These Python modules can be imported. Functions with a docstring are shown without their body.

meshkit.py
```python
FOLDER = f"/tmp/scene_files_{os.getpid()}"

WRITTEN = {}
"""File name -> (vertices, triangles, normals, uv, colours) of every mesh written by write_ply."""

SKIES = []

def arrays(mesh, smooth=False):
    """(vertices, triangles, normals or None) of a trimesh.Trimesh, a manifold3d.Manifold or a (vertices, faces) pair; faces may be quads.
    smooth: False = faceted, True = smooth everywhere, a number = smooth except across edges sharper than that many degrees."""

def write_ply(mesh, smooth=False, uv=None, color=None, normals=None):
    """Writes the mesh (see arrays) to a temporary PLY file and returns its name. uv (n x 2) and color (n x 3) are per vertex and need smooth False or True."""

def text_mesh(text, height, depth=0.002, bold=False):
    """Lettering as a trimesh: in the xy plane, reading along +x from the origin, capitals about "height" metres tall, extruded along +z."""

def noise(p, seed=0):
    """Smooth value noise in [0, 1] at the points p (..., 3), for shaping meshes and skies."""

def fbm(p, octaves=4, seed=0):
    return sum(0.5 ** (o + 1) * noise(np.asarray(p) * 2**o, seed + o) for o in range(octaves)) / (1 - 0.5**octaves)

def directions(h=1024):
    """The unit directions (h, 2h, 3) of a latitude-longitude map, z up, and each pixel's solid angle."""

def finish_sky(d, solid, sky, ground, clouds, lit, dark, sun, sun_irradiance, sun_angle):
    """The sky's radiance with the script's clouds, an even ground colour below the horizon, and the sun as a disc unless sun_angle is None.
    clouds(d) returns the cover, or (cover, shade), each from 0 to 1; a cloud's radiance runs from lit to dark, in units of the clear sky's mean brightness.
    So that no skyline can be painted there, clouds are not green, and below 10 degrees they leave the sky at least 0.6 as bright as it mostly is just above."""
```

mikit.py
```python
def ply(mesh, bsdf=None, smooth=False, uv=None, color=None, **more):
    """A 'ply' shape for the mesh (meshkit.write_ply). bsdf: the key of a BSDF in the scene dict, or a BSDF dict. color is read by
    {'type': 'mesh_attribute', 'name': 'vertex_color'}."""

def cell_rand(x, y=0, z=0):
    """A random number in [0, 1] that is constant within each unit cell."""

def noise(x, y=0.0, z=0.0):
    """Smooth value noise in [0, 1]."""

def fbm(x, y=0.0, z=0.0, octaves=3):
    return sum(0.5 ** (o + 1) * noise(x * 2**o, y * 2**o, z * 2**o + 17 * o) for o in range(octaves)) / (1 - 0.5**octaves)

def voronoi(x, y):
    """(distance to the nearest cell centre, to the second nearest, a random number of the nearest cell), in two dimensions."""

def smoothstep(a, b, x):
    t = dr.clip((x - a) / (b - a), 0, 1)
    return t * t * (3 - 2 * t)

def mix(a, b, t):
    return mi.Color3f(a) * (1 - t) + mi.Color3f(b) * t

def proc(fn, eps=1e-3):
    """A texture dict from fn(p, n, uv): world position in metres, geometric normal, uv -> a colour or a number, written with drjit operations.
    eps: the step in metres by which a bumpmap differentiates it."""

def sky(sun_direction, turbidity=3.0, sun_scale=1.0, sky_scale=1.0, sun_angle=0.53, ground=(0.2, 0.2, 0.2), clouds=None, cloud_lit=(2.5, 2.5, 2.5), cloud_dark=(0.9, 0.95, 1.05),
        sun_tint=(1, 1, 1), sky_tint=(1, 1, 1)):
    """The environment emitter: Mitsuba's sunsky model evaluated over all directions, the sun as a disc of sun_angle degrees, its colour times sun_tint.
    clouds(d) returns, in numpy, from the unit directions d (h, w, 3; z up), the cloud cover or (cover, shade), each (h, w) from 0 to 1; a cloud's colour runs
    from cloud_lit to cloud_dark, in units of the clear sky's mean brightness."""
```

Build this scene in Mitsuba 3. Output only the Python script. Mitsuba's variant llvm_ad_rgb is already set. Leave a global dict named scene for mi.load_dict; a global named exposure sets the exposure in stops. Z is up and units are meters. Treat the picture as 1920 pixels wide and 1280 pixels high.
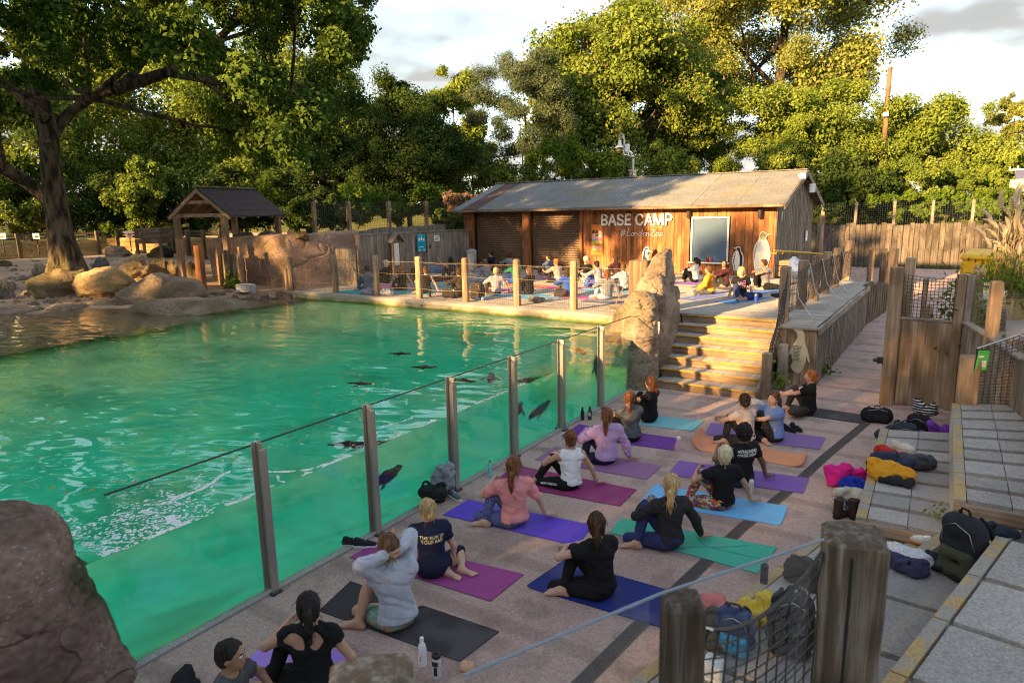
import math, random
import numpy as np, trimesh, mitsuba as mi, drjit as dr, mikit, meshkit
from mitsuba import ScalarTransform4f as T
from meshkit import fbm as nfbm, noise as nnoise
V = lambda *a: np.array(a, float)
rng = np.random.default_rng(7)
random.seed(7)
scene, labels = {}, {}

# ---------------------------------------------------------------- camera, sky, exposure
F_PX, PITCH, ROLL, YAW = 1274.8, 0.191, -0.020, 0.588      # focal length in pixels of the 1920 wide photograph
EYE = V(5.853, 0, 3.9)
FW = V(-math.sin(YAW) * math.cos(PITCH), math.cos(YAW) * math.cos(PITCH), -math.sin(PITCH))
_r = V(math.cos(YAW), math.sin(YAW), 0)
_u = np.cross(_r, FW)
RT, UP = math.cos(ROLL) * _r + math.sin(ROLL) * _u, -math.sin(ROLL) * _r + math.cos(ROLL) * _u
scene['camera'] = dict(type='thinlens', fov=math.degrees(2 * math.atan(960 / F_PX)), fov_axis='x', aperture_radius=0.006, focus_distance=9.5,
                       near_clip=0.05, far_clip=2000.0, to_world=T().look_at(origin=EYE.tolist(), target=(EYE + FW).tolist(), up=UP.tolist()))
SUN = V(-0.27, -0.93, 0.252)
exposure = 4.7


def clouds(d):
    """broken cumulus, flat grey bases, clear gaps"""
    z = np.maximum(d[..., 2:3], 0.02)
    q = np.concatenate([d[..., :2] / (z + 0.22), z * 1.5], -1)
    n = nfbm(q * 1.35 + [3.1, 7.7, 0.4], 6, 5)
    cover = np.clip((n - 0.43) / 0.12, 0, 1)
    sh = np.clip((nfbm(q * 2.6 + [8.2, 1.1, 3.0], 5, 11) - .3) / .4, 0, 1)
    lo = np.clip((n - 0.5) / 0.22, 0, 1)
    return cover * 0.93, np.clip(0.25 + 0.75 * lo * (sh + 0.25), 0, 1)


scene['sky'] = mikit.sky(SUN.tolist(), turbidity=3.5, sun_scale=.75, sky_scale=.85, sun_angle=1.0, clouds=clouds, cloud_lit=(.46, .43, .39), cloud_dark=(.325, .318, .318),
                         sun_tint=(1.0, 0.94, 0.80), sky_tint=(1.08, .965, .88))


# ---------------------------------------------------------------- survey helpers: where a line of sight meets a level or an upright plane
def sight(x, y):
    d = FW * F_PX + RT * (x - 960) - UP * (y - 640)
    return d / np.linalg.norm(d)


def P(x, y, z=0.0):
    d = sight(x, y)
    return EYE + d * (z - EYE[2]) / d[2]


def PY(x, y, Y):
    d = sight(x, y)
    return EYE + d * Y / d[1]


def PX(x, y, X):
    d = sight(x, y)
    return EYE + d * (X - EYE[0]) / d[0]


def PD(x, y, D):
    """at horizontal distance D"""
    d = sight(x, y)
    return EYE + d * D / np.hypot(d[0], d[1])


# ---------------------------------------------------------------- scene entries
def fresh(key):
    if key not in scene and key not in labels:
        return key
    n = 1
    while f'{key}_{n:03d}' in scene or f'{key}_{n:03d}' in labels:
        n += 1
    return f'{key}_{n:03d}'


def thing(name, label, cat, group=None):
    k = fresh(name)
    labels[k] = dict(label=label, category=cat)
    if group:
        labels[k]['group'] = group
    return k


PALETTE, DYED = [], {}


def shape(mesh, bsdf, smooth, uv):
    """a dyed cloth or rubber shares one material: its colour is looked up by the uv of the mesh"""
    if bsdf in DYED:
        base, i = DYED[bsdf]
        v, f, _ = meshkit.arrays(mesh)
        return mikit.ply((v, f), base, bool(smooth), np.tile((float(i), 0.0), (len(v), 1)))
    return mikit.ply(mesh, bsdf, smooth, uv)


def part(parent, name, mesh, bsdf, smooth=False, label=None, kind=None, uv=None):
    k = fresh(f'{parent}__{name}')
    scene[k] = shape(mesh, bsdf, smooth, uv)
    if label or kind:
        labels[k] = {a: b for a, b in (('label', label), ('kind', kind)) if b}
    return k


def solo(name, mesh, bsdf, label, cat, group=None, smooth=False, uv=None):
    k = thing(name, label, cat, group)
    scene[k] = shape(mesh, bsdf, smooth, uv)
    return k


def struct(name, mesh, bsdf, smooth=False, kind='structure', label=None, uv=None):
    k = fresh(name)
    scene[k] = mikit.ply(mesh, bsdf, smooth, uv)
    labels[k] = dict(kind=kind)
    if label:
        labels[k]['label'] = label
    return k


# ---------------------------------------------------------------- mesh helpers
def rotz(a):
    c, s = math.cos(a), math.sin(a)
    return V(c, -s, 0, s, c, 0, 0, 0, 1).reshape(3, 3)


def rotx(a):
    c, s = math.cos(a), math.sin(a)
    return V(1, 0, 0, 0, c, -s, 0, s, c).reshape(3, 3)


def unit(v):
    v = np.asarray(v, float)
    return v / max(np.linalg.norm(v), 1e-12)


def frame(d, up=(0, 0, 1)):
    d = unit(d)
    if abs(np.dot(d, up)) > 0.98:
        up = (0, 1, 0) if abs(d[1]) < .9 else (1, 0, 0)
    x = unit(np.cross(d, up))
    return x, np.cross(x, d), d


class MB:
    """collects vertices, triangles and uv"""

    def __init__(self):
        self.v, self.f, self.t, self.n = [], [], [], 0

    def add(self, v, f, uv=None):
        v, f = np.asarray(v, float), np.asarray(f, int)
        if f.shape[1] == 4:
            f = np.vstack([f[:, [0, 1, 2]], f[:, [0, 2, 3]]])
        self.v.append(v)
        self.f.append(f + self.n)
        self.t.append(np.tile(uv if uv is not None else (0.5, 2), (len(v), 1)) if uv is None or np.ndim(uv) == 1 else uv)
        self.n += len(v)
        return self

    def mesh(self):
        return np.vstack(self.v), np.vstack(self.f)

    def uv(self):
        return np.vstack(self.t)

    def box(self, c, s, R=None, ch=0.0, uv=None):
        """a box of full size s, its long edges chamfered by ch"""
        v, f = cbox(s, ch)
        v = v if R is None else v @ np.asarray(R).T
        return self.add(v + np.asarray(c), f, uv)

    def beam(self, a, b, w, h, up=(0, 0, 1), ch=0.0, uv=None):
        a, b = np.asarray(a, float), np.asarray(b, float)
        x, y, d = frame(b - a, up)
        return self.box((a + b) / 2, (w, h, np.linalg.norm(b - a)), np.stack([x, y, d], 1), ch, uv)

    def tube(self, pts, r, n=6, uv=None, caps=True):
        return self.add(*tube(pts, r, n, caps), uv)


def cbox(s, ch=0.0):
    """a box of full size s with all edges chamfered (26 faces) or plain"""
    h = np.asarray(s, float) / 2
    if ch <= 0:
        v = np.array([[x, y, z] for x in (-1, 1) for y in (-1, 1) for z in (-1, 1)], float) * h
        return v, np.array([[0, 1, 3, 2], [4, 6, 7, 5], [0, 4, 5, 1], [2, 3, 7, 6], [0, 2, 6, 4], [1, 5, 7, 3]])
    c = min(ch, h.min() * .8)
    v, idx = [], {}
    for x in (-1, 1):
        for y in (-1, 1):
            for z in (-1, 1):
                for a in range(3):
                    p = np.array([x, y, z], float) * (h - c)
                    p[a] = (x, y, z)[a] * h[a]
                    idx[x, y, z, a] = len(v)
                    v.append(p)
    f = []

    def face(q, nrm):
        a, b, cc = (np.array(v[i]) for i in q[:3])
        f.append(q if np.dot(np.cross(b - a, cc - a), nrm) > 0 else q[::-1])
    for a in range(3):
        b, cc = (a + 1) % 3, (a + 2) % 3
        for s_ in (-1, 1):
            q = []
            for (i, j) in ((-1, -1), (1, -1), (1, 1), (-1, 1)):
                k = [0, 0, 0]
                k[a], k[b], k[cc] = s_, i, j
                q.append(idx[(*k, a)])
            n = np.zeros(3)
            n[a] = s_
            face(q, n)
            for t_ in (-1, 1):
                q = []
                for (i, ax) in ((-1, a), (1, a), (1, b), (-1, b)):
                    k = [0, 0, 0]
                    k[a], k[b], k[cc] = s_, t_, i
                    q.append(idx[(*k, ax)])
                n = np.zeros(3)
                n[a], n[b] = s_, t_
                face(q, n)
    tri = [[q[0], q[1], q[2]] for q in f] + [[q[0], q[2], q[3]] for q in f]
    for x in (-1, 1):
        for y in (-1, 1):
            for z in (-1, 1):
                q = [idx[x, y, z, a] for a in range(3)]
                tri.append(q if x * y * z > 0 else q[::-1])
    return np.array(v), np.array(tri)


def tube(pts, r, n=6, caps=True):
    pts = np.asarray(pts, float)
    r = np.broadcast_to(np.asarray(r, float), len(pts))
    tan = np.gradient(pts, axis=0)
    x, y, _ = frame(tan[0])
    rings = []
    for p, t, rr in zip(pts, tan, r):
        t = unit(t)
        x = unit(x - t * np.dot(x, t))
        y = np.cross(t, x)
        a = np.arange(n) * 2 * np.pi / n
        rings.append(p + rr * (np.cos(a)[:, None] * x + np.sin(a)[:, None] * y))
    v = np.vstack(rings)
    i = np.arange(n)
    f = []
    for k in range(len(pts) - 1):
        a, b = k * n, (k + 1) * n
        f.append(np.stack([a + i, a + (i + 1) % n, b + (i + 1) % n, b + i], 1))
    f = np.vstack(f)
    f = np.vstack([f[:, [0, 1, 2]], f[:, [0, 2, 3]]])
    if caps:
        e = len(pts) * n
        v = np.vstack([v, pts[:1], pts[-1:]])
        f = np.vstack([f, np.stack([(i + 1) % n, i, i * 0 + e], 1), np.stack([e - n + i, e - n + (i + 1) % n, i * 0 + e + 1], 1)])
    return v, f


def lathe(prof, n=16, c=(0, 0, 0)):
    """prof: (radius, z) from bottom to top"""
    prof = np.asarray(prof, float)
    a = np.arange(n) * 2 * np.pi / n
    v = np.stack([np.outer(prof[:, 0], np.cos(a)), np.outer(prof[:, 0], np.sin(a)), np.outer(prof[:, 1], np.ones(n))], -1).reshape(-1, 3) + np.asarray(c)
    i = np.arange(n)
    f = np.vstack([np.stack([k * n + i, k * n + (i + 1) % n, (k + 1) * n + (i + 1) % n, (k + 1) * n + i], 1) for k in range(len(prof) - 1)])
    return v, np.vstack([f[:, [0, 1, 2]], f[:, [0, 2, 3]]])


def grid(fn, nu, nv, u=(0, 1), w=(0, 1)):
    """surface from fn(u, v) -> (..., 3)"""
    a, b = np.meshgrid(np.linspace(*u, nu), np.linspace(*w, nv), indexing='ij')
    v = fn(a, b).reshape(-1, 3)
    i, j = np.meshgrid(np.arange(nu - 1), np.arange(nv - 1), indexing='ij')
    k = (i * nv + j).ravel()
    return v, np.stack([k, k + nv, k + nv + 1, k + 1], 1)


def poly(pts, z0, z1, ch=0):
    """an upright prism over a polygon"""
    from shapely.geometry import Polygon
    m = trimesh.creation.extrude_polygon(Polygon(pts), z1 - z0, engine='earcut')
    return np.array(m.vertices) + [0, 0, z0], np.array(m.faces)


ICO = {k: trimesh.creation.icosphere(k) for k in (1, 2, 3, 4, 5)}


def rock(c, s, sub=3, seed=0, rough=0.25, freq=1.6, flat=0.0, R=None, cracks=0.0):
    """a boulder: an icosphere pushed about by noise, with facets and cracks"""
    v = np.array(ICO[sub].vertices)
    n = nfbm(v * freq + seed * 3.7, 4, seed) - 0.5
    n2 = np.abs(nfbm(v * freq * 2.2 + seed * 1.3 + 9, 3, seed + 3) - 0.5)
    k = 1 + rough * 2 * n - rough * 0.6 * np.exp(-n2 * 55) * (1 + cracks)
    r_ = np.random.default_rng(int(seed) * 13 + 5)
    for _ in range(9):
        d = unit(r_.normal(size=3) + [0, 0, .25])
        e = v @ d - r_.uniform(.62, .86)
        v = v - np.maximum(e, 0)[:, None] * d * .88
    v = v * k[:, None]
    if flat:
        v[:, 2] = np.where(v[:, 2] > 1 - flat, 1 - flat + (v[:, 2] - 1 + flat) * .25, v[:, 2])
    v = v * np.asarray(s)
    if R is not None:
        v = v @ R.T
    return v + np.asarray(c), np.array(ICO[sub].faces)


# ---------------------------------------------------------------- materials
S = mikit.smoothstep


def rgb(*c):
    return {'type': 'rgb', 'value': list(map(float, c))}


def mat(key, base, rough=0.8, **more):
    base = rgb(*base) if isinstance(base, tuple) else base
    if rough is None:
        b = {'type': 'diffuse', 'reflectance': base}
    else:
        b = {'type': 'principled', 'base_color': base, 'roughness': rough, 'specular': more.pop('spec', 0.3), **more}
    scene[key] = {'type': 'twosided', 'bsdf': b}
    return key


def cloth(c, key=None):
    """one plain fabric per colour"""
    key = key or 'fabric_%02x%02x%02x' % tuple(int(min(1, x) * 255) for x in c)
    if key not in DYED:
        DYED[key] = ('dyed_cloth', len(PALETTE))
        PALETTE.append(tuple(map(float, c)))
    return key


def dye(uv):
    i = mi.UInt32(uv.x + .5)
    return mi.Color3f(*[dr.gather(mi.Float, mi.Float([c[k] for c in PALETTE]), i) for k in range(3)])


def cloth_fn(p, n, uv):
    a = mikit.noise(p.x * 130, p.y * 130, p.z * 130)
    b = mikit.fbm(p.x * 11, p.y * 11, p.z * 11, 3)
    return (dye(uv) + .004) * (.72 + .36 * a) * (.82 + .4 * b)


def rubber_fn(p, n, uv):
    a = mikit.noise(p.x * 150, p.y * 150, 0)
    b = S(.5, .75, mikit.fbm(p.x * 3.2, p.y * 3.2, 0, 4))
    return mikit.mix(dye(uv) * (.84 + .3 * a), (.24, .20, .19), b * .16)


scene['dyed_cloth'] = {'type': 'twosided', 'bsdf': {'type': 'principled', 'base_color': mikit.proc(cloth_fn), 'roughness': .9, 'specular': .08, 'sheen': .35}}
scene['dyed_rubber'] = {'type': 'twosided', 'bsdf': {'type': 'principled', 'base_color': mikit.proc(rubber_fn), 'roughness': .7, 'specular': .22}}



def wood_fn(tint, pale, dark, streak=0.5):
    def fn(p, n, uv):
        d = dr.floor(uv.y + 0.5)                      # grain along: 0 x, 1 y, 2 z
        sx, sy, sz = dr.select(d == 0, 1.2, 30.0), dr.select(d == 1, 1.2, 30.0), dr.select(d == 2, 1.2, 30.0)
        k = uv.x * 37
        g = mikit.fbm(p.x * sx + k, p.y * sy, p.z * sz, 3)
        b = mikit.fbm(p.x * 2.1, p.y * 2.1, p.z * 1.3 + k, 3)
        h = mikit.noise(p.x * sx * 4.5 + k, p.y * sy * 4.5, p.z * sz * 4.5)
        c = mikit.mix(tint, pale, S(0.42, 0.75, .8 * g + .2 * h))
        c = mikit.mix(c, dark, S(.74, .9, h) * .4)
        c = mikit.mix(c, dark, S(0.42, 0.7, b) * streak + S(0.6, 0.8, 1 - g) * 0.35)
        return c * (0.72 + 0.56 * uv.x)
    return mikit.proc(fn)


mat('timber_grey', wood_fn((.23, .175, .135), (.36, .30, .25), (.09, .065, .05)), 0.85)
mat('timber_brown', wood_fn((.26, .165, .10), (.40, .28, .19), (.09, .055, .035), .6), 0.8)
mat('timber_cedar', wood_fn((.33, .120, .042), (.44, .185, .07), (.09, .034, .016), .7), 0.7)
mat('timber_deck', wood_fn((.29, .25, .215), (.37, .33, .29), (.18, .15, .125), .35), 0.85)
mat('timber_dark', wood_fn((.14, .095, .06), (.24, .17, .12), (.05, .035, .022), .6), 0.85)


def bump(key, tex, scale):
    inner = scene[key]['bsdf']
    scene[key] = {'type': 'twosided', 'bsdf': {'type': 'bumpmap', 'arbitrary': tex, 'scale': scale, 'bsdf': inner}}


def ground_fn(p, n, uv):
    a = mikit.fbm(p.x * 0.9, p.y * 0.9, 0, 4)
    b = mikit.fbm(p.x * 55, p.y * 55, p.z * 55, 2)
    st = S(0.56, 0.72, mikit.fbm(p.x * 2.3 + 4, p.y * 2.3, 0, 4))
    line = S(0.93, 0.99, dr.abs(dr.sin(p.y * 2.9 + 0.15 * mikit.noise(p.x * .7, p.y * .4))))
    c = mikit.mix((.355, .232, .192), (.455, .308, .258), a)
    c = mikit.mix(c, (.12, .08, .068), st * 0.32)
    c = mikit.mix(c, (.15, .095, .08), line * 0.35)
    return c * (0.72 + 0.56 * b)


mat('plaza_surface', mikit.proc(ground_fn), 0.9)


def slab_fn(p, n, uv):
    b = mikit.fbm(p.x * 70, p.y * 70, p.z * 70, 2)
    a = mikit.fbm(p.x * 1.7, p.y * 1.7, p.z * 1.7, 4)
    c = mikit.mix((.255, .222, .198), (.365, .325, .295), a)
    return c * (0.6 + 0.8 * b) * (0.85 + 0.3 * uv.x)


mat('concrete_slab', mikit.proc(slab_fn), 0.9)


def nosing_fn(p, n, uv):
    w = S(0.38, 0.6, mikit.fbm(p.x * 5, p.y * 5, p.z * 5, 4))
    return mikit.mix((.29, .25, .21), (.42, .26, .085), w * .8) * (0.8 + 0.4 * mikit.noise(p.x * 80, p.y * 80, p.z * 80))


mat('worn_yellow', mikit.proc(nosing_fn), 0.85)


def yellow_fn(p, n, uv):
    w = S(0.3, 0.5, mikit.fbm(p.x * 9, p.y * 9, p.z * 9, 3))
    return mikit.mix((.22, .17, .11), (.50, .27, .04), w)


mat('yellow_paint', mikit.proc(yellow_fn), 0.6)


def rock_fn(lo, hi, moss):
    def fn(p, n, uv):
        a = mikit.fbm(p.x * 1.6, p.y * 1.6, p.z * 2.4, 4)
        b = mikit.fbm(p.x * 22, p.y * 22, p.z * 22, 3)
        m = S(0.5, 0.7, mikit.fbm(p.x * 1.1 + 5, p.y * 1.1, p.z * 1.1, 3))
        c = mikit.mix(lo, hi, S(0.25, 0.75, a))
        c = mikit.mix(c, moss, m * 0.6)
        sp = S(0.80, 0.9, mikit.noise(p.x * 34, p.y * 34, p.z * 34)) * S(.45, .6, a)
        return mikit.mix(c * (0.5 + 1.0 * b), (.5, .46, .42), sp * .3)
    return mikit.proc(fn)


def rock_relief(p, n, uv):
    a = mikit.fbm(p.x * 7, p.y * 7, p.z * 9, 4)
    c = dr.abs(mikit.fbm(p.x * 1.7 + 3, p.y * 1.7, p.z * 2.3, 3) - .5)
    return a - .5 * S(.03, .0, c)


mat('rock_tan', rock_fn((.155, .112, .08), (.28, .21, .155), (.13, .10, .055)), 0.9)
mat('rock_pink', rock_fn((.105, .066, .05), (.21, .135, .108), (.085, .06, .04)), 0.9)
mat('rock_ochre', rock_fn((.27, .165, .075), (.42, .28, .15), (.16, .11, .05)), 0.9)
mat('rock_moss', rock_fn((.12, .085, .045), (.21, .15, .085), (.075, .075, .025)), 0.95)
for k_ in ('rock_tan', 'rock_pink', 'rock_ochre', 'rock_moss'):
    bump(k_, mikit.proc(rock_relief, .004), .05)
mat('slate', rock_fn((.05, .05, .055), (.10, .10, .11), (.06, .055, .05)), 0.7)


def sand_fn(p, n, uv):
    a = mikit.fbm(p.x * 1.1, p.y * 1.1, 0, 4)
    b = mikit.noise(p.x * 40, p.y * 40, p.z * 40)
    return mikit.mix((.23, .15, .095), (.38, .265, .175), a) * (0.75 + 0.5 * b)


mat('sand', mikit.proc(sand_fn), 0.95)
mat('steel', (.52, .48, .43), 0.34, metallic=.85)
mat('dark_metal', (.035, .035, .037), 0.45)
mat('grey_metal', (.42, .42, .42), 0.35, metallic=0.9)
mat('wire', (.06, .05, .045), 0.6)
mat('rope', (.24, .19, .13), None)
mat('white_paint', (.78, .76, .72), 0.5)
mat('black_print', (.02, .02, .02), 0.6)
mat('soil', (.11, .08, .055), None)
scene['pane'] = {'type': 'thindielectric', 'int_ior': 1.5}


# ---------------------------------------------------------------- soft solids: blended round cones on a grid, meshed by surface nets
class Field:
    def __init__(self, lo, hi, h):
        self.lo, self.h = np.asarray(lo, float) - 2 * h, h
        self.n = np.ceil((np.asarray(hi, float) + 2 * h - self.lo) / h).astype(int) + 1
        self.d = np.full(self.n, 9.0, np.float32)

    def local(self, lo, hi):
        a = np.clip(np.floor((lo - self.lo) / self.h).astype(int), 0, self.n)
        b = np.clip(np.ceil((hi - self.lo) / self.h).astype(int) + 1, 0, self.n)
        sl = tuple(slice(i, j) for i, j in zip(a, b))
        ax = [(self.lo[k] + self.h * np.arange(a[k], b[k])).astype(np.float32) for k in range(3)]
        return sl, np.meshgrid(*ax, indexing='ij', sparse=True)

    def blend(self, sl, d, k):
        o = self.d[sl]
        if k > 0:
            m = np.maximum(k - np.abs(o - d), 0) / k
            self.d[sl] = np.minimum(o, d) - m * m * k * .25
        else:
            self.d[sl] = np.minimum(o, d)

    def cone(self, a, b, ra, rb, k=0.03, grow=0.0, flat=None):
        """round cone from a to b; flat = (direction, factor) squeezes it along a direction"""
        a, b = np.asarray(a, float), np.asarray(b, float)
        ra, rb = ra + grow, rb + grow
        m = max(ra, rb) + k + 3 * self.h
        sl, (X, Y, Z) = self.local(np.minimum(a, b) - m, np.maximum(a, b) + m)
        if any(s.start >= s.stop for s in sl):
            return
        ba = b - a
        L = max(ba @ ba, 1e-9)
        px, py, pz = X - a[0], Y - a[1], Z - a[2]
        t = np.clip((px * ba[0] + py * ba[1] + pz * ba[2]) / L, 0, 1)
        qx, qy, qz = px - t * ba[0], py - t * ba[1], pz - t * ba[2]
        q2 = qx * qx + qy * qy + qz * qz
        if flat is not None:
            u, s = flat
            qu = qx * u[0] + qy * u[1] + qz * u[2]
            q2 = q2 + qu * qu * (1 / (s * s) - 1)
            d = (np.sqrt(q2) - (ra + t * (rb - ra))) * (s * .5 + .5)
        else:
            d = np.sqrt(q2) - (ra + t * (rb - ra))
        self.blend(sl, d.astype(np.float32), k)

    def ell(self, c, r, R=None, k=0.03, grow=0.0):
        c, r = np.asarray(c, float), np.asarray(r, float) + grow
        m = r.max() + k + 3 * self.h
        sl, (X, Y, Z) = self.local(c - m, c + m)
        if any(s.start >= s.stop for s in sl):
            return
        p = [X - c[0], Y - c[1], Z - c[2]]
        if R is not None:
            p = [p[0] * R[0, i] + p[1] * R[1, i] + p[2] * R[2, i] for i in range(3)]
        k0 = np.sqrt(sum((p[i] / r[i]) ** 2 for i in range(3)))
        k1 = np.sqrt(sum((p[i] / r[i] ** 2) ** 2 for i in range(3)))
        self.blend(sl, (k0 * (k0 - 1) / np.maximum(k1, 1e-6)).astype(np.float32), k)

    def cut(self, c, n):
        """keep what lies on the side of c that n points away from"""
        n = unit(n)
        X, Y, Z = np.meshgrid(*[(self.lo[k] + self.h * np.arange(self.n[k])).astype(np.float32) for k in range(3)], indexing='ij', sparse=True)
        self.d = np.maximum(self.d, (X - c[0]) * n[0] + (Y - c[1]) * n[1] + (Z - c[2]) * n[2])

    def points(self):
        g = np.meshgrid(*[self.lo[k] + self.h * np.arange(self.n[k]) for k in range(3)], indexing='ij')
        return np.stack(g, -1)

    def push(self, fn, band=None):
        """add fn(points) to the field near the surface"""
        m = np.abs(self.d) < (band or 5 * self.h)
        i = np.argwhere(m)
        self.d[m] += fn(self.lo + self.h * i).astype(np.float32)

    def mesh(self):
        d, n = self.d, self.n
        s = d < 0
        c = np.zeros(n - 1, np.int8)
        for i, j, k in np.ndindex(2, 2, 2):
            c += s[i:n[0] - 1 + i, j:n[1] - 1 + j, k:n[2] - 1 + k]
        act = (c > 0) & (c < 8)
        idx = np.full(n - 1, -1, np.int64)
        cell = np.argwhere(act)
        idx[act] = np.arange(len(cell))
        off = np.array(list(np.ndindex(2, 2, 2)))
        val = np.stack([d[tuple((cell + o).T)] for o in off], 1)
        acc, cnt = np.zeros((len(cell), 3)), np.zeros(len(cell))
        for a in range(8):
            for b in range(a + 1, 8):
                if np.abs(off[a] - off[b]).sum() != 1:
                    continue
                va, vb = val[:, a], val[:, b]
                m = (va < 0) != (vb < 0)
                t = np.where(m, va / np.where(m, va - vb, 1), 0)[:, None]
                acc += np.where(m[:, None], off[a] + t * (off[b] - off[a]), 0)
                cnt += m
        v = self.lo + self.h * (cell + acc / np.maximum(cnt, 1)[:, None])
        faces = []
        for ax in range(3):
            b_, c_ = (ax + 1) % 3, (ax + 2) % 3
            lo = [slice(1, -1)] * 3
            lo[ax] = slice(0, -1)
            hi = list(lo)
            hi[ax] = slice(1, None)
            s0, s1 = s[tuple(lo)], s[tuple(hi)]
            e = np.argwhere(s0 != s1)
            if not len(e):
                continue
            flip = s0[tuple(e.T)]
            base = e.copy()
            base[:, b_] += 1
            base[:, c_] += 1
            q = []
            for (i, j) in ((-1, -1), (0, -1), (0, 0), (-1, 0)):
                o = base.copy()
                o[:, b_] += i
                o[:, c_] += j
                q.append(idx[tuple(o.T)])
            q = np.stack(q, 1)
            q[~flip] = q[~flip][:, ::-1]
            faces.append(q)
        f = np.vstack(faces)
        return v, np.vstack([f[:, [0, 1, 2]], f[:, [0, 2, 3]]])


def thin(vf, tol):
    """fewer triangles where the surface is flat to within tol"""
    import manifold3d
    m = manifold3d.Manifold(manifold3d.Mesh(np.asarray(vf[0], np.float32), np.asarray(vf[1], np.uint32)))
    if m.status() != manifold3d.Error.NoError or m.num_tri() < 50:
        return vf
    m = m.simplify(tol).to_mesh()
    return np.array(m.vert_properties[:, :3], float), np.array(m.tri_verts)


def soft(prims, h, k, noise=None, cut=None):
    """one closed solid from a list of (a, b, ra, rb)"""
    A = np.array([np.minimum(p[0], p[1]) - max(p[2:4]) for p in prims]).min(0)
    B = np.array([np.maximum(p[0], p[1]) + max(p[2:4]) for p in prims]).max(0)
    m = .04 if noise is None else .15
    F = Field(A - m, B + m, h)
    for p in prims:
        F.cone(p[0], p[1], p[2], p[3], k)
    if noise:
        F.push(noise, 1.0 if h > .02 else None)
    for c in cut or ():
        F.cut(*c)
    return thin(F.mesh(), h * .1)


def crag(p, seed=0, amp=0.10, fr=1.5, crack=0.06):
    """relief for cast rock: lumps and fine cracks"""
    n = nfbm(p * fr + seed, 4, seed) - .5
    q = p * [1.1, 1.1, 1.7] * 1.3 + seed * 2.1
    c = np.abs(nfbm(q, 3, seed + 5) - .5)
    c2 = np.abs(nfbm(q[..., [1, 2, 0]] + 3.3, 3, seed + 8) - .5)
    return -amp * 2 * n + crack * (np.exp(-c * 55) + np.exp(-c2 * 55)) - 0.012 * (nnoise(p * 14, seed) - .5)


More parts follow.
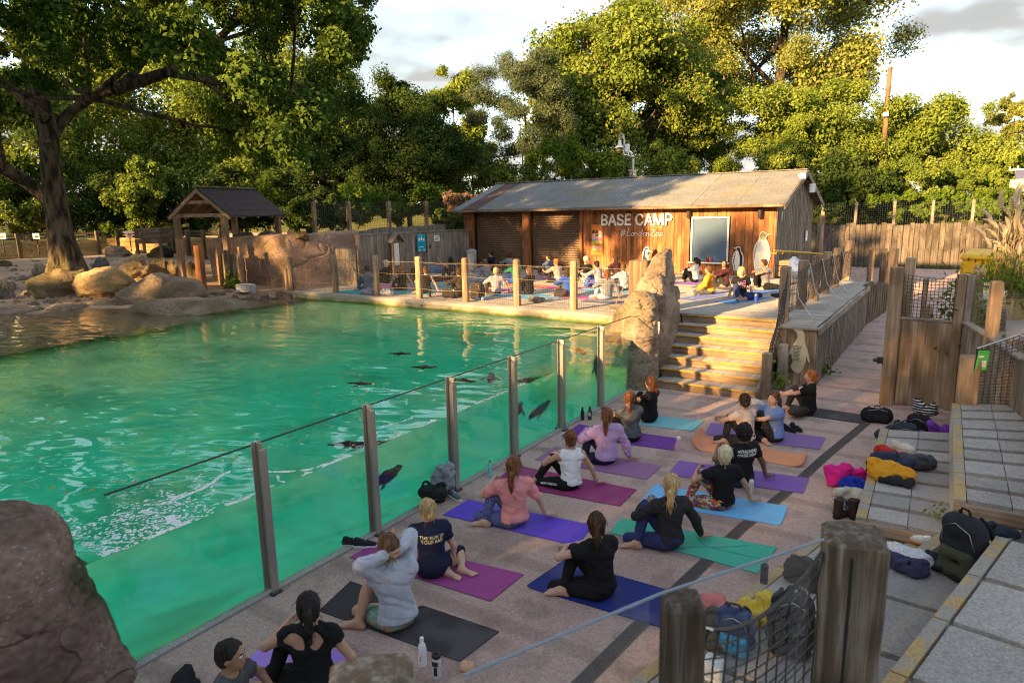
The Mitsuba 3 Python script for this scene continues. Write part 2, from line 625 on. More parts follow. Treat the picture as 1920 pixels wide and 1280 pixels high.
# ================================================================ THE SETTING
ZD, ZW = 1.30, 1.07                          # deck and water above the plaza
POOL = [(0, 2.2), (0, 13.3), (-.3, 14.2), (-.4, 15.1), (-12.9, 15.1), (-13.3, 13.2), (-15.5, 10.2), (-18.1, 8.3), (-21, 6), (-22, -5), (-10, -9), (-1.5, -2)]


def sheet(outer, z, holes=()):
    from shapely.geometry import Polygon
    v, f = trimesh.creation.triangulate_polygon(Polygon(outer, [h for h in holes]), engine='earcut')
    f = np.array(f)
    v = np.hstack([np.array(v), np.full((len(v), 1), z)])
    a = v[f[:, 0]]
    up = np.cross(v[f[:, 1]] - a, v[f[:, 2]] - a)[:, 2] > 0
    f[~up] = f[~up][:, ::-1]
    return v, f


def far_fn(p, n, uv):
    a = mikit.fbm(p.x * .5, p.y * .5, 0, 4)
    return mikit.mix((.045, .06, .02), (.13, .12, .05), a)


mat('grassy_earth', mikit.proc(far_fn), None)
BX = [(-60, -14), (24, -14), (24, 47.3), (-60, 47.3)]
struct('ground', sheet([(-500, -500), (500, -500), (500, 500), (-500, 500)], -0.03, [BX]), 'grassy_earth')
struct('plaza', sheet([(-60, -14), (24, -14), (24, 47.3), (-60, 47.3)], 0.0, [POOL]), 'plaza_surface')


# the pool: a painted basin with algae; water's fading light and sky sheen in its colour
def pool_depth(x, y):
    e = np.minimum(np.minimum(-x, 15.1 - y), 3.0 * np.maximum(x + 19.5 + np.maximum(y - 6, 0) * 0.55, 0) ** .5)
    return 0.02 - 1.35 * np.clip(e / 4.2, 0, 1) ** .8


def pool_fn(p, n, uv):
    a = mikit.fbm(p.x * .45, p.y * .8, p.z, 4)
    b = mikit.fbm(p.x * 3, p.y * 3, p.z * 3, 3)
    c = mikit.mix((.06, .72, .40), (.36, .78, .20), S(-0.62, 0.02, p.z + 0.5 * (a - .5)))  # yellow where shallow stands in for light fading through deeper water
    c = mikit.mix(c, (.58, .84, .34), S(-5.0, -10.5, p.x + 5 * (a - .5)) * .75)  # algae tint, lightened to hold the sky reflection of the surface above
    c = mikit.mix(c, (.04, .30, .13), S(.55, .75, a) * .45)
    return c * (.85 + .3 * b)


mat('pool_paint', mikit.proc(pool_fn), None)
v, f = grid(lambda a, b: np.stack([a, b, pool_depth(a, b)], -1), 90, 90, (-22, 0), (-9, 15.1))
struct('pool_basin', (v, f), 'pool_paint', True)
scene['pool_basin_rim'] = mikit.ply((np.array([[0, 2.2, .02], [0, 2.2, -.2], [0, 13.3, .02], [0, 13.3, -.2]]), np.array([[0, 1, 3, 2]])), 'pool_paint')
labels['pool_basin_rim'] = {'kind': 'structure'}


def wave(x, y):
    q = np.stack([x * .75 + y * .55, -x * .35 + y * 1.7, 0 * x], -1)
    w = 0.030 * (nfbm(q * 1.25, 2, 3) - .5) + 0.026 * (nfbm(q * 3.3 + 4, 2, 9) - .5) + 0.010 * (nnoise(q * 8.5, 4) - .5)
    calm = 0.55 + 0.45 * np.clip((nfbm(np.stack([x * .3, y * .3, 0 * x], -1), 2, 21) - .38) / .2, 0, 1)
    return ZW + w * calm * .66


nx, ny = 300, 330
v, f = grid(lambda a, b: np.stack([a, b, wave(a, b)], -1), nx, ny, (-22, -0.012), (-9, 15.095))
i, j = np.arange(nx), np.arange(ny)
loop = np.concatenate([i[:-1] * ny, (nx - 1) * ny + j[:-1], (i * ny + ny - 1)[::-1][:-1], j[::-1][:-1]])
WATER_MESH = (v, f, loop)
low = v[loop] * [1, 1, 0] + [0, 0, -3.0]
n0 = len(v)
L = len(loop)
k = np.arange(L)
side = np.stack([loop, n0 + k, n0 + (k + 1) % L, np.roll(loop, -1)], 1)
cap = np.array([[n0, n0 + ny + nx - 2, n0 + nx - 1, n0 + nx - 1]])
c0, c1, c2, c3 = n0, n0 + nx - 1, n0 + nx - 1 + ny - 1, n0 + 2 * (nx - 1) + ny - 1
vv = np.vstack([v, low])
ff = np.vstack([f[:, [0, 1, 2]], f[:, [0, 2, 3]], side[:, [0, 1, 2]], side[:, [0, 2, 3]], [[c0, c2, c1], [c0, c3, c2]]])
scene['water_body'] = {'type': 'dielectric', 'int_ior': 1.33}
struct('water', (vv, ff), 'water_body', 45)


# the beach: sand rising from the water to the fence
def beach_z(x, y):
    from shapely.geometry import Polygon
    q = np.stack([x, y, 0 * x], -1)
    s = 0.80 * (-x - 13.3) + 0.60 * (y - 13.2) * np.where(y < 13.2, 1.0, .35)
    s = np.where(y < 9, .45 * (-x - 17.5) + .3 * (y - 8), s)
    z = 0.97 + 0.075 * np.clip(s, -6, 14) + .10 * (nfbm(q * .5, 3, 4) - .5) + .05 * (nfbm(q * 2.5, 3, 6) - .5)
    return np.where(s < 0, 0.95 + s * .55, z)


v, f = grid(lambda a, b: np.stack([a, b, beach_z(a, b)], -1), 150, 140, (-60, -12.7), (-9, 47))
struct('beach', (v, f), 'sand', True)


# bank behind the palisade at the right, hedgerow ground behind
def bank_z(x, y):
    q = np.stack([x, y, 0 * x], -1)
    return -.2 + np.clip((y - 47.6) * .42, 0, 4.0 + .07 * np.clip(x, 0, 40)) + .4 * (nfbm(q * .35, 3, 8) - .5)


v, f = grid(lambda a, b: np.stack([a, b, bank_z(a, b)], -1), 120, 50, (-70, 60), (47.6, 75))
struct('bank', (v, f), 'grassy_earth', True)


# ================================================================ DECK, STEPS, BARRIERS
def tone(lo=0.2, hi=.8):
    return float(rng.uniform(lo, hi))


def board(parent, name, a, b, w, t, up, m, ch=.004, d=None, lo=.2, hi=.8, label=None):
    """one timber from a to b: w across, t along up"""
    a, b = np.asarray(a, float), np.asarray(b, float)
    ax = int(np.argmax(np.abs(b - a)))
    B = MB().beam(a, b, w, t, up, ch, (tone(lo, hi), ax if d is None else d))
    return part(parent, name, B.mesh(), m, False, label, uv=B.uv())


def timber_post(parent, name, x, y, z0, z1, s, m, rot=0.0, ch=.012, label=None, lo=.3, hi=.8):
    B = MB().box((x, y, (z0 + z1) / 2), (s, s, z1 - z0), rotz(rot), ch, (tone(lo, hi), 2))
    return part(parent, name, B.mesh(), m, False, label, uv=B.uv())


def net_mesh(a, b, z0a, z1a, z0b, z1b, cell, r, sag=0.0, wob=0.0, diag=False, n=4):
    """knotted or welded wire between two uprights: horizontals and verticals as thin tubes"""
    a, b = np.asarray(a, float), np.asarray(b, float)
    B = MB()
    L = np.linalg.norm(b - a)
    nu, nv = max(2, int(L / cell)), max(2, int(max(z1a - z0a, z1b - z0b) / cell))

    def pt(u, v):
        z0, z1 = z0a + (z0b - z0a) * u, z1a + (z1b - z1a) * u
        z = z0 + (z1 - z0) * v - sag * 4 * u * (1 - u) * v
        p = np.append((a + (b - a) * u)[:2], z)
        return p + wob * (nnoise(np.array([u * L * 3, v * 5, .3]) + [a[0], 0, 0]) - .5) * np.append(unit(np.cross(np.append((b - a)[:2], 0), [0, 0, 1]))[:2], .4)
    ns = 2 if sag == 0 and wob == 0 else 7
    for k in range(nu + 1):
        B.tube([pt(k / nu, t) for t in np.linspace(0, 1, ns)], r, n if n > 3 else 3, caps=False)
    for k in range(nv + 1):
        B.tube([pt(t, k / nv) for t in np.linspace(0, 1, max(ns, 5 if ns > 2 else 2))], r, 3, caps=False)
    return B.mesh()


deck = thing('deck', 'raised pale timber deck on which the wooden cabin and the far yoga group stand', 'deck')
B = MB()
y = 15.32
while y < 25.6:
    x0, x1 = -13.1, 3.33
    if y < 16.25:
        x1 = -.1
    cuts = sorted(rng.uniform(x0 + 1, x1 - 1, 3))
    for u, w in zip([x0, *cuts], [*cuts, x1]):
        B.box(((u + w) / 2, y, ZD - .02 + rng.uniform(-.0015, .0015)), (w - u - .004, .137, .04), None, .004, (tone(.3, .75), 0))
    if 15.5 < y < 16.25:
        B.box(((2.62 + 3.33) / 2, y, ZD - .02), (.70, .137, .04), None, .004, (tone(.3, .75), 0))
    y += .143
part(deck, 'floor_boards', B.mesh(), 'timber_deck', kind='stuff', uv=B.uv())
B = MB()
B.box((1.3 - 3, 21.2, ZD - .1), (9.6, 9, .1), None, 0, (.1, 0))
part(deck, 'joists', B.mesh(), 'timber_dark', uv=B.uv())
for u, w in zip(np.linspace(-13.15, -.35, 6)[:-1], np.linspace(-13.15, -.35, 6)[1:]):
    board(deck, 'edge_board', (u + .004, 15.2, ZD - .035), (w - .004, 15.2, ZD - .035), .22, .11, (0, 0, 1), 'timber_deck', .008, lo=.5, hi=.8)
v, f = grid(lambda a, b: np.stack([a, 15.16 - .06 * nfbm(np.stack([a * 1.3, b * 4, 0 * a], -1), 3, 3), b], -1), 220, 14, (-13.2, -.3), (.6, ZD - .09))


def quay_fn(p, n, uv):
    a = mikit.fbm(p.x * 1.7, p.z * 3, 0, 4)
    al = S(0.09, -0.02, p.z - 1.1 + .10 * (mikit.fbm(p.x * 3, p.z * 5, 1, 3) - .5))
    st = S(.6, .7, mikit.fbm(p.x * 6, p.z * 1.2, 4, 3))
    c = mikit.mix((.38, .28, .19), (.48, .38, .28), a)
    return mikit.mix(mikit.mix(c, (.16, .12, .07), st * .5), (.10, .12, .02), al)


mat('quay_render', mikit.proc(quay_fn), .9)
part(deck, 'quay_face', (v, f), 'quay_render', True)
# the wall with the penguin board, the clad side and its coping
for i, (u, w) in enumerate(zip(np.linspace(2.62, 3.36, 6)[:-1], np.linspace(2.62, 3.36, 6)[1:])):
    board(deck, 'cladding_board', ((u + w) / 2, 15.52, 0.0), ((u + w) / 2, 15.52, ZD - .055), w - u - .008, .035, (0, 1, 0), 'timber_brown', lo=.45)
ys = np.arange(15.56, 24.1, .118)
for i, yy in enumerate(ys):
    board(deck, 'cladding_board', (3.355 + .012 * (i % 2), yy + .05, 0), (3.355 + .012 * (i % 2), yy + .05, ZD - .14), .035, .098, (0, 1, 0), 'timber_grey', lo=.15, hi=.6)
board(deck, 'coping_board', (3.40, 15.48, ZD - .075), (3.40, 24.2, ZD - .075), .045, .16, (0, 0, 1), 'timber_grey', .006, lo=.6, hi=.8)
board(deck, 'coping_board', (2.58, 15.49, ZD - .025), (3.42, 15.49, ZD - .025), .12, .055, (0, 0, 1), 'timber_deck', .006, lo=.5, hi=.7)
board(deck, 'retaining_board', (2.6, 24.25, .5), (3.45, 24.25, .5), 1.0, .10, (0, 0, 1), 'timber_dark') if 0 else None
for i in range(14):
    board(deck, 'retaining_board', (3.3 + .03 * i, 24.3 + .42 * i, -.02), (3.3 + .03 * i, 24.3 + .42 * i, ZD + .05 - .05 * i + .05 * (i % 3)), .12, .40, (0, 1, 0), 'timber_dark', .01)
# under the stage: flank beside the steps
board(deck, 'stair_stringer', (2.60, 13.7, .10), (2.60, 16.2, 1.24), .06, .3, (0, 0, 1), 'timber_brown', .01, d=1)

steps = thing('timber_steps', 'flight of timber steps with worn yellow nosings climbing to the deck', 'steps')
NR, YB, YT = 7, 13.80, 16.12
run = (YT - YB) / (NR - 1)
for i in range(NR):
    yy = YB + run * i
    z = ZD * (i + 1) / NR
    xl, xr = .42 - .045 * i, 2.58 - .01 * i
    board(steps, 'riser', (xl, yy + .05, z - .115), (xr, yy + .05, z - .115), .14, .06, (0, 1, 0), 'timber_brown', .008, lo=.3, hi=.6)
    board(steps, 'nosing', (xl, yy + .012, z - .022), (xr, yy + .012, z - .022), .05, .036, (0, 0, 1), 'yellow_paint', .008)
    if i < NR - 1:
        xs = np.linspace(xl, xr, 9)
        for u, w in zip(xs[:-1], xs[1:]):
            B = MB().box(((u + w) / 2, yy + .045 + (run + .03) / 2, z - .03 + rng.uniform(-.002, .002)), (w - u - .006, run + .03, .05), None, .004, (tone(.35, .7), 1))
            part(steps, 'tread_board', B.mesh(), 'timber_deck', uv=B.uv())

# ---- the fence along the front of the deck
fence = thing('deck_fence', 'post and wire net fence along the water edge of the deck', 'fence')
FP = [(548, 548), (630, 548), (707, 553), (787, 560), (874, 566), (970, 570), (1076, 575)]
fx = [float(PY(x, y_, 15.62)[0]) for x, y_ in FP] + [-1.02]
for i, x in enumerate(fx):
    h = 2.58 if i else 2.45
    if i < 7:
        B = MB()
        B.add(*tube([(x, 15.62, ZD - .02), (x, 15.62, h - .06), (x, 15.62, h - .015), (x, 15.62, h)], [.105, .10, .085, .05], 12), (tone(.5, .9), 2))
        part(fence, 'post', B.mesh(), 'timber_brown', 40 if 0 else False, uv=B.uv())
        if i == 0:
            B = MB().add(*tube([(x - .16, 15.55, ZD - .02), (x - .16, 15.55, 2.0), (x - .16, 15.55, 2.03)], [.07, .07, .05], 12), (.7, 2))
            part(fence, 'post', B.mesh(), 'timber_brown', uv=B.uv())
    else:
        timber_post(fence, 'end_post', x + .22, 15.75, ZD - .02, 2.62, .46, 'timber_dark', .15, .02, label='broad dark square end post beside the rock', lo=.6, hi=.8)
for a, b in zip(fx[:-1], fx[1:]):
    part(fence, 'wire_net', net_mesh((a, 15.56, 0), (b, 15.56, 0), ZD + .03, 2.42, ZD + .03, 2.42, .062, .0034, n=3), 'wire', kind='stuff')
    for zz in (1.62, 2.05, 2.42):
        B = MB().tube([(a, 15.53, zz), ((a + b) / 2, 15.53, zz - .03), (b, 15.53, zz)], .0045, 5)
        part(fence, 'rope', B.mesh(), 'rope')
B = MB()
p0, p1 = PY(1152, 578, 15.5), PY(1178, 520, 15.5)
B.tube([p0 + [0, -.05, 0], p1], .014, 6)
br = thing('broom', 'wooden broom leaning at the right end of the deck fence', 'broom')
part(br, 'handle', B.mesh(), 'timber_brown')
B = MB().box(p0 + [0, -.05, .03], (.26, .07, .06), None, .015)
part(br, 'brush_head', B.mesh(), 'timber_dark')

# ---- the railing along the right of the deck
rail = thing('deck_railing', 'square post railing with dark netting and white ties along the right side of the deck', 'railing')
ry = [16.26, 18.25, 20.0, 21.75, 23.55, 25.9]
for i, yy in enumerate(ry):
    timber_post(rail, 'post', 2.50, yy, (-.0 if i == 0 else ZD - .01), 2.52 + (.12 if i == 5 else 0), .21, 'timber_brown', 0, .012, lo=.6, hi=.95)
for xx, yy, h in ((3.05, 27.6, 2.1), (3.35, 28.6, 2.05), (3.65, 28.2, 2.1), (3.55, 31.0, 1.9)):
    timber_post(rail, 'post', xx, yy, 0, h + .2, .2, 'timber_brown', .2, .012, lo=.5, hi=.9)
for i, (a, b) in enumerate(zip(ry[:-1], ry[1:])):
    part(rail, 'net', net_mesh((2.62, a, 0), (2.62, b, 0), ZD + .18, 2.40, ZD + .18, 2.40, .085, .0055, .05, .03, n=3), 'wire', kind='stuff')
    B = MB().tube([(2.63, a + .1, 2.44), (2.72, a + .5, 1.75), (2.95, a + .8, ZD + .01)], .011, 5)
    part(rail, 'tie', B.mesh(), 'white_paint')
for a, b in (((2.6, 25.9), (3.05, 27.6)), ((3.05, 27.6), (3.35, 28.6)), ((3.35, 28.6), (3.55, 31.))):
    part(rail, 'net', net_mesh((a[0], a[1], 0), (b[0], b[1], 0), .9, 2.1, .9, 2.1, .085, .0055, .05, .03, n=3), 'wire', kind='stuff')
B = MB().box((2.35, 16.2, 1.87), (.10, .14, .10), None, .01).tube([(2.28, 16.2, 1.87), (2.22, 16.2, 1.87)], .04, 10)
part(rail, 'latch', B.mesh(), 'dark_metal', True)
# lower newel beside the steps with its rope net
nw = thing('stair_newels', 'two stout weathered newel posts with rope net beside the steps', 'post')
timber_post(nw, 'post', 2.68, 14.10, 0, .95, .17, 'timber_brown', 0, .015, lo=.7)
timber_post(nw, 'post', 2.80, 15.0, 0, .98, .2, 'timber_grey', .1, .015)
part(nw, 'net', net_mesh((2.68, 14.15, 0), (2.56, 16.2, 0), .12, .85, 1.25, 2.45, .1, .008, .05, .05), 'wire', kind='stuff')

# ---- the glass wall of the pool: steel posts and panes
gw = thing('glass_wall', 'clear glass wall with bright steel posts that holds the green pool', 'glass barrier')
GY = [4.02, 5.55, 7.12, 8.67, 10.22, 11.80]
GH = 1.62
pan = [2.55] + GY + [13.35]
for a, b in zip(pan[:-1], pan[1:]):
    a_, b_ = a + (.03 if a in GY else 0), b - (.03 if b in GY else 0)
    v = np.array([[.016, a_, .0], [.016, b_, .0], [.016, b_, GH], [.016, a_, GH]])
    k = part(gw, 'pane', (v, np.array([[0, 1, 2, 3]])), 'pane')
    B = MB().box((.016, (a_ + b_) / 2, GH + .004), (.022, b_ - a_, .012), None, .002)
    part(gw, 'pane_edge', B.mesh(), 'dark_metal')
for yy in GY:
    B = MB()
    B.box((.075, yy, GH / 2 + .01), (.11, .012, GH + .04), None, .003)            # web
    p = part(gw, 'post', B.mesh(), 'steel')
    B = MB()
    for s in (-1, 1):
        B.box((.028, yy + s * .034, GH / 2 + .01), (.014, .05, GH + .05), None, .003)
    B.box((.132, yy, GH / 2 - .02), (.012, .085, GH - .02), None, .003)
    part(p, 'flange', B.mesh(), 'steel')
    B = MB().box((.03, yy, GH / 2), (.008, .012, GH + .05), None).box((.09, yy, .012), (.16, .13, .02), None, .004)
    part(p, 'gasket', B.mesh(), 'dark_metal')
B = MB().box((.06, 7.95, .012), (.10, 10.8, .03), None, .006)
part(gw, 'kerb', B.mesh(), 'concrete_slab')


# ---- cast rocks at both ends of the glass
def solid_rock(name, prims, h, k, m, label, seed, amp=.09, fr=1.5, crack=.05, cut=None):
    F = Field(np.array([np.minimum(p[0], p[1]) - max(p[2:4]) for p in prims]).min(0) - .15, np.array([np.maximum(p[0], p[1]) + max(p[2:4]) for p in prims]).max(0) + .15, h)
    for p in prims:
        F.cone(*p, k)
    for c in cut or ():
        F.cut(*c)
    F.push(lambda p: crag(p, seed, amp, fr, crack), 1.0)
    v, f = thin(F.mesh(), h * .1)
    return solo(name, (v, f), m, label, 'rock', smooth=True)


solid_rock('rock_pillar', [((.02, 13.8, -.1), (-.02, 13.95, 1.72), .46, .38), ((-.1, 14.5, -.1), (-.05, 14.7, 2.05), .52, .36), ((-.1, 15.2, 0), (.0, 15.45, 2.66), .52, .32), ((-.42, 14.75, 1.15), (-.02, 15.3, 2.50), .40, .36),
                           ((-.78, 14.5, .2), (-.62, 14.65, 1.36), .42, .36), ((.1, 15.75, 0), (.06, 15.85, 1.75), .34, .28), ((-.95, 15.0, .3), (-.85, 15.15, 1.2), .32, .24), ((.05, 14.9, .2), (.0, 15.2, 1.9), .5, .42)],
           .040, .10, 'rock_tan', 'tall knobbly tan rock between the glass wall and the steps', 5, .055, 1.5, .06, [(V(.43, 14, 1), V(1, .12, .10)), (V(-.2, 15.6, 2.9), V(-.75, -.2, 1)), (V(.1, 13.4, 1.6), V(.1, -1, .12))])
B = MB().box((.43, 13.92, 1.32), (.015, .07, .26), rotz(.3), .003)
solo('notice_tag', B.mesh(), 'white_paint', 'small white tag fixed to the tall tan rock', 'sign')
solid_rock('boulder_pillar', [((-.95, 1.1, -.1), (-.95, 1.15, .92), .86, .74), ((-.42, 1.72, -.1), (-.50, 1.72, 1.08), .66, .56), ((-.9, 1.5, .6), (-.95, 1.5, 1.08), .66, .58), ((-.20, 2.15, -.1), (-.42, 1.98, 1.20), .46, .40), ((.02, 2.30, -.1), (-.2, 2.15, .5), .32, .3)],
           .04, .2, 'rock_pink', 'big rounded brown rock in the near left corner against the glass', 11, .085, 1.3, .05)


# ================================================================ CABIN
cab = thing('cabin', 'wooden cabin with grey felt roof, rolled shutters and a big white BASE CAMP sign', 'cabin')
CX0, CX1, CY0, CY1 = -13.75, .15, 25.6, 32.2
ZE, ZR = 4.02, 5.12
YR = (CY0 + CY1) / 2
SHX = (-13.2, -10.5, -10.15, -7.62)
# carcass: back, left gable, inner dark box
B = MB()
B.box(((CX0 + CX1) / 2, CY1 - .05, (ZD + ZE) / 2), (CX1 - CX0, .1, ZE - ZD), None, 0, (.5, 2))
B.box((CX0 + .05, YR, (ZD + ZE) / 2), (.1, CY1 - CY0 - .2, ZE - ZD), None, 0, (.5, 2))
B.box(((CX0 + CX1) / 2, CY0 + .6, (ZD + ZE) / 2), (CX1 - CX0 - .3, .06, ZE - ZD - .02), None, 0, (.3, 2))
gv = np.array([[CX0 + .05, CY0, ZE], [CX0 + .05, CY1, ZE], [CX0 + .05, YR, ZR]])
B.add(gv, np.array([[0, 1, 2]]), (.5, 2))
part(cab, 'inner_walls', B.mesh(), 'timber_dark', uv=B.uv())
WN = (float(PY(1297, 450, CY0)[0]), float(PY(1365, 450, CY0)[0]), float(PY(1330, 491, CY0)[2]), float(PY(1330, 409, CY0)[2]))
x = SHX[3] + .08
i = 0
while x < CX1 - .02:
    w = min(float(rng.choice([.13, .15, .17, .19])), CX1 - x)
    segs = [(ZD + .03, ZE + .05)]
    if x + w > WN[0] - .03 and x < WN[1] + .03:
        segs = [(ZD + .03, WN[2] - .06), (WN[3] + .05, ZE + .05)]
    dy = .016 * (i % 2) + rng.uniform(0, .006)
    for a, b in segs:
        board(cab, 'wall_board', (x + w / 2, CY0 + .03 - dy, a), (x + w / 2, CY0 + .03 - dy, b), w - .008, .03, (0, 1, 0), 'timber_cedar', .004, lo=.25, hi=.95)
    x += w
    i += 1
yy = CY0 + .05
i = 0
while yy < CY1 - .02:
    zt = ZE - .04 + (ZR - ZE) * (1 - abs(yy + .07 - YR) / (YR - CY0)) * .98
    board(cab, 'gable_board', (CX1 + .005 + .02 * (i % 2), yy + .07, ZD - .25), (CX1 + .005 + .02 * (i % 2), yy + .07, zt), .03, .135, (0, 1, 0), 'timber_grey', .004, lo=.05, hi=.55)  # greyer and darker than the front: shade of the unlit side in the boards
    yy += .142
    i += 1
for x in ((CX0 + SHX[0]) / 2, (SHX[1] + SHX[2]) / 2, SHX[3] + .02):
    w = {0: .5}.get(0) if x < -13 else (.34 if x < -9 else .12)
    board(cab, 'door_post', (x, CY0, ZD), (x, CY0, ZE), w, .2, (0, 1, 0), 'timber_cedar', .01, lo=.2, hi=.35)
for a, b in ((SHX[0], SHX[1]), (SHX[2], SHX[3])):
    zs = np.arange(ZD + .02, ZE - .12, .10)
    B = MB()
    for z in zs:
        prof = np.array([[0, 0], [-.024, .016], [-.034, .046], [-.024, .078], [.012, .094]])
        v = np.vstack([[[X, CY0 + .24 + q[0], z + q[1]] for q in prof] for X in (a + .02, b - .02)])
        B.add(v, np.array([[k, k + 1, k + 6, k + 5] for k in range(4)]))
    sh = part(cab, 'roller_shutter', B.mesh(), 'shutter_brown' if 'shutter_brown' in scene else mat('shutter_brown', (.17, .10, .06), .42, spec=.5), kind='stuff')
    B = MB().box(((a + b) / 2, CY0 + .2, ZE - .1), (b - a, .3, .22), None, .01, (.3, 0))
    part(cab, 'shutter_box', B.mesh(), 'timber_dark', uv=B.uv())
# roof
XE0, XE1 = CX0 - .35, CX1 + .35
OV = .5


def felt_fn(p, n, uv):
    a = mikit.fbm(p.x * 1.1, p.y * 2.2, 0, 4)
    b = mikit.fbm(p.x * 30, p.y * 30, 0, 2)
    sp = S(.82, .88, mikit.noise(p.x * 18, p.y * 18, 3))
    c = mikit.mix((.135, .132, .13), (.21, .205, .20), a)
    c = mikit.mix(c, (.20, .17, .11), S(.6, .75, mikit.fbm(p.x * .8, p.y * 1.6, 3, 3)) * .5)
    return mikit.mix(c * (.75 + .5 * b), (.4, .4, .38), sp * .2) * (.8 + .4 * uv.x)


mat('roof_felt', mikit.proc(felt_fn), .85)
mat('roof_felt_dark', (.095, .06, .055), .85)
slope = math.atan2(ZR - ZE, YR - CY0)
ze_f = ZE - OV * math.tan(slope)
xs = [XE0, XE0 + .55, XE0 + 1.45] + list(np.linspace(XE0 + 1.45, XE1, 9)[1:])
for i, (a, b) in enumerate(zip(xs[:-1], xs[1:])):
    for s in (-1, 1):
        ye = CY0 - OV if s < 0 else CY1 + OV
        B = MB().beam(((a + b) / 2, YR + s * .01, ZR + .07), ((a + b) / 2, ye, ze_f + .07), b - a - .010, .02 + .004 * (i % 2), (0, 0, 1), .003, (tone(.4, .6), 1))
        part(cab, 'roof_sheet', B.mesh(), 'roof_felt_dark' if i == 1 else 'roof_felt', uv=B.uv(), label='dark brown roof sheet' if i == 1 and s < 0 else None)
B = MB()
for s in (-1, 1):
    ye = CY0 - OV if s < 0 else CY1 + OV
    B.beam(((XE0 + XE1) / 2, YR, ZR + .02), ((XE0 + XE1) / 2, ye, ze_f + .02), XE1 - XE0 - .02, .06, (0, 0, 1), 0, (.4, 0))
part(cab, 'roof_deck', B.mesh(), 'timber_dark', uv=B.uv())
board(cab, 'gutter', (XE0, CY0 - OV - .04, ze_f + .01), (XE1, CY0 - OV - .04, ze_f + .01), .09, .09, (0, 0, 1), 'timber_brown', .02, lo=.2, hi=.3)
for s in (-1, 1):
    ye = CY0 - OV if s < 0 else CY1 + OV
    board(cab, 'barge_board', (XE1 + .02, YR, ZR - .03), (XE1 + .02, ye, ze_f - .03), .035, .19, (0, 0, 1), 'timber_grey', .005, d=1, lo=.3, hi=.5)
board(cab, 'ridge_cap', (XE0, YR, ZR + .1), (XE1, YR, ZR + .1), .24, .03, (0, 0, 1), 'roof_felt', .008)
# window with a reflecting pane, glare tinted into its colour, bottles on its sill
wx0, wx1, wz0, wz1 = WN
wn = part(cab, 'window', MB().box(((wx0 + wx1) / 2, CY0 - .015, wz1 + .02), (wx1 - wx0 + .08, .06, .06), None, .006).box((wx0, CY0 - .015, (wz0 + wz1) / 2), (.06, .06, wz1 - wz0 - .03), None, .006)
          .box((wx1, CY0 - .015, (wz0 + wz1) / 2), (.06, .06, wz1 - wz0 - .03), None, .006).mesh(), 'white_paint')
B = MB().box(((wx0 + wx1) / 2, CY0 - .08, wz0 - .03), (wx1 - wx0 + .16, .22, .05), None, .008)
part(wn, 'sill', B.mesh(), 'white_paint')
mat('window_glare', (.10, .145, .22), .04, spec=1.0)  # blue base colour holds the glare of sky and water
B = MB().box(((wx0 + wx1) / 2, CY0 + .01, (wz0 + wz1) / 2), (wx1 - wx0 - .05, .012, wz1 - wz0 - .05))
part(wn, 'glass', B.mesh(), 'window_glare')
for i, c in enumerate(((.35, .03, .02), (.55, .12, .03))):
    x = PY(1325 + 7 * i, 487, CY0 - .1)[0]
    k = thing('sauce_bottle', ('dark red' if i == 0 else 'orange') + ' sauce bottle on the cabin window sill', 'bottle')
    part(k, 'bottle', lathe([(.0, 0), (.035, .0), (.037, .02), (.036, .12), (.015, .17), (.013, .19)], 12, (x, CY0 - .1, wz0 - .005)), cloth(c), True)
    part(k, 'cap', lathe([(.016, .19), (.016, .215), (.008, .23), (0, .23)], 10, (x, CY0 - .1, wz0 - .005)), cloth((.5, .03, .02)), True)


# lettering
def letters(parent, name, text, height, origin, xdir, zdir, m, depth=.02, bold=False, width=None, shear=0.0, label=None, wscale=None):
    t = meshkit.text_mesh(text, height, depth, bold)
    v = np.array(t.vertices)
    if width:
        v[:, 0] *= width / (v[:, 0].max())
    v[:, 0] += shear * v[:, 1]
    xdir, zdir = unit(xdir), unit(zdir)
    nd = np.cross(xdir, zdir)
    w = np.asarray(origin) + v[:, :1] * xdir + v[:, 1:2] * zdir + v[:, 2:] * nd
    return part(parent, name, (w, np.array(t.faces)), m, False, label)


EX, EZ = V(1, 0, 0), V(0, 0, 1)
a, b, c = PY(1126, 422.5, CY0 - .03), PY(1261, 418, CY0 - .03), PY(1126, 402, CY0 - .03)
w_ = 'BASE CAMP'
tot = meshkit.text_mesh(w_, c[2] - a[2], .02, True).vertices[:, 0].max()
sc_ = (b[0] - a[0]) / tot
pos = 0
for i, chh in enumerate(w_):
    if chh == ' ':
        continue
    pre = meshkit.text_mesh(w_[:i + 1], c[2] - a[2], .02, True).vertices[:, 0].max()
    own = meshkit.text_mesh(chh, c[2] - a[2], .02, True).vertices[:, 0]
    letters(cab, 'letter', chh, c[2] - a[2], (a[0] + sc_ * (pre - own.max()), CY0 - .035, a[2] + .0), (1, 0, (b[2] - a[2]) / (b[0] - a[0]) * 0), EZ, 'white_paint', .035, True, own.max() * sc_)
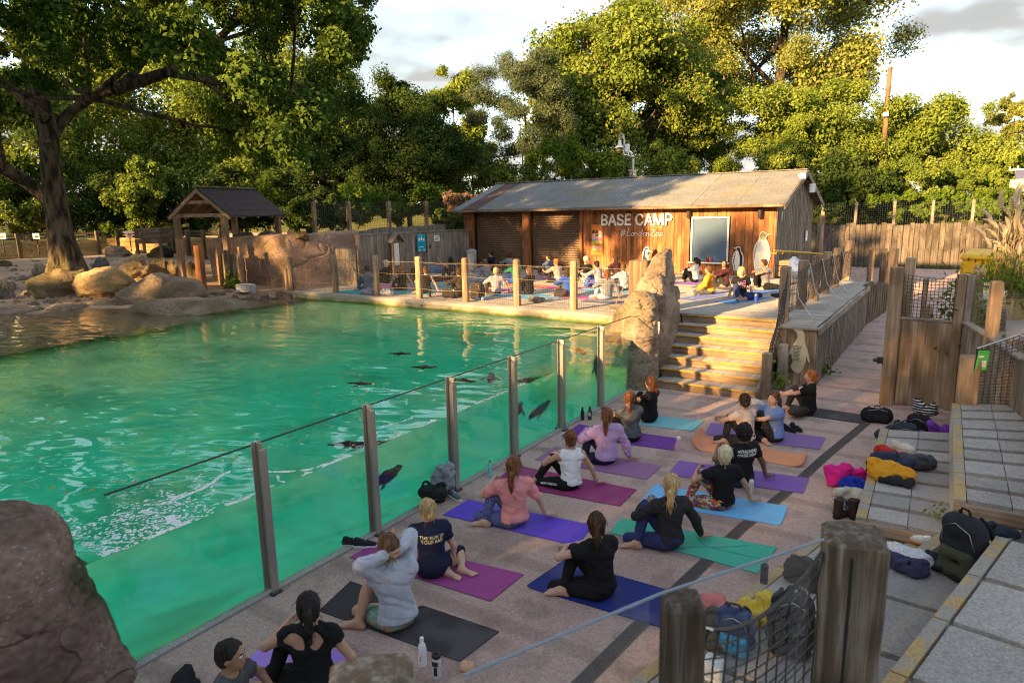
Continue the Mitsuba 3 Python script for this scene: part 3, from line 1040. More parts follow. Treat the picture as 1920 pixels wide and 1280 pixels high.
# the hand written line below it, cut from rope
a, b = PY(1163, 440, CY0 - .03), PY(1243, 437, CY0 - .03)
STROKES = {'#': [[(.25, 0), (.4, 1)], [(.55, 0), (.7, 1)], [(.1, .35), (.85, .35)], [(.15, .68), (.9, .68)]], 'L': [[(.35, 1.1), (.1, .1), (.15, 0), (.75, .05)]], 'o': [[(.3, .5), (.1, .3), (.2, 0), (.5, .1), (.55, .4), (.35, .52)]],
           'n': [[(.1, .5), (.1, 0)], [(.1, .35), (.35, .52), (.5, .4), (.5, 0)]], 'd': [[(.5, .4), (.25, .5), (.1, .25), (.2, 0), (.5, .15)], [(.7, 1), (.5, .1), (.6, 0)]], 'Z': [[(.15, .9), (.8, .95), (.1, .05), (.85, .05)]]}
adv = {'#': 1.0, 'L': .75, 'o': .62, 'n': .62, 'd': .72, 'Z': .9}
u, H_ = 0, .26
totw = sum(adv[q] for q in '#LondonZoo')
for q in '#LondonZoo':
    B = MB()
    for st in STROKES[q]:
        B.tube([(a[0] + (u + px + .15 * pz) / totw * (b[0] - a[0]), CY0 - .05, a[2] - .05 + pz * H_) for px, pz in st], .013, 5)
    part(cab, 'script_letter', B.mesh(), 'white_paint', True)
    u += adv[q]
B = MB()
for i in range(14):
    q = rng.uniform(0, 1, (4, 2))
    B.tube([(b[0] - .55 + .55 * s, CY0 - .055, a[2] - .02 + .3 * t_) for s, t_ in q], .004, 3)
part(cab, 'rope_tangle', B.mesh(), 'rope', kind='stuff')
# lamps under the eaves, floodlights on the gable
for px in (1291, 1425):
    q = PY(px, 398, CY0 - .14)
    k = part(cab, 'wall_lamp', lathe([(0, -.22), (.075, -.21), (.08, .12), (.09, .14), (.09, .32), (0, .33)], 14, q), 'dark_metal', True)
    part(k, 'bracket', MB().box(q + [0, .08, .1], (.05, .12, .05)).mesh(), 'dark_metal')
for i, (px, py_, Y) in enumerate(((1505, 330, YR - .2), (1523, 353, CY1 - .5))):
    q = PX(px, py_, XE1 + .15)
    k = part(cab, 'floodlight', MB().box(q, (.22, .12, .2 if i == 0 else .34), rotz(.4), .02).mesh(), 'white_paint')
    part(k, 'bracket', MB().beam(q, (XE1 - .02, q[1] + .02, q[2] + .02), .04, .04).mesh(), 'grey_metal')
q = PX(1466, 405, CX1 + .04)
part(cab, 'meter_box', MB().box(q, (.03, .16, .34), None, .005).mesh(), 'grey_metal')
q = PX(1512, 442, CX1 + .1)
part(cab, 'notice', MB().box(q, (.03, .3, .42), None, .004).mesh(), 'white_paint')
# yellow handrail at the gable
hr = thing('handrail', 'yellow handrail running along the grey gable of the cabin', 'handrail')
p0, p1 = PX(1452, 470, CX1 + .18), PX(1514, 473.5, CX1 + .18)
mat('rail_yellow', (.72, .43, .02), .4)
part(hr, 'rail', MB().tube([p0, p1], .032, 10).tube([p1, p1 + [1.3, 3, -.35]], .032, 10).mesh(), 'rail_yellow', True)
for t in np.linspace(.05, .95, 6):
    q = p0 + (p1 - p0) * t
    part(hr, 'bracket', MB().tube([q, q - [0, 0, .09], q - [.17, 0, .09]], .014, 6).mesh(), 'rail_yellow')
for t in (.2, .5, .8):
    q = p1 + np.array([1.3, 3, -.35]) * t
    part(hr, 'bracket', MB().tube([q, q - [0, 0, 1.0]], .02, 6).mesh(), 'rail_yellow')
# poster
pq = [PY(x, y_, CY0 - .05) for x, y_ in ((1109, 478), (1130, 421))]
ps = thing('ice_cream_poster', 'orange poster with rows of ice cream pictures on the cabin wall', 'poster')
w, h = pq[1][0] - pq[0][0], pq[1][2] - pq[0][2]
part(ps, 'panel', MB().box((pq[0][0] + w / 2, CY0 - .05, pq[0][2] + h / 2), (w, .02, h), None, .004).mesh(), cloth((.72, .23, .05)))
pc = [(.07, .04, .03), (.05, .05, .06), (.7, .55, .45), (.6, .35, .4), (.08, .06, .03), (.15, .5, .75), (.3, .55, .8), (.35, .1, .4), (.75, .2, .25), (.45, .65, .1), (.55, .7, .1), (.5, .62, .2)]
for i in range(12):
    r_, c_ = divmod(i, 3)
    part(ps, 'picture', MB().box((pq[0][0] + w * (.2 + .3 * c_), CY0 - .063, pq[0][2] + h * (.76 - .115 * r_)), (w * .25, .006, h * .095)).mesh(), cloth(pc[i]))
for i, t in enumerate(('ICE CREAM', 'SOLD HERE')):
    letters(ps, 'lettering', t, h * .05, (pq[0][0] + w * .13, CY0 - .061, pq[0][2] + h * (.24 - .075 * i)), EX, EZ, 'white_paint', .004, True, w * .74)


# penguin boards
def smooth_poly(pts, n=12):
    from scipy.interpolate import splprep, splev
    q = np.array(pts + pts[:1], float)
    tck, _ = splprep(q.T, s=0, per=True)
    return np.stack(splev(np.linspace(0, 1, len(pts) * n, endpoint=False), tck), 1)


def cutout(parent, name, pts, org, sx, sz, m, t=.03, Y=None, smooth=True):
    """a board cut to an outline; pts in 0..1, org its lower left"""
    q = smooth_poly(pts, 6) if smooth else np.array(pts)
    v, f = poly(q, 0, t)
    w = np.stack([org[0] + v[:, 0] * sx, org[1] - v[:, 2], org[2] + v[:, 1] * sz], 1)
    return part(parent, name, (w, f[:, ::-1] if False else f), m)


KING = [(.15, .0), (.05, .2), (.02, .45), (.1, .68), (.28, .82), (.33, .93), (.48, 1.0), (.62, .975), (.72, .945), (.97, .935), (.75, .89), (.68, .85), (.78, .75), (.9, .6), (.97, .4), (.88, .2), (.78, .0)]
KIN = [(.22, .03), (.14, .2), (.13, .45), (.2, .65), (.36, .8), (.5, .86), (.62, .82), (.7, .74), (.8, .58), (.86, .4), (.78, .18), (.7, .03)]
HEAD = [(.34, .85), (.36, .93), (.48, .985), (.61, .965), (.71, .938), (.93, .932), (.72, .9), (.63, .86), (.5, .87)]
mat('print_white', (.74, .70, .64), .45)
for (x0, yb, x1, yt), lab, small in (((1411, 505, 1448, 434), 'large white emperor penguin board with orange collar on the cabin wall', 0), ((1371, 510, 1396, 462), 'small black and white penguin board between window and large penguin board', 1)):
    A, Bq = PY(x0, yb, CY0 - .04), PY(x1, yt, CY0 - .04)
    A[2] = ZD + .25
    k = thing('penguin_board', lab, 'cutout board')
    sx, sz = Bq[0] - A[0], Bq[2] - A[2]
    pts, kin, hd = KING, KIN, HEAD
    if small:
        pts, kin, hd = ([(1 - a_, b_) for a_, b_ in L_] for L_ in (KING, KIN, HEAD))
    cutout(k, 'board', pts, (A[0], CY0 - .03, A[2]), sx, sz, 'print_white')
    if small:
        cutout(k, 'back_print', [(.0 + .12 + .8 * a_, .0 + .96 * b_) for a_, b_ in pts], (A[0], CY0 - .062, A[2]), sx, sz, 'black_print', .004)
        cutout(k, 'breast_print', [(.14 + .62 * a_, b_ * .98) for a_, b_ in kin], (A[0], CY0 - .067, A[2]), sx, sz, 'print_white', .004)
        cutout(k, 'cheek_print', [(.3, .86), (.28, .92), (.36, .93), (.4, .84), (.36, .78)], (A[0], CY0 - .067, A[2]), sx, sz, cloth((.75, .4, .08)), .004)
    else:
        cutout(k, 'wing_print', [(.09, .25), (.075, .45), (.14, .62), (.2, .7), (.13, .45)], (A[0], CY0 - .062, A[2]), sx, sz, cloth((.22, .19, .17)), .004)
        cutout(k, 'collar_print', [(.34, .84), (.35, .9), (.5, .88), (.62, .86), (.66, .83), (.5, .80)], (A[0], CY0 - .062, A[2]), sx, sz, cloth((.70, .40, .10)), .004)
        cutout(k, 'head_print', hd, (A[0], CY0 - .067, A[2]), sx, sz, cloth((.23, .19, .15)), .004)
A, Bq = PY(1203, 505, CY0 - .5), PY(1223, 463, CY0 - .5)
k = thing('penguin_board', 'black penguin silhouette board outlined in white behind the tall rock', 'cutout board')
A[2] = ZD
o = [(.02, .0), (.05, .5), (.15, .85), (.4, 1.0), (.65, .97), (.75, .88), (1.0, .84), (.78, .76), (.7, .6), (.75, .3), (.8, .0)]
cutout(k, 'board', o, (A[0], CY0 - .5, A[2]), Bq[0] - A[0], Bq[2] - A[2], 'white_paint')
cutout(k, 'body_print', [(.08 + .84 * a_, .97 * b_) for a_, b_ in o], (A[0], CY0 - .532, A[2]), Bq[0] - A[0], Bq[2] - A[2], 'black_print', .004)
cutout(k, 'band_print', [(.5, .9), (.36, .8), (.42, .66), (.6, .56), (.62, .3), (.74, .25), (.72, .6), (.56, .72), (.56, .8), (.7, .84)], (A[0], CY0 - .537, A[2]), Bq[0] - A[0], Bq[2] - A[2], 'white_paint', .004)
# plywood penguin on the deck wall
A, Bq = PY(1474, 688, 15.46), PY(1522, 618, 15.46)
k = thing('penguin_sign', 'pale plywood penguin sign with black text on the timber wall beside the steps', 'sign')
PLY_ = [(.22, .0), (.2, .06), (.26, .12), (.2, .3), (.18, .36), (.08, .28), (.0, .19), (.1, .4), (.24, .6), (.38, .74), (.41, .84), (.36, .9), (.22, .98), (.36, 1.0), (.55, .99), (.7, .88), (.74, .72), (.8, .6), (.92, .42), (1.0, .16), (.88, .26), (.82, .32), (.84, .2), (.76, .07), (.74, .0)]
mat('plywood', (.60, .50, .33), .6)
cutout(k, 'board', PLY_, (A[0], 15.475, A[2]), Bq[0] - A[0], Bq[2] - A[2], 'plywood', .018)
for i in range(11):
    z = A[2] + (Bq[2] - A[2]) * (.56 - .036 * i)
    wl = (.10 + .06 * rng.random()) if i not in (0, 1, 10) else .20
    part(k, 'lettering', MB().box((A[0] + (Bq[0] - A[0]) * .42, 15.455, z), (wl, .003, .010)).mesh(), 'black_print')
# lamp standard on the roof ridge
ls = thing('roof_lamp', 'grey gooseneck lamp standard on the cabin ridge', 'lamp')
q = lambda x, y_: PY(x, y_, YR + .1)
part(ls, 'pole', MB().tube([q(1186, 332), q(1187, 297)], .06, 8).tube([q(1188, 295), q(1169, 290)], .05, 8).tube([q(1170, 291), q(1170, 262), q(1168.5, 254), q(1165.5, 250.5), q(1162.5, 254), q(1161.5, 262), q(1161.5, 268)], .048, 8).mesh(), 'grey_metal', True)
c = q(1162, 272)
part(ls, 'lamp_shade', lathe([(.20, -.12), (.19, -.08), (.10, 0), (.075, .12), (.07, .2)], 14, c), 'white_paint', True)
part(ls, 'lamp_bulb', lathe([(0, -.3), (.07, -.28), (.09, -.2), (.07, -.1)], 10, c), 'rope', True)
part(ls, 'camera', MB().box(q(1176.5, 278), (.17, .17, .36), None, .03).tube([q(1178, 283), q(1178, 292)], .03, 6).mesh(), 'white_paint')
part(ls, 'base_plate', MB().box(q(1186.5, 329), (.26, .2, .45), None, .02).box(q(1186.5, 319), (.46, .1, .06)).mesh(), 'grey_metal')
part(ls, 'brace', MB().tube([q(1177, 296), q(1185, 316)], .012, 5).mesh(), 'wire')


# ================================================================ TERRACES, GATE, FENCES
def PV(x, y, a, b):
    """where a line of sight meets the upright plane through a and b"""
    a, b = np.asarray(a, float)[:2], np.asarray(b, float)[:2]
    n = V(-(b - a)[1], (b - a)[0])
    d = sight(x, y)
    t = ((a - EYE[:2]) @ n) / (d[:2] @ n)
    return EYE + d * t


def slabs(name, quad, z, nu, nv, body_z0, edge=True, skip=()):
    """a terrace step: slabs over a quadrilateral a b c d (a-b is the nosing edge), solid body below"""
    a, b, c, d = [np.asarray(q, float) for q in quad]
    s = fresh(name)
    pts = [a, b, c, d]
    v, f = poly([tuple(q) for q in pts], body_z0, z - .05)
    scene[s] = mikit.ply((v, f), 'concrete_slab')
    labels[s] = {'kind': 'structure'}

    def at(u, w):
        p, q = a + (b - a) * u, d + (c - d) * u
        return p + (q - p) * w
    e = .11 / np.linalg.norm(d - a) if edge else 0
    us = np.linspace(0, 1, nu + 1)
    us[1:-1] += rng.uniform(-.012, .012, nu - 1)
    ws = e + (1 - e) * np.linspace(0, 1, nv + 1)
    for i in range(nu):
        if edge:
            q = [at(us[i] + .002, 0), at(us[i + 1] - .002, 0), at(us[i + 1] - .002, e - .005), at(us[i] + .002, e - .005)]
            v, f = poly([tuple(x) for x in q], z - .07, z + .002)
            scene[fresh(s + '__nosing')] = mikit.ply((v, f), 'worn_yellow')
        for j in range(nv):
            g = .006 / max(np.linalg.norm(b - a) / nu, .1)
            q = [at(us[i] + g, ws[j] + .005), at(us[i + 1] - g, ws[j] + .005), at(us[i + 1] - g, ws[j + 1] - .005), at(us[i] + g, ws[j + 1] - .005)]
            v, f = poly([tuple(x) for x in q], z - .06, z + rng.uniform(-.003, .003))
            scene[fresh(s + '__slab')] = mikit.ply((v, f), 'concrete_slab', uv=np.tile((tone(0, 1), 0), (len(v), 1)))
    return s


slabs('terrace', [(5.09, 8.02), (4.99, 11.6), (5.90, 11.9), (5.98, 8.02)], .45, 8, 2, -.02)
slabs('terrace', [(5.98, 7.93), (5.885, 11.93), (6.75, 12.4), (6.85, 7.93)], .90, 9, 2, -.02)
slabs('terrace', [(6.87, 7.0), (6.78, 12.4), (9.5, 12.4), (9.5, 7.0)], 1.35, 8, 4, -.02)
slabs('terrace', [(3.55, 2.1), (4.82, 7.38), (6.27, 7.28), (5.02, 2.0)], .45, 6, 2, -.02)
slabs('terrace', [(5.04, 2.0), (6.32, 7.2), (8.6, 6.9), (7.4, 1.6)], .90, 6, 3, -.02)
# timber faces at the ends of the far terraces
B = MB().box((5.52, 7.99, .36), (.86, .05, .13), None, .01, (.8, 0)).box((5.5, 8.0, .14), (.82, .04, .28), None, .01, (.3, 0))
k = struct('terrace_end', B.mesh(), 'timber_brown', uv=B.uv())
B = MB().box((6.4, 7.90, .80), (.84, .05, .14), None, .01, (.8, 0)).box((6.4, 7.91, .42), (.8, .04, .60), None, .01, (.2, 0))
k = struct('terrace_end', B.mesh(), 'timber_brown', uv=B.uv())
mat('dark_tread', (.10, .085, .08), .9)
aisle = fresh('aisle_steps')
labels[aisle] = {'kind': 'structure'}
B = MB()
for i, (x0, x1, z) in enumerate(((5.02, 5.42, .12), (5.42, 5.72, .30), (5.72, 6.29, .50), (6.29, 6.7, .72))):
    sk = .25
    q = [(x0 - .05, 7.32), (x0 + .18, 7.97), (x1 + .18, 7.97), (x1 - .05, 7.32)]
    B.add(*poly(q, -.02, z - .01))
    v, f = poly([(x0 - .055, 7.33), (x0 + .175, 7.96), (x0 + .30, 7.96), (x0 + .07, 7.33)], z - .1, z + .004)
    scene[fresh(aisle + '__nosing')] = mikit.ply((v, f), 'worn_yellow')
scene[aisle] = mikit.ply(B.mesh(), 'dark_tread')
# landing where the camera stands, behind the glass rail
struct('landing', poly([(5.1, -3), (4.6, -.6), (9, 1.0), (9, -3)], -.02, 2.2), 'concrete_slab')

# slot drain across the plaza
dr_pts = [P(1060, 1310), P(1185, 1185), P(1390, 990), P(1475, 922), P(1545, 858), P(1624, 793)]
B, C = MB(), MB()
for a, b in zip(dr_pts[:-1], dr_pts[1:]):
    d = unit(b - a)
    n_ = V(-d[1], d[0], 0)
    q = [a + n_ * .075, b + n_ * .075, b - n_ * .075, a - n_ * .075]
    B.add(*(np.array([x + [0, 0, .0025] for x in q]), np.array([[3, 2, 1, 0]])))
    L = np.linalg.norm(b - a)
    for s in np.arange(.012, L, .024):
        C.box(a + d * s + [0, 0, .003], (.125, .012, .004), rotz(math.atan2(d[1], d[0]) - math.pi / 2))
    for e in (-1, 1):
        C.box((a + b) / 2 + n_ * e * .068 + [0, 0, .003], (.012, L, .004), rotz(math.atan2(d[1], d[0]) - math.pi / 2))
dk = thing('slot_drain', 'dark cast iron slot drain running diagonally across the plaza under the mats', 'drain')
mat('drain_dark', (.03, .026, .024), .8)
mat('drain_iron', (.105, .08, .07), .7)
part(dk, 'channel', B.mesh(), 'drain_dark')
part(dk, 'grate', C.mesh(), 'drain_iron', kind='stuff')

# ---- the timber gate and what joins it
gate = thing('timber_gate', 'tall timber plank gate with a netted window at the foot of the path', 'gate')
G0, G1 = V(4.70, 14.75, 0), V(5.90, 14.97, 0)
gd = unit(G1 - G0)
gn = V(gd[1], -gd[0], 0)
ga = math.atan2(gd[1], gd[0])
timber_post(gate, 'post', *(G0 + gd * .11)[:2], 0, 2.70, .22, 'timber_brown', ga, .015, lo=.6, hi=.8)
timber_post(gate, 'post', *(G0 + gd * .30 + V(.0, .35, 0))[:2], 0, 2.85, .17, 'timber_brown', ga, .015, lo=.7, hi=.9)
for i in range(4):
    q = G0 + gd * (.25 + .215 * (i + .5))
    board(gate, 'plank', q + [0, 0, .03], q + [0, 0, 1.70 - .012 * i], .205, .045, (*(-gn[:2]), 0), 'timber_brown', .008, d=2, lo=.35, hi=.95)
B = MB().beam(G0 + gd * .22 + [0, 0, 1.73], G0 + gd * 1.10 + [0, 0, 1.69], .08, .05, (0, 0, 1), .006, (.3, 0))
part(gate, 'rail', B.mesh(), 'timber_grey', uv=B.uv())
timber_post(gate, 'post', *(G1 - gd * .06)[:2], 0, 2.58, .14, 'timber_brown', ga, .012, lo=.4, hi=.6)
timber_post(gate, 'post', *(G1 + gd * .08)[:2], 0, 2.58, .12, 'timber_grey', ga, .012, lo=.6, hi=.8)
part(gate, 'net', net_mesh(G0 + gd * .24 - gn * .02, G1 - gd * .14 - gn * .02, 1.76, 2.56, 1.74, 2.50, .062, .0055, .03, .02), 'wire', kind='stuff')
q = G0 - gd * .05 + [0, 0, .88]
part(gate, 'latch', MB().box(q, (.12, .09, .13), rotz(ga), .015).tube([q - gd * .05, q - gd * .12], .035, 8).mesh(), 'dark_metal')
B = MB().box(G0 + gd * .55 + V(-.1, 7, .55), (.2, .2, 1.1), None, .01, (.6, 2)).box(G0 + gd * .42 + V(-.1, 7.2, .9), (.14, .14, 1.8), None, .01, (.8, 2))
k = thing('path_posts', 'pair of short timber posts on the path seen through the gate net', 'post')
part(k, 'post', B.mesh(), 'timber_brown', uv=B.uv())

# plank wall with glass on top right of the gate
W0, W1 = V(5.98, 14.95, 0), V(6.80, 11.3, 0)
wl = thing('plank_wall', 'low plank wall carrying glass panes right of the gate', 'wall')
wd = unit(W1 - W0)
wn_ = V(-wd[1], wd[0], 0) * -1
n_ = 14
for i in range(n_):
    q = W0 + (W1 - W0) * (i + .5) / n_
    board(wl, 'plank', q, q + [0, 0, 1.66], np.linalg.norm(W1 - W0) / n_ - .008, .05, (wn_[0], wn_[1], 0), 'timber_grey', .008, d=2, lo=.3, hi=.8)
B = MB().beam(W0 + [0, 0, 1.69], W1 + [0, 0, 1.69], .16, .05, (0, 0, 1), .008, (.35, 1))
part(wl, 'ledge', B.mesh(), 'timber_grey', uv=B.uv())
for t in (.42, .98):
    q = W0 + (W1 - W0) * t
    timber_post(wl, 'post', q[0], q[1], 1.2, 2.62, .17, 'timber_brown', ga, .014, lo=.65, hi=.85)
for a, b in ((.03, .39), (.45, .95)):
    q, r_ = W0 + (W1 - W0) * a, W0 + (W1 - W0) * b
    part(wl, 'pane', (np.array([q + [0, 0, 1.72], r_ + [0, 0, 1.72], r_ + [0, 0, 2.55], q + [0, 0, 2.55]]), np.array([[0, 1, 2, 3]])), 'pane')
tp = thing('bollard_post', 'thick square post at the far end of the upper terrace before the plank wall', 'post')
timber_post(tp, 'post', 6.06, 12.05, .88, 1.62, .26, 'timber_brown', .1, .015, lo=.3, hi=.4)
nf = thing('rope_net_fence', 'dark knotted net hung from a taut cord across the end of the upper terrace', 'net fence')
A_, B_ = V(6.12, 12.0, 0), V(7.4, 12.35, 0)
part(nf, 'net', net_mesh(A_, B_, .93, 1.75, .93, 2.35, .072, .0055, .02, .03), 'wire', kind='stuff')
part(nf, 'cord', MB().tube([A_ + [0, 0, 1.75], B_ + [0, 0, 2.35]], .013, 6).mesh(), 'grey_metal')
timber_post(nf, 'post', 7.48, 12.4, .9, 2.5, .18, 'timber_brown', 0)
q = PV(1841, 675, A_ + [0, -.06, 0], B_ + [0, -.06, 0])
sg = thing('green_sign', 'small green sign with black frame hung on the dark net fence', 'sign')
ra = rotz(.55) @ rotx(.12)
part(sg, 'frame', MB().box(q, (.19, .02, .34), ra, .006).mesh(), 'dark_metal')
part(sg, 'panel', MB().box(q - ra @ V(0, .013, 0), (.165, .006, .31), ra).mesh(), cloth((.13, .52, .10)))
part(sg, 'print', MB().box(q - ra @ V(-.02, .018, .05), (.07, .003, .10), ra).box(q - ra @ V(.03, .018, -.06), (.08, .003, .03), ra).mesh(), 'print_white')
# back terrace behind the glass where the woman sits
struct('back_terrace', poly([(6.2, 15.4), (6.2, 19.5), (12, 19.5), (12, 14.4)], -.02, 1.38), 'concrete_slab')
for i, (x, y_, z) in enumerate(((7.0, 15.0, 1.62), (6.9, 14.0, 1.9))):
    B = MB().box((x + .6, y_, z), (1.4, .42, .10), rotz(-.25), .01, (.8, 0)).box((x + .7, y_ + .03, z - .2), (1.2, .36, .32), rotz(-.25), .01, (.3, 0))
    k = thing('timber_bench', ('lower' if i == 0 else 'upper') + ' honey timber bench block at the right edge behind the net', 'bench')
    part(k, 'seat', B.mesh(), 'timber_brown', uv=B.uv())

# ---- palisade at the back right and the wire fence over it
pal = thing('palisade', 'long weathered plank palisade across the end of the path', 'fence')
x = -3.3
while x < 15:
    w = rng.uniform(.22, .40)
    board(pal, 'plank', (x + w / 2, 47.15 + rng.uniform(-.03, .03), -.02), (x + w / 2 + rng.uniform(-.01, .01), 47.15, 2.62 + rng.uniform(-.10, .14)), w - .02, .12, (0, 1, 0), 'timber_palisade' if 'timber_palisade' in scene else mat('timber_palisade', wood_fn((.105, .082, .066), (.17, .14, .118), (.042, .033, .027), .7), .9), .02, d=2, lo=.1, hi=.85)  # timber darkened in place of dappled shade on the planks
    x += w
wf = thing('wire_fence', 'weldmesh fence on timber posts above the plank palisade', 'fence')
pxs = [1541, 1604, 1676, 1748, 1823, 1905]
xs = [float(PY(x, 410, 47.6)[0]) for x in pxs]
for x in xs:
    timber_post(wf, 'post', x, 47.6, 1.5, 3.95, .15, 'timber_grey', 0, lo=.6, hi=.8)
    part(wf, 'spike', MB().tube([(x, 47.6, 3.9), (x - .12, 47.55, 4.2)], .02, 5).mesh(), 'grey_metal')
xs = [-3.0] + xs + [14.5]
for a, b in zip(xs[:-1], xs[1:]):
    part(wf, 'mesh_panel', net_mesh((a, 47.5, 0), (b, 47.5, 0), 2.4, 3.9, 2.4, 3.9, .12, .0032, n=3), 'grey_metal', kind='stuff')
k = thing('thin_post', 'slim tall tan post standing beside the cabin corner in front of the palisade', 'post')
q = P(1538, 500, .6)
q = PY(1539, 470, 36)
timber_post(k, 'post', q[0], q[1], 0, float(PY(1539, 397, 36)[2]), .14, 'timber_brown', 0, lo=.9, hi=.95)
k = thing('telegraph_pole', 'tall orange brown telegraph pole rising in front of the lit bushes', 'pole')
q = PD(1655, 300, 58)
zt = PD(1656, 128, 58)[2]
B = MB().add(*tube([(q[0], q[1], 2), (q[0], q[1], zt - 1.1), (q[0], q[1], zt)], [.22, .16, .14], 10), (.75, 2))
part(k, 'pole', B.mesh(), 'timber_pole' if 'timber_pole' in scene else mat('timber_pole', wood_fn((.19, .10, .055), (.27, .155, .09), (.08, .045, .026), .6), .8), True, uv=B.uv())
part(k, 'junction_box', MB().box(PD(1661, 215, 57.7), (.4, .25, .3), None, .03).mesh(), 'grey_metal')

# weather station, crane
ws = thing('weather_station', 'grey instrument box and small solar panel on a frame at the right edge', 'weather station')
q = PD(1910, 348, 52)
part(ws, 'box', MB().box(q, (.85, .4, .75), rotz(-.6), .03).mesh(), cloth((.42, .41, .38)))
q2 = PD(1917, 328, 52)
part(ws, 'solar_panel', MB().box(q2, (.8, .06, .6), rotz(-.6) @ rotx(.5), .01).mesh(), cloth((.12, .13, .28)))
part(ws, 'frame', MB().beam(PD(1898, 366, 52) + [0, 0, -.6], PD(1906, 340, 52), .06, .06).beam(PD(1905, 368, 52) + [0, 0, -.6], PD(1911, 355, 52), .06, .06).beam(PD(1892, 319, 52), PD(1925, 317, 52), .07, .07)
     .beam(PD(1894, 318, 52), PD(1894, 313, 52), .06, .06).beam(PD(1909, 317, 52), PD(1909, 311, 52), .06, .06).mesh(), 'grey_metal')
cr = thing('crane', 'faint distant construction crane above the right hand trees', 'crane')
c0, c1 = PD(1763, 215, 260), PD(1757, 140, 260)
B = MB()
for s in (-.5, .5):
    B.tube([c0 + [s, 0, -8], c1 + [s, 0, 0]], .10, 4)
for t in np.arange(0, 1, .06):
    a = c0 + (c1 - c0) * t
    B.tube([a + [-.5, 0, 0], a + (c1 - c0) * .06 + [.5, 0, 0]], .06, 3)
part(cr, 'mast', B.mesh(), cloth((.45, .35, .33)))
part(cr, 'jib', MB().tube([PD(1751, 146, 260), PD(1759, 141, 260), PD(1765, 175, 260), PD(1768, 205, 260)], .09, 4).box(PD(1752, 178, 260), (.8, .8, .8)).mesh(), cloth((.45, .35, .33)))

# ---- glass rail with posts in the near right corner
big = thing('corner_post', 'massive split grey brown timber post in the near right corner', 'post')
zt = 2.18
q = (P(1530, 1003, zt) + P(1662, 990, zt)) / 2
c = V(5.495, 3.80, 0)
v, f = cbox((.30, .30, 1.35), .035)
v = v + .006 * (nfbm(v * 9, 3, 2) - .5)[:, None]
m_ = trimesh.Trimesh(v, f).subdivide().subdivide().subdivide().subdivide()
w_ = np.array(m_.vertices)
w_ += ((nfbm(w_ * [26, 26, 2.2], 3, 4) - .5) * .014)[:, None] * np.sign(w_) * [1, 1, 0]
w_[:, 2] += np.where(w_[:, 2] > .6, (nfbm(w_[:, [0, 1, 2]] * 11, 3, 7) - .5) * .035, 0)
CORNER = (w_, np.array(m_.faces))
ROT = rotz(.26)
p_ = ROT @ V(0, 0, 0)
part(big, 'post', (w_ @ ROT.T + c + [0, 0, zt - .675], m_.faces), 'timber_dark', 30, uv=np.tile((.9, 2), (len(w_), 1))) if 0 else None
scene[big + '__post'] = mikit.ply((w_ @ ROT.T + c + [0, 0, zt - .675], m_.faces), 'timber_corner' if 'timber_corner' in scene else mat('timber_corner', wood_fn((.105, .074, .052), (.26, .215, .18), (.032, .023, .017), .6), .9), uv=np.tile((.55, 2), (len(w_), 1)))
part(big, 'split', MB().box(c + ROT @ V(-.03, -.146, -.02) + [0, 0, zt - .70], (.014, .02, 1.28), ROT).mesh(), 'black_print')
near = thing('rail_post', 'dark square timber rail post left of the massive corner post', 'post')
c2 = V(4.91, 2.79, 0)
w2 = w_ * [.62, .62, 1]
scene[near + '__post'] = mikit.ply((w2 @ rotz(.5).T + c2 + [0, 0, 2.14 - .675], m_.faces), 'timber_corner', uv=np.tile((.2, 2), (len(w_), 1)))
stub = thing('stub_post', 'grey furry weathered post top at the bottom edge of the view', 'post')
q = P(702, 1262, 2.2)
w3 = w_ * [1.05, 1.05, 1]
scene[stub + '__post'] = mikit.ply((w3 @ rotz(.75).T + [q[0], q[1] - .02, 2.2 - .675], m_.faces), 'timber_corner', uv=np.tile((.75, 2), (len(w_), 1)))
gr = thing('glass_rail', 'near glass balustrade with a grey edge between the corner post and the stub post', 'glass barrier')
e0, e1, e2 = P(868, 1268, 2.17), P(1238, 1114, 2.17), P(1545, 1012, 2.17)
for a, b in ((e0, e1), (e1, e2)):
    part(gr, 'pane', (np.array([a, b, b - [0, 0, 1.1], a - [0, 0, 1.1]]), np.array([[0, 1, 2, 3]])), 'pane')
    part(gr, 'pane_edge', MB().beam(a + [0, 0, .004], b + [0, 0, .004], .012, .014, (0, 0, 1), .003).mesh(), 'edge_blue' if 'edge_blue' in scene else mat('edge_blue', (.22, .25, .30), .25))
nn = thing('rail_net', 'black rope net sagging between the rail post and the corner post', 'net')
part(nn, 'net', net_mesh(c2 + V(.1, .02, 0), c + V(-.14, -.12, 0), .95, 2.0, .95, 2.08, .085, .005, .14, .05, n=4), 'wire', kind='stuff')
ts = np.linspace(0, 1, 12)
part(nn, 'head_rope', MB().tube([(c2 + V(.1, .02, 0)) * (1 - t) + (c + V(-.14, -.12, 0)) * t + [0, 0, 2.0 + .08 * t - .14 * 4 * t * (1 - t)] for t in ts], .011, 6).mesh(), 'wire', True)
part(nn, 'hook', MB().tube([c2 + V(.10, .0, 2.02), c2 + V(.13, .03, 2.0), c2 + V(.12, .04, 1.97)], .008, 6).mesh(), 'grey_metal')


# ================================================================ LEFT: SHELTER, CAST WALL, BOARD WALL, BEACH
RW = [V(-19.6, 16.4, 0), V(-17.2, 16.5, 0), V(-15.4, 16.9, 0), V(-14.75, 18.2, 0), V(-14.45, 19.5, 0)]


def along(pts, u):
    L = np.cumsum([0] + [np.linalg.norm(b - a) for a, b in zip(pts[:-1], pts[1:])])
    s = np.asarray(u) * L[-1]
    return np.stack([np.interp(s, L, [p[k] for p in pts]) for k in range(3)], -1)


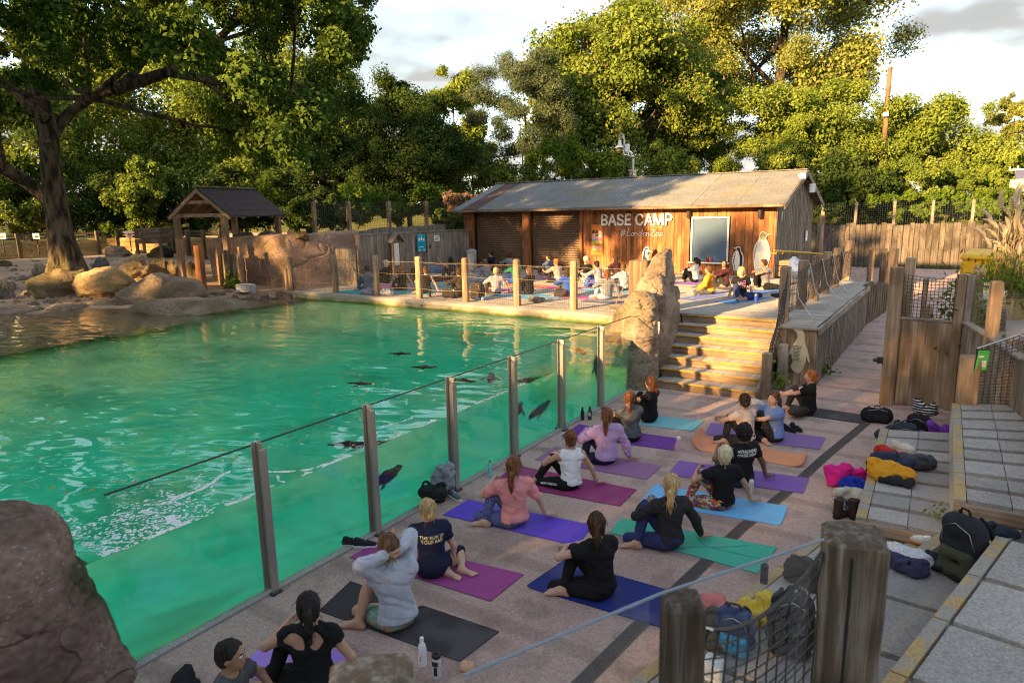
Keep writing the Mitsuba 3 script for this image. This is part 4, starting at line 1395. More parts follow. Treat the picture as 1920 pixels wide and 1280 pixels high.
def cast(u, w):
    p = along(RW, u)
    t = along(RW, np.clip(u + .01, 0, 1)) - along(RW, np.clip(u - .01, 0, 1))
    n = np.stack([t[..., 1], -t[..., 0], 0 * t[..., 0]], -1)
    n /= np.linalg.norm(n, axis=-1, keepdims=True)
    ztop = 2.98 + .22 * u + .10 * (nfbm(np.stack([u * 14, 0 * u, 0 * u], -1), 3, 5) - .5)
    a = np.clip(w / .8, 0, 1)
    z = .8 + (ztop - .8) * a
    q = np.stack([u * 7, z * 1.0, 0 * u], -1)
    d = .06 * (nfbm(q * .9, 4, 3) - .5) - .05 * np.exp(-np.abs(nfbm(q * .8 + 5, 3, 9) - .5) * 90) - .04 * np.exp(-np.abs(nfbm(q * 1.1 + 1, 3, 19) - .5) * 60)
    back = np.clip((w - .8) / .2, 0, 1)
    out = p + n * (.12 + d - .75 * back - .05 * np.clip(a - .9, 0, 1) / .1)[..., None]
    out[..., 2] = z + .05 * np.sin(back * 3.1)
    return out


v, f = grid(cast, 260, 90)
mat('rock_wall', rock_fn((.24, .145, .105), (.40, .26, .195), (.12, .095, .04)), .9)
solo('cast_rock_wall', (v, f[:, ::-1]), 'rock_wall', 'cracked pinkish cast rock wall behind the left end of the fence', 'wall', smooth=True)
for i, (a, b, t, h, m) in enumerate(((437, 478, 434, 443, 'rock_pink'), (475, 532, 431, 443, 'rock_pink'), (538, 552, 430, 439, 'rock_ochre'), (545, 582, 432, 443, 'rock_moss'))):
    q = PY((a + b) / 2, h, 17.3)
    w = (b - a) / F_PX * 27
    hh = (h - t) / F_PX * 27
    solo('stone', rock((q[0], q[1], q[2]), (w / 2, w / 2.5, hh), 3, i + 40, .3), m, ('first', 'second', 'small orange', 'dark mossy')[i] + ' stone lying along the top of the cast rock wall', 'rock', smooth=40)
# grey board wall from the cast rock to the cabin
S0, S1 = V(-14.40, 19.45, 0), V(-13.45, 25.5, 0)
sw = thing('board_wall', 'silvery vertical board wall between the cast rock and the cabin', 'wall')
sd = unit(S1 - S0)
sn = V(sd[1], -sd[0], 0)
n_ = 34
for i in range(n_):
    q = S0 + (S1 - S0) * (i + .5) / n_ + sn * .018 * (i % 2)
    board(sw, 'board', q + [0, 0, ZD - .05], q + [0, 0, 3.0 + .0 * i], np.linalg.norm(S1 - S0) / n_ + .012 - .02 * (i % 2), .028, (sn[0], sn[1], 0), 'timber_grey', .004, d=2, lo=.35 if i % 2 else .15, hi=.95 if i % 2 else .55)
B = MB().beam(S0 + [0, 0, 3.04], S1 + [0, 0, 3.04], .14, .06, (0, 0, 1), .008, (.5, 1))
part(sw, 'cap_rail', B.mesh(), 'timber_grey', uv=B.uv())
B = MB().box(S0 + V(.05, -.1, 2.1), (.16, .16, 1.9), None, .01, (.95, 2))
part(sw, 'corner_post', B.mesh(), 'timber_brown', uv=B.uv())
A_, B_ = S0 + sn * .10, S1 + sn * .10
q0, q1 = PV(803, 520, A_, B_), PV(833, 438, A_, B_)
dw = part(sw, 'door', MB().box([*((q0 + q1) / 2)[:2], (ZD + 3.0) / 2], (.03, np.linalg.norm((q1 - q0)[:2]), 3.0 - ZD - .05), rotz(math.atan2(sd[1], sd[0]) - math.pi / 2), .006, (.6, 2)).mesh(), 'timber_grey', uv=np.tile((.62, 2), (24, 1)))
part(dw, 'handle', MB().box(PV(806, 462, A_ + sn * .03, B_ + sn * .03), (.06, .1, .14), None, .02).mesh(), 'dark_metal')


def plaque(name, x0, y0, x1, y1, c, label, cat='sign', off=.14, lines=()):
    a, b = S0 + sn * off, S1 + sn * off
    p, q = PV(x0, y1, a, b), PV(x1, y0, a, b)
    k = thing(name, label, cat)
    R = rotz(math.atan2(sd[1], sd[0]))
    L, H = np.linalg.norm((q - p)[:2]), q[2] - p[2]
    m = (p + q) / 2
    part(k, 'panel', MB().box(m, (L, .02, H), R, .004).mesh(), c)
    for (u0, v0, u1, v1, cc) in lines:
        o = m + sd * (L * ((u0 + u1) / 2 - .5)) + V(0, 0, H * ((v0 + v1) / 2 - .5)) + sn * .012
        part(k, 'print', MB().box(o, (L * (u1 - u0), .004, H * (v1 - v0)), R).mesh(), cc)
    return k, m, L, H


k, m, L, H = plaque('teal_sign', 783, 439, 797, 472, cloth((.02, .40, .50)), 'teal sign with white pictures and lettering on the board wall', lines=[(.15, .62, .35, .78, 'print_white'), (.4, .66, .58, .84, 'print_white'), (.64, .62, .85, .74, 'print_white'), (.1, .45, .9, .50, cloth((.02, .2, .45))), (.15, .36, .85, .40, cloth((.02, .2, .45))), (.2, .24, .8, .28, 'print_white'), (.12, .05, .35, .12, 'print_white'), (.7, .05, .9, .10, 'print_white')])
plaque('white_notice', 814, 441, 824, 453, 'print_white', 'small white notice on the door of the board wall', lines=[(.15, .62, .85, .72, 'timber_dark'), (.15, .42, .85, .5, 'timber_dark'), (.15, .2, .7, .28, 'timber_dark')])
q = PV(746, 520, S0 + sn * .35, S1 + sn * .35)
zt = PV(743, 451, S0 + sn * .35, S1 + sn * .35)[2]
bh = thing('notice_post', 'little roofed wooden notice post standing against the board wall', 'notice post')
for s in (-.2, .2):
    B = MB().box(q * [1, 1, 0] + sd * s + [0, 0, (ZD + zt) / 2], (.09, .09, zt - ZD), None, .006, (.6, 2))
    part(bh, 'post', B.mesh(), 'timber_brown', uv=B.uv())
part(bh, 'panel', MB().box(q * [1, 1, 0] + [0, 0, zt - .55], (.03, .26, .9), rotz(math.atan2(sd[1], sd[0]) - math.pi / 2)).mesh(), 'print_white')
for s in (-1, 1):
    B = MB().beam(q * [1, 1, 0] + [0, 0, zt + .30], q * [1, 1, 0] + sd * s * .36 + [0, 0, zt - .08], .40, .03, (0, 0, 1), .004, (.6, 1))
    part(bh, 'roof', B.mesh(), 'timber_grey', uv=B.uv())
# upper plank fence behind the cast rock, weldmesh with posts behind that
uf = thing('upper_fence', 'grey plank fence rising behind the cast rock wall', 'fence')
U0, U1 = V(-18.0, 19.0, 0), V(-15.6, 26.6, 0)
U0 = PD(598, 440, 29)
U1 = PD(836, 420, 33)
n_ = 46
for i in range(n_):
    q = U0 + (U1 - U0) * (i + .5) / n_
    B = MB().beam(q * [1, 1, 0] + [0, 0, 1], q * [1, 1, 0] + [0, 0, PD(598 + 238 * i / n_, (443 - 10 * min(1, i / 20) - 13 * i / n_), 29 + 4 * i / n_)[2] + rng.uniform(-.03, .03)], .05, np.linalg.norm((U1 - U0)[:2]) / n_ - .01, (unit((U1 - U0) * [1, 1, 0])[0], unit((U1 - U0) * [1, 1, 0])[1], 0), .006, (tone(.4, .8), 2))
    part(uf, 'plank', B.mesh(), 'timber_grey', uv=B.uv())
lf = thing('left_wire_fence', 'weldmesh fence on slim timber posts in front of the clipped hedge', 'fence')
ps = [PD(x, 420, D) for x, D in ((590, 30), (655, 31), (730, 32.5), (800, 34), (877, 36))]
for q in ps:
    B = MB().box((q[0], q[1], 3.2), (.16, .16, 2.4), None, .01, (.7, 2))
    part(lf, 'post', B.mesh(), 'timber_brown', uv=B.uv())
    part(lf, 'spike', MB().tube([(q[0], q[1], 4.35), (q[0] + .1, q[1], 4.7)], .02, 5).mesh(), 'grey_metal')
for a, b in zip(ps[:-1], ps[1:]):
    part(lf, 'mesh_panel', net_mesh(a, b, 2.6, 4.35, 2.6, 4.35, .10, .006, n=3), 'wire', kind='stuff')

# shelter
sh = thing('shelter', 'open timber shelter with a dark felt shingle gable roof by the penguin beach', 'shelter')
gl, grr = PD(313, 413, 29.4), PD(432, 412, 27.6)
ze = 3.86
gl[2] = grr[2] = ze
ax = unit((grr - gl) * [1, 1, 0])
ay = V(-ax[1], ax[0], 0)
if ay @ (PD(500, 400, 40) - PD(500, 400, 10)) < 0:
    ay = -ay
apex = (gl + grr) / 2
zr = float(PD(366, 353, 28.5)[2])
apex[2] = zr
# ridge length so that its far end lies on the sight line at (477, 353)
n2 = V(-ay[1], ay[0], 0)
far = PV(477, 353, apex, apex + ay)
LR = np.linalg.norm((far - apex)[:2])
LR = min(max(LR, 2.5), 6.0)
mat('shingle', (.075, .058, .062), .8)
wR = np.linalg.norm(gl - apex)
for s, e in ((-1, gl), (1, grr)):
    down = unit(e - apex)
    nrm = unit(np.cross(down, ay))
    if nrm[2] < 0:
        nrm = -nrm
    for r_ in range(5):
        a0, a1 = wR * r_ / 5, wR * (r_ + 1) / 5 + .03
        off = .3 * (r_ % 2)
        cuts = [0] + [c_ for c_ in np.arange(.5 + off, LR - .2, .9)] + [LR]
        for u, w in zip(cuts[:-1], cuts[1:]):
            cc = apex + down * ((a0 + a1) / 2) + ay * ((u + w) / 2) + nrm * (.03 + .012 * (1 - .0))
            R = np.stack([down, ay, nrm], 1)
            R = R @ np.array([[math.cos(.03), 0, -math.sin(.03)], [0, 1, 0], [math.sin(.03), 0, math.cos(.03)]])
            part(sh, 'shingle', MB().box(cc, (a1 - a0, w - u - .012, .014), R, .003).mesh(), 'shingle')
    B = MB().box(apex + down * wR / 2 + ay * LR / 2 - nrm * .01, (wR, LR - .04, .03), np.stack([down, ay, nrm], 1), 0, (.4, 0))
    part(sh, 'roof_deck', B.mesh(), 'timber_dark', uv=B.uv())
    for t in (.02, .25, .5, .75, .98):
        B = MB().beam(apex + ay * (LR * t - (.03 if t < .1 else 0)) - nrm * .07, e + ay * (LR * t - (.03 if t < .1 else 0)) - nrm * .07, .05, .12, (0, 0, 1), .004, (.8, 0))
        part(sh, 'rafter', B.mesh(), 'timber_brown', uv=B.uv())
B = MB().beam(apex + [0, 0, .07], apex + ay * LR + [0, 0, .07], .22, .05, (0, 0, 1), .01, (.5, 0))
part(sh, 'ridge_cap', B.mesh(), 'timber_grey', uv=B.uv())
for t in (.03, .97):
    for zz, ww in ((ze + .06, .40), (ze + (zr - ze) * .52, .22)):
        c_ = apex * [1, 1, 0] + ay * LR * t + [0, 0, zz]
        B = MB().beam(c_ - ax * wR * ww * 1.5, c_ + ax * wR * ww * 1.5, .05, .13, (0, 0, 1), .006, (.7, 0))
        part(sh, 'tie_beam', B.mesh(), 'timber_brown', uv=B.uv())
    for s in (-1, 1):
        c_ = apex * [1, 1, 0] + ay * LR * t + ax * s * wR * .60
        B = MB().box((c_[0], c_[1], (1.2 + ze + .05) / 2), (.2, .2, ze + .05 - 1.2), rotz(math.atan2(ax[1], ax[0])), .012, (tone(.3, .7), 2))
        part(sh, 'post', B.mesh(), 'timber_brown', uv=B.uv())

# beach gates and posts
bg = thing('beach_gate', 'low weathered plank gate with rusty round post before the cast rock wall', 'gate')
q = P(380, 545, 1.2)
B = MB().add(*tube([(q[0], q[1], 1), (q[0], q[1], 2.85)], [.17, .16], 12), (.25, 2))
part(bg, 'post', B.mesh(), 'timber_cedar', uv=B.uv(), label='rust brown round gate post')
zt = 2.78
for i in range(5):
    a = PV(418 + 8 * i, 500, (-18.0, 15.6), (-14.0, 15.9))
    B = MB().box((a[0], a[1], 1.9), (.205, .03, 1.15), rotz(.07), .004, (tone(.3, .9), 2))
    part(bg, 'board', B.mesh(), 'timber_grey', uv=B.uv())
for px, zz in ((411, 2.9), (452, 2.75)):
    a = PV(px, 500, (-18.0, 15.5), (-14.0, 15.8))
    B = MB().box((a[0], a[1], (1 + zz) / 2), (.13, .13, zz - 1), None, .01, (.8, 2))
    part(bg, 'post', B.mesh(), 'timber_brown', uv=B.uv())
a, b = PV(455, 500, (-18.0, 15.5), (-14.0, 15.8)), V(-13.2, 15.62, 0)
part(bg, 'wire_net', net_mesh(a * [1, 1, 0], b, 1.25, 2.55, 1.25, 2.42, .062, .0034, n=3), 'wire', kind='stuff')
a0 = V(q[0], q[1], 0)
part(bg, 'wire_net', net_mesh(a0, PV(411, 500, (-18.0, 15.5), (-14.0, 15.8)) * [1, 1, 0], 1.25, 2.7, 1.25, 2.7, .062, .0034, n=3), 'wire', kind='stuff')
pg = thing('plank_panel', 'pale grey plank panel leaning behind the second fence post', 'panel')
for i in range(6):
    a = PV(634 + 6 * i, 500, (-13.6, 17.2), (-12.0, 17.6))
    B = MB().box((a[0], a[1], 1.95), (.15, .03, 1.36), rotz(.24), .003, (tone(.75, 1), 2))
    part(pg, 'board', B.mesh(), 'timber_grey', uv=B.uv())


def gz(x, y):
    return float(beach_z(np.array(x), np.array(y)))


def on_beach(px, py, it=14):
    """the point of the sand on a line of sight"""
    z = 1.3
    for _ in range(it):
        q = P(px, py, z)
        if np.hypot(*(q[:2] - EYE[:2])) > 48:
            q = PD(px, py, 48)
        z = .5 * z + .5 * gz(q[0], q[1])
    return V(q[0], q[1], z)


def boulder(x0, x1, yt, yb, m, label, seed, zb=None, deep=.8, rough=.27, flat=0, name='boulder', sub=4, D=None):
    q = on_beach((x0 + x1) / 2, yb) if zb is None else P((x0 + x1) / 2, yb, zb)
    if D:
        q = PD((x0 + x1) / 2, yb, D)
    d = np.linalg.norm(q - EYE)
    w, h = (x1 - x0) / F_PX * d * .5, (yb - yt) / F_PX * d
    away = unit((q - EYE) * [1, 1, 0])
    c = q + away * w * deep * .8 + [0, 0, h * .28]
    R = rotz(math.atan2(_r[1], _r[0]))
    v, f = rock((0, 0, 0), (w * 1.04, w * deep, h * .66), sub, seed, rough, 1.6, flat, None, -.75)
    return solo(name, (v @ R.T + c, f), m, label, 'rock', smooth=50)


boulder(68, 172, 505, 556, 'rock_moss', 'wide dark mossy boulder in front of the big tree trunk', 3)
boulder(156, 262, 503, 558, 'rock_ochre', 'sunlit ochre boulder right of the mossy boulder', 8, deep=.7)
boulder(236, 378, 514, 573, 'rock_tan', 'large pale cracked boulder sloping to the water', 14, zb=1.05, deep=.9, rough=.22)
boulder(260, 450, 556, 596, 'rock_tan', 'low flat rock ledge reaching into the pool', 17, zb=.95, deep=.6, rough=.15, flat=.4)
boulder(228, 290, 488, 522, 'rock_moss', 'rounded brown rock left of the shelter post', 21)
boulder(276, 318, 484, 520, 'rock_moss', 'dark notched rock just left of the shelter post', 23)
boulder(312, 336, 488, 520, 'rock_moss', 'narrow dark rock directly beside the shelter post', 25)
boulder(350, 372, 488, 522, 'rock_moss', 'dark mossy stone right of the shelter post', 27)
boulder(236, 272, 478, 500, 'rock_ochre', 'flat rusty orange stone behind the rounded rocks', 31)
boulder(200, 242, 461, 482, 'rock_tan', 'pale hollow den rock with a dark opening', 33)
boulder(282, 324, 460, 484, 'rock_moss', 'brown den rock with an arched black opening', 35)
boulder(66, 94, 464, 482, 'rock_moss', 'rounded brown den rock left of the big tree', 37)
boulder(0, 20, 490, 500, 'rock_moss', 'low dark stone at the left edge of the beach', 39)
for i, (x0, x1, yt, yb, lab) in enumerate(((-10, 26, 528, 560, 'big dark slate rock at the left edge near the water'), (60, 92, 502, 520, 'dark slate slab leaning on the mossy boulder'), (174, 204, 486, 503, 'pointed dark slate right of the big trunk'))):
    q = on_beach((x0 + x1) / 2, yb)
    d = np.linalg.norm(q - EYE)
    w, h = (x1 - x0) / F_PX * d * .5, (yb - yt) / F_PX * d
    v, f = rock((0, 0, 0), (w, w * .45, h * .95), 3, 60 + i, .35, 1.1)
    v[:, 2] += v[:, 0] * .25
    solo('slate_rock', (v @ rotz(math.atan2(_r[1], _r[0])).T + q + [0, 0, h * .1], f), 'slate', lab, 'rock', smooth=25)
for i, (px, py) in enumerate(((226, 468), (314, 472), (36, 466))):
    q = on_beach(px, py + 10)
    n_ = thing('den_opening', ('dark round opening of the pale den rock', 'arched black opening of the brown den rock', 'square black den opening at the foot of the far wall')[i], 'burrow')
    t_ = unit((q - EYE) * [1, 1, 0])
    part(n_, 'hole', lathe([(0, 0), (.28, .02), (.32, .3), (.22, .42), (0, .46)], 14, q - t_ * .12), 'black_print', True)  # solid black dome stands in for the shade inside the opening
# kerb of flat rock along the shore
sp = [(-70, 592), (55, 586), (147, 578), (232, 570)]
for i, (a, b) in enumerate(zip(sp[:-1], sp[1:])):
    p, q = P(a[0], a[1], 1.10), P(b[0], b[1], 1.10)
    m_ = (p + q) / 2 + V(-.45, .5, -.02)
    v, f = rock((0, 0, 0), (np.linalg.norm(q - p) * .53, .75, .22), 4, 80 + i, .12, 2.2, .3)
    d_ = q - p
    solo('shore_slab', (v @ rotz(math.atan2(d_[1], d_[0])).T + m_, f), 'rock_tan', ('leftmost', 'middle', 'rightmost')[i] + ' flat rock slab of the beach edge', 'rock', smooth=50)
# cobbles by the fence and pebbles
ORD = 'first second third fourth fifth sixth seventh eighth ninth tenth eleventh'.split()
STW = ['pale stone at the foot of the ochre boulder, left one', 'middle pale stone at the foot of the ochre boulder', 'rounded pale stone right below the ochre boulder', 'small pale stone nearest the water below the ochre boulder', 'pale stone left of the mossy boulder, farther one', 'pale stone left of the mossy boulder, nearer the water', 'left of two pale stones behind the big slate rock', 'right of two pale stones behind the big slate rock']
for i in range(11):
    px = 398 + 14.2 * i
    q = P(px, 556 + rng.uniform(-6, 5), 1.12)
    r_ = rng.uniform(.16, .26)
    solo('cobble', rock(q, (r_, r_ * .8, r_ * .7), 2, 100 + i, .25), 'rock_tan' if i % 3 else 'rock_pink', f'{ORD[i]} cobble from the left in the row below the net left of the deck', 'rock', 'cobbles along the water by the net', smooth=50)
cn = thing('rope_coil', 'grey coiled rope lying on the cobbles beside the net', 'rope')
q = P(462, 548, 1.2)
part(cn, 'coil', MB().tube([q + [.3 * math.cos(t) * (1 + .02 * t / 6), .3 * math.sin(t), .012 * t] for t in np.arange(0, 25, .35)], .035, 6).mesh(), cloth((.42, .42, .42)), True)
B = MB()
for i in range(420):
    px, py = rng.uniform(0, 240), rng.uniform(520, 572)
    if i > 260:
        px, py = rng.uniform(0, 340), rng.uniform(476, 535)
    q = on_beach(px, py, 6)
    r_ = rng.uniform(.03, .11) * (1.6 if rng.random() < .08 else 1)
    B.add(*rock(q, (r_ * 1.2, r_, r_ * .8), 1, i, .3), (0, 0))
struct('pebbles', B.mesh(), 'rock_tan', 40, 'stuff', 'scattered pale pebbles on the sand of the beach')
for i, (px, py) in enumerate(((146, 546), (173, 549), (200, 552), (140, 553), (52, 552), (70, 556), (40, 524), (60, 522))):
    q = on_beach(px, py)
    r_ = rng.uniform(.16, .28)
    solo('beach_stone', rock(q, (r_, r_ * .8, r_ * .7), 2, 140 + i, .3), ('print_white' if 0 else 'rock_tan'), STW[i], 'rock', 'loose pale stones on the beach', smooth=40)

# wall and fence at the back of the beach
bw = thing('beach_wall', 'low ochre timber retaining wall with dark posts and mesh at the back of the beach', 'wall')
bp = [PD(x, 462, D) for x, D in ((-80, 41), (40, 41), (125, 42), (225, 42), (330, 40), (420, 36))]
mat('wall_ochre', rock_fn((.26, .16, .06), (.42, .29, .12), (.10, .07, .03)), .9)
for a, b in zip(bp[:-1], bp[1:]):
    for j in range(4):
        z0 = 1.9 + .24 * j
        B = MB().beam(a * [1, 1, 0] + [0, 0, z0 + .12], b * [1, 1, 0] + [0, 0, z0 + .12], .16, .23, (0, 0, 1), .015)
        part(bw, 'sleeper', B.mesh(), 'wall_ochre')
    L = np.linalg.norm((b - a)[:2])
    for t in np.arange(0, 1, 1.5 / L):
        q = a + (b - a) * t
        B = MB().box((q[0], q[1] - .12, 2.5), (.16, .16, 1.5), None, .01, (.3, 2))
        part(bw, 'post', B.mesh(), 'timber_dark', uv=B.uv())
    part(bw, 'mesh_panel', net_mesh(a, b, 2.85, 3.2, 2.85, 3.2, .11, .005, n=3), 'wire', kind='stuff')
    for zz in (2.98, 3.14):
        B = MB().beam(a * [1, 1, 0] + [0, .1, zz], b * [1, 1, 0] + [0, .1, zz], .03, .09, (0, 0, 1), 0, (.5, 0))
        part(bw, 'rail', B.mesh(), 'timber_dark', uv=B.uv())
for i, (px, py, w, h) in enumerate(((3, 443, 13, 9), (68, 443, 10, 9), (242, 439, 11, 10))):
    q = PD(px, py, 40)
    k = thing('small_sign', ('cut off white sign at the left edge', 'white sign with a dark drawing left of the big tree', 'white sign with a red border right of the big tree')[i] + ' on the beach fence', 'sign')
    R = rotz(math.atan2(_r[1], _r[0]))
    part(k, 'panel', MB().box(q, (w * .031, .03, h * .031), R, .004).mesh(), 'print_white')
    part(k, 'print', MB().box(q - R @ V(-.02, .022, .02), (w * .018, .006, h * .012), R).mesh(), ('rope', 'black_print', cloth((.6, .12, .1)))[i])
    part(k, 'stake', MB().beam(q * [1, 1, 0] + R @ V(0, .03, 0) + [0, 0, 2.2], q + R @ V(0, .03, 0), .04, .04).mesh(), 'timber_dark')
pb = thing('planter_box', 'brown timber planter box at the back of the beach', 'planter')
q = on_beach(291, 478)
q = PD(291, 470, 38)
for s in range(3):
    B = MB().box((q[0], q[1], 2.75 + .25 * s), (1.3, 1.0, .23), rotz(.5), .015, (tone(), 0))
    part(pb, 'board', B.mesh(), 'timber_dark', uv=B.uv())
for s in (-1, 1):
    B = MB().box(q * [1, 1, 0] + rotz(.5) @ V(.6 * s, -.45, 2.2), (.12, .12, 1.3), rotz(.5), .01)
    part(pb, 'leg', B.mesh(), 'timber_dark', uv=B.uv())


# ================================================================ TREES
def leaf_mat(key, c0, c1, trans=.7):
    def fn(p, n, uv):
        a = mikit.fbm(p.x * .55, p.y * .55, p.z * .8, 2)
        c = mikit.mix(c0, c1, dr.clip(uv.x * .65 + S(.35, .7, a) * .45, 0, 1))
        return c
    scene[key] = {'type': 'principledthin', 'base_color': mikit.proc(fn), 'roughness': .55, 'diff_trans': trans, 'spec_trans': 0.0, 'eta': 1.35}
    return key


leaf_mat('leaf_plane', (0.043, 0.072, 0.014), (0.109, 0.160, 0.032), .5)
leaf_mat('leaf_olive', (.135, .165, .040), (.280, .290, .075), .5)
leaf_mat('leaf_lit', (.115, .172, .026), (.245, .292, .055), .5)  # yellow green of sunlit crowns, part of the sun put into the colour
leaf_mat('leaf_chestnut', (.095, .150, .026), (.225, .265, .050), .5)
leaf_mat('leaf_dark', (.030, .055, .015), (.068, .102, .026), .5)  # deep green, with the shade over dim bushes put into the colour
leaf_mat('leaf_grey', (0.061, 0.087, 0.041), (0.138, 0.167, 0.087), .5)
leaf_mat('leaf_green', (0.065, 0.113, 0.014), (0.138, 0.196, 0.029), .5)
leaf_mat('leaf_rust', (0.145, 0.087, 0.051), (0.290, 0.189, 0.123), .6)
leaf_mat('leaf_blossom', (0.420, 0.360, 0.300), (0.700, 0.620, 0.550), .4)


def bark_fn(p, n, uv):
    a = mikit.fbm(p.x * 9, p.y * 9, p.z * 2.2, 4)
    b = mikit.fbm(p.x * 1.3, p.y * 1.3, p.z * 1.0, 3)
    m = S(.5, .62, b) * S(3.6, 1.6, p.z)
    c = mikit.mix((.022, .015, .011), (.115, .085, .06), S(.3, .7, a))
    return mikit.mix(c, (.10, .085, .03), m * .7)


mat('bark', mikit.proc(bark_fn), .95)
bump('bark', mikit.proc(lambda p, n, uv: mikit.fbm(p.x * 7, p.y * 7, p.z * 2.0, 4), .01), .14)


def leaves(cent, nrm, size, seed, asp=.62, droop=.25):
    """one folded four-point blade per centre; returns (v, f, uv)"""
    r = np.random.default_rng(seed)
    n = len(cent)
    nrm = nrm / np.maximum(np.linalg.norm(nrm, axis=1, keepdims=True), 1e-9)
    t = r.normal(size=(n, 3)) + [0, 0, -droop * 2]
    t -= nrm * (t * nrm).sum(1, keepdims=True)
    t /= np.maximum(np.linalg.norm(t, axis=1, keepdims=True), 1e-9)
    b = np.cross(nrm, t)
    s = (size * r.uniform(.65, 1.3, n))[:, None]
    fold = r.uniform(.0, .22, n)[:, None] * s
    v = np.stack([cent - t * s * .5, cent + b * s * asp * .5 - nrm * fold, cent + t * s * .5 - nrm * fold, cent - b * s * asp * .5], 1).reshape(-1, 3)
    k = np.arange(n)[:, None] * 4
    f = np.concatenate([k + [0, 1, 2], k + [0, 2, 3]])
    uv = np.repeat(np.stack([r.random(n), r.random(n)], 1), 4, 0)
    return v, f, uv


def clump_leaves(cl, per, size, seed, asp=.62, squash=.92, out=.8):
    """cl: list of (x, y, z, r); leaves on and inside each clump, thicker above"""
    r = np.random.default_rng(seed)
    cl = np.asarray(cl, float)
    w = cl[:, 3] ** 2
    cnt = np.maximum(3, (per * len(cl) * w / w.sum()).astype(int))
    i = np.repeat(np.arange(len(cl)), cnt)
    d = r.normal(size=(len(i), 3))
    d /= np.linalg.norm(d, axis=1, keepdims=True)
    d[:, 2] = np.where(d[:, 2] < -.75, d[:, 2] * r.uniform(-.4, 1, len(i)), d[:, 2])
    rad = cl[i, 3] * (r.uniform(.08, 1, len(i)) ** .5) * (1 + .35 * (nnoise(d * 2.3 + i[:, None], 3) - .5))
    c = cl[i, :3] + d * rad[:, None] * [1, 1, squash]
    nrm = d * out + r.normal(size=d.shape) * .55 + [0, 0, .45]
    return leaves(c, nrm, size, seed + 1, asp)


def put_crown(k, cl, per, size, m, seed, asp=.62, variants=2):
    """a crown of leafy sprays: a few sprays are modelled, every clump is one of them, turned and scaled"""
    cl = np.asarray(cl, float)
    r = np.random.default_rng(seed + 900)
    rm = cl[:, 3].mean()
    ids = []
    for j in range(variants):
        lobes = [(*(unit(r.normal(size=3)) * [.85, .85, .7] * r.uniform(.35, .8)), r.uniform(.36, .62)) for _ in range(8)] + [(0, 0, 0, .55)]
        v, f, uv = clump_leaves(lobes, per / 9, size / rm, seed * 7 + j, asp)
        g = fresh('leaf_spray')
        scene[g] = {'type': 'shapegroup', 'spray': mikit.ply((v, f), m, False, uv)}
        ids.append(g)
    for i, c in enumerate(cl):
        t = T().translate(c[:3].tolist()).rotate([0, 0, 1], float(r.uniform(0, 360))).rotate([1, 0, 0], float(r.uniform(-18, 18))).scale(float(c[3]))
        scene[f'{k}__crown__{i + 1:03d}'] = {'type': 'instance', 'sg': {'type': 'ref', 'id': ids[int(r.integers(0, variants))]}, 'to_world': t}


def crown_clumps(c, rx, ry, rz, n, rel, seed, hollow=.45, bottom=-.75):
    r = np.random.default_rng(seed)
    out = []
    while len(out) < n:
        d = r.normal(size=3)
        d /= np.linalg.norm(d)
        if d[2] < bottom:
            continue
        u = r.uniform(hollow ** 3, 1) ** (1 / 3)
        k = 1 + .35 * (float(nnoise(d * 1.7 + seed, 5)) - .5)
        out.append((*(np.asarray(c) + d * u * k * [rx, ry, rz]), rel * 1.3 * min(rx, rz) * r.uniform(.55, 1.3)))
    return out


def bole(base, top, r0, cl, seed, n=9):
    """trunk to the crown and limbs to some of its clumps"""
    r = np.random.default_rng(seed)
    B = MB()
    base, top = np.asarray(base, float), np.asarray(top, float)
    pts = [base + (top - base) * t + r.normal(size=3) * .12 * r0 * [1, 1, 0] for t in np.linspace(0, 1, 6)]
    B.tube(pts, [r0 * 1.35, r0, r0 * .85, r0 * .7, r0 * .55, r0 * .35], 9)
    for k in r.choice(len(cl), min(n, len(cl)), replace=False):
        e = np.asarray(cl[k][:3])
        s = pts[int(r.integers(2, 5))]
        m = (s + e) / 2 + [0, 0, -.1 * np.linalg.norm(e - s)]
        B.tube([s, m, e], [r0 * .38, r0 * .24, r0 * .07], 6)
    return B.mesh()


def tree(name, label, cat, px, py, rx, ry, D, size, n, m, seed, clumps=40, rel=.30, deep=.8, trunk=True, group=None, hollow=.45, asp=.62, zg=None, per=None, r0=None):
    q = PD(px, py, D)
    sc = ((q - EYE) @ FW) / F_PX
    a, b = rx * sc, ry * sc
    cl = crown_clumps(q, a, a * deep, b, clumps, rel, seed, hollow)
    R = rotz(math.atan2(_r[1], _r[0]))
    cl = [(*((np.array(c_[:3]) - q) @ R.T + q), c_[3]) for c_ in cl]
    k = thing(name, label, cat, group)
    put_crown(k, cl, n / clumps * 3.3, size * .64, m, seed, asp)
    if trunk:
        zb = zg if zg is not None else -.2
        part(k, 'trunk', bole((q[0], q[1], zb), (q[0], q[1], q[2] + b * .3), r0 or max(.12, .05 * a), cl, seed), 'bark', True)
    return k, q, cl, sc


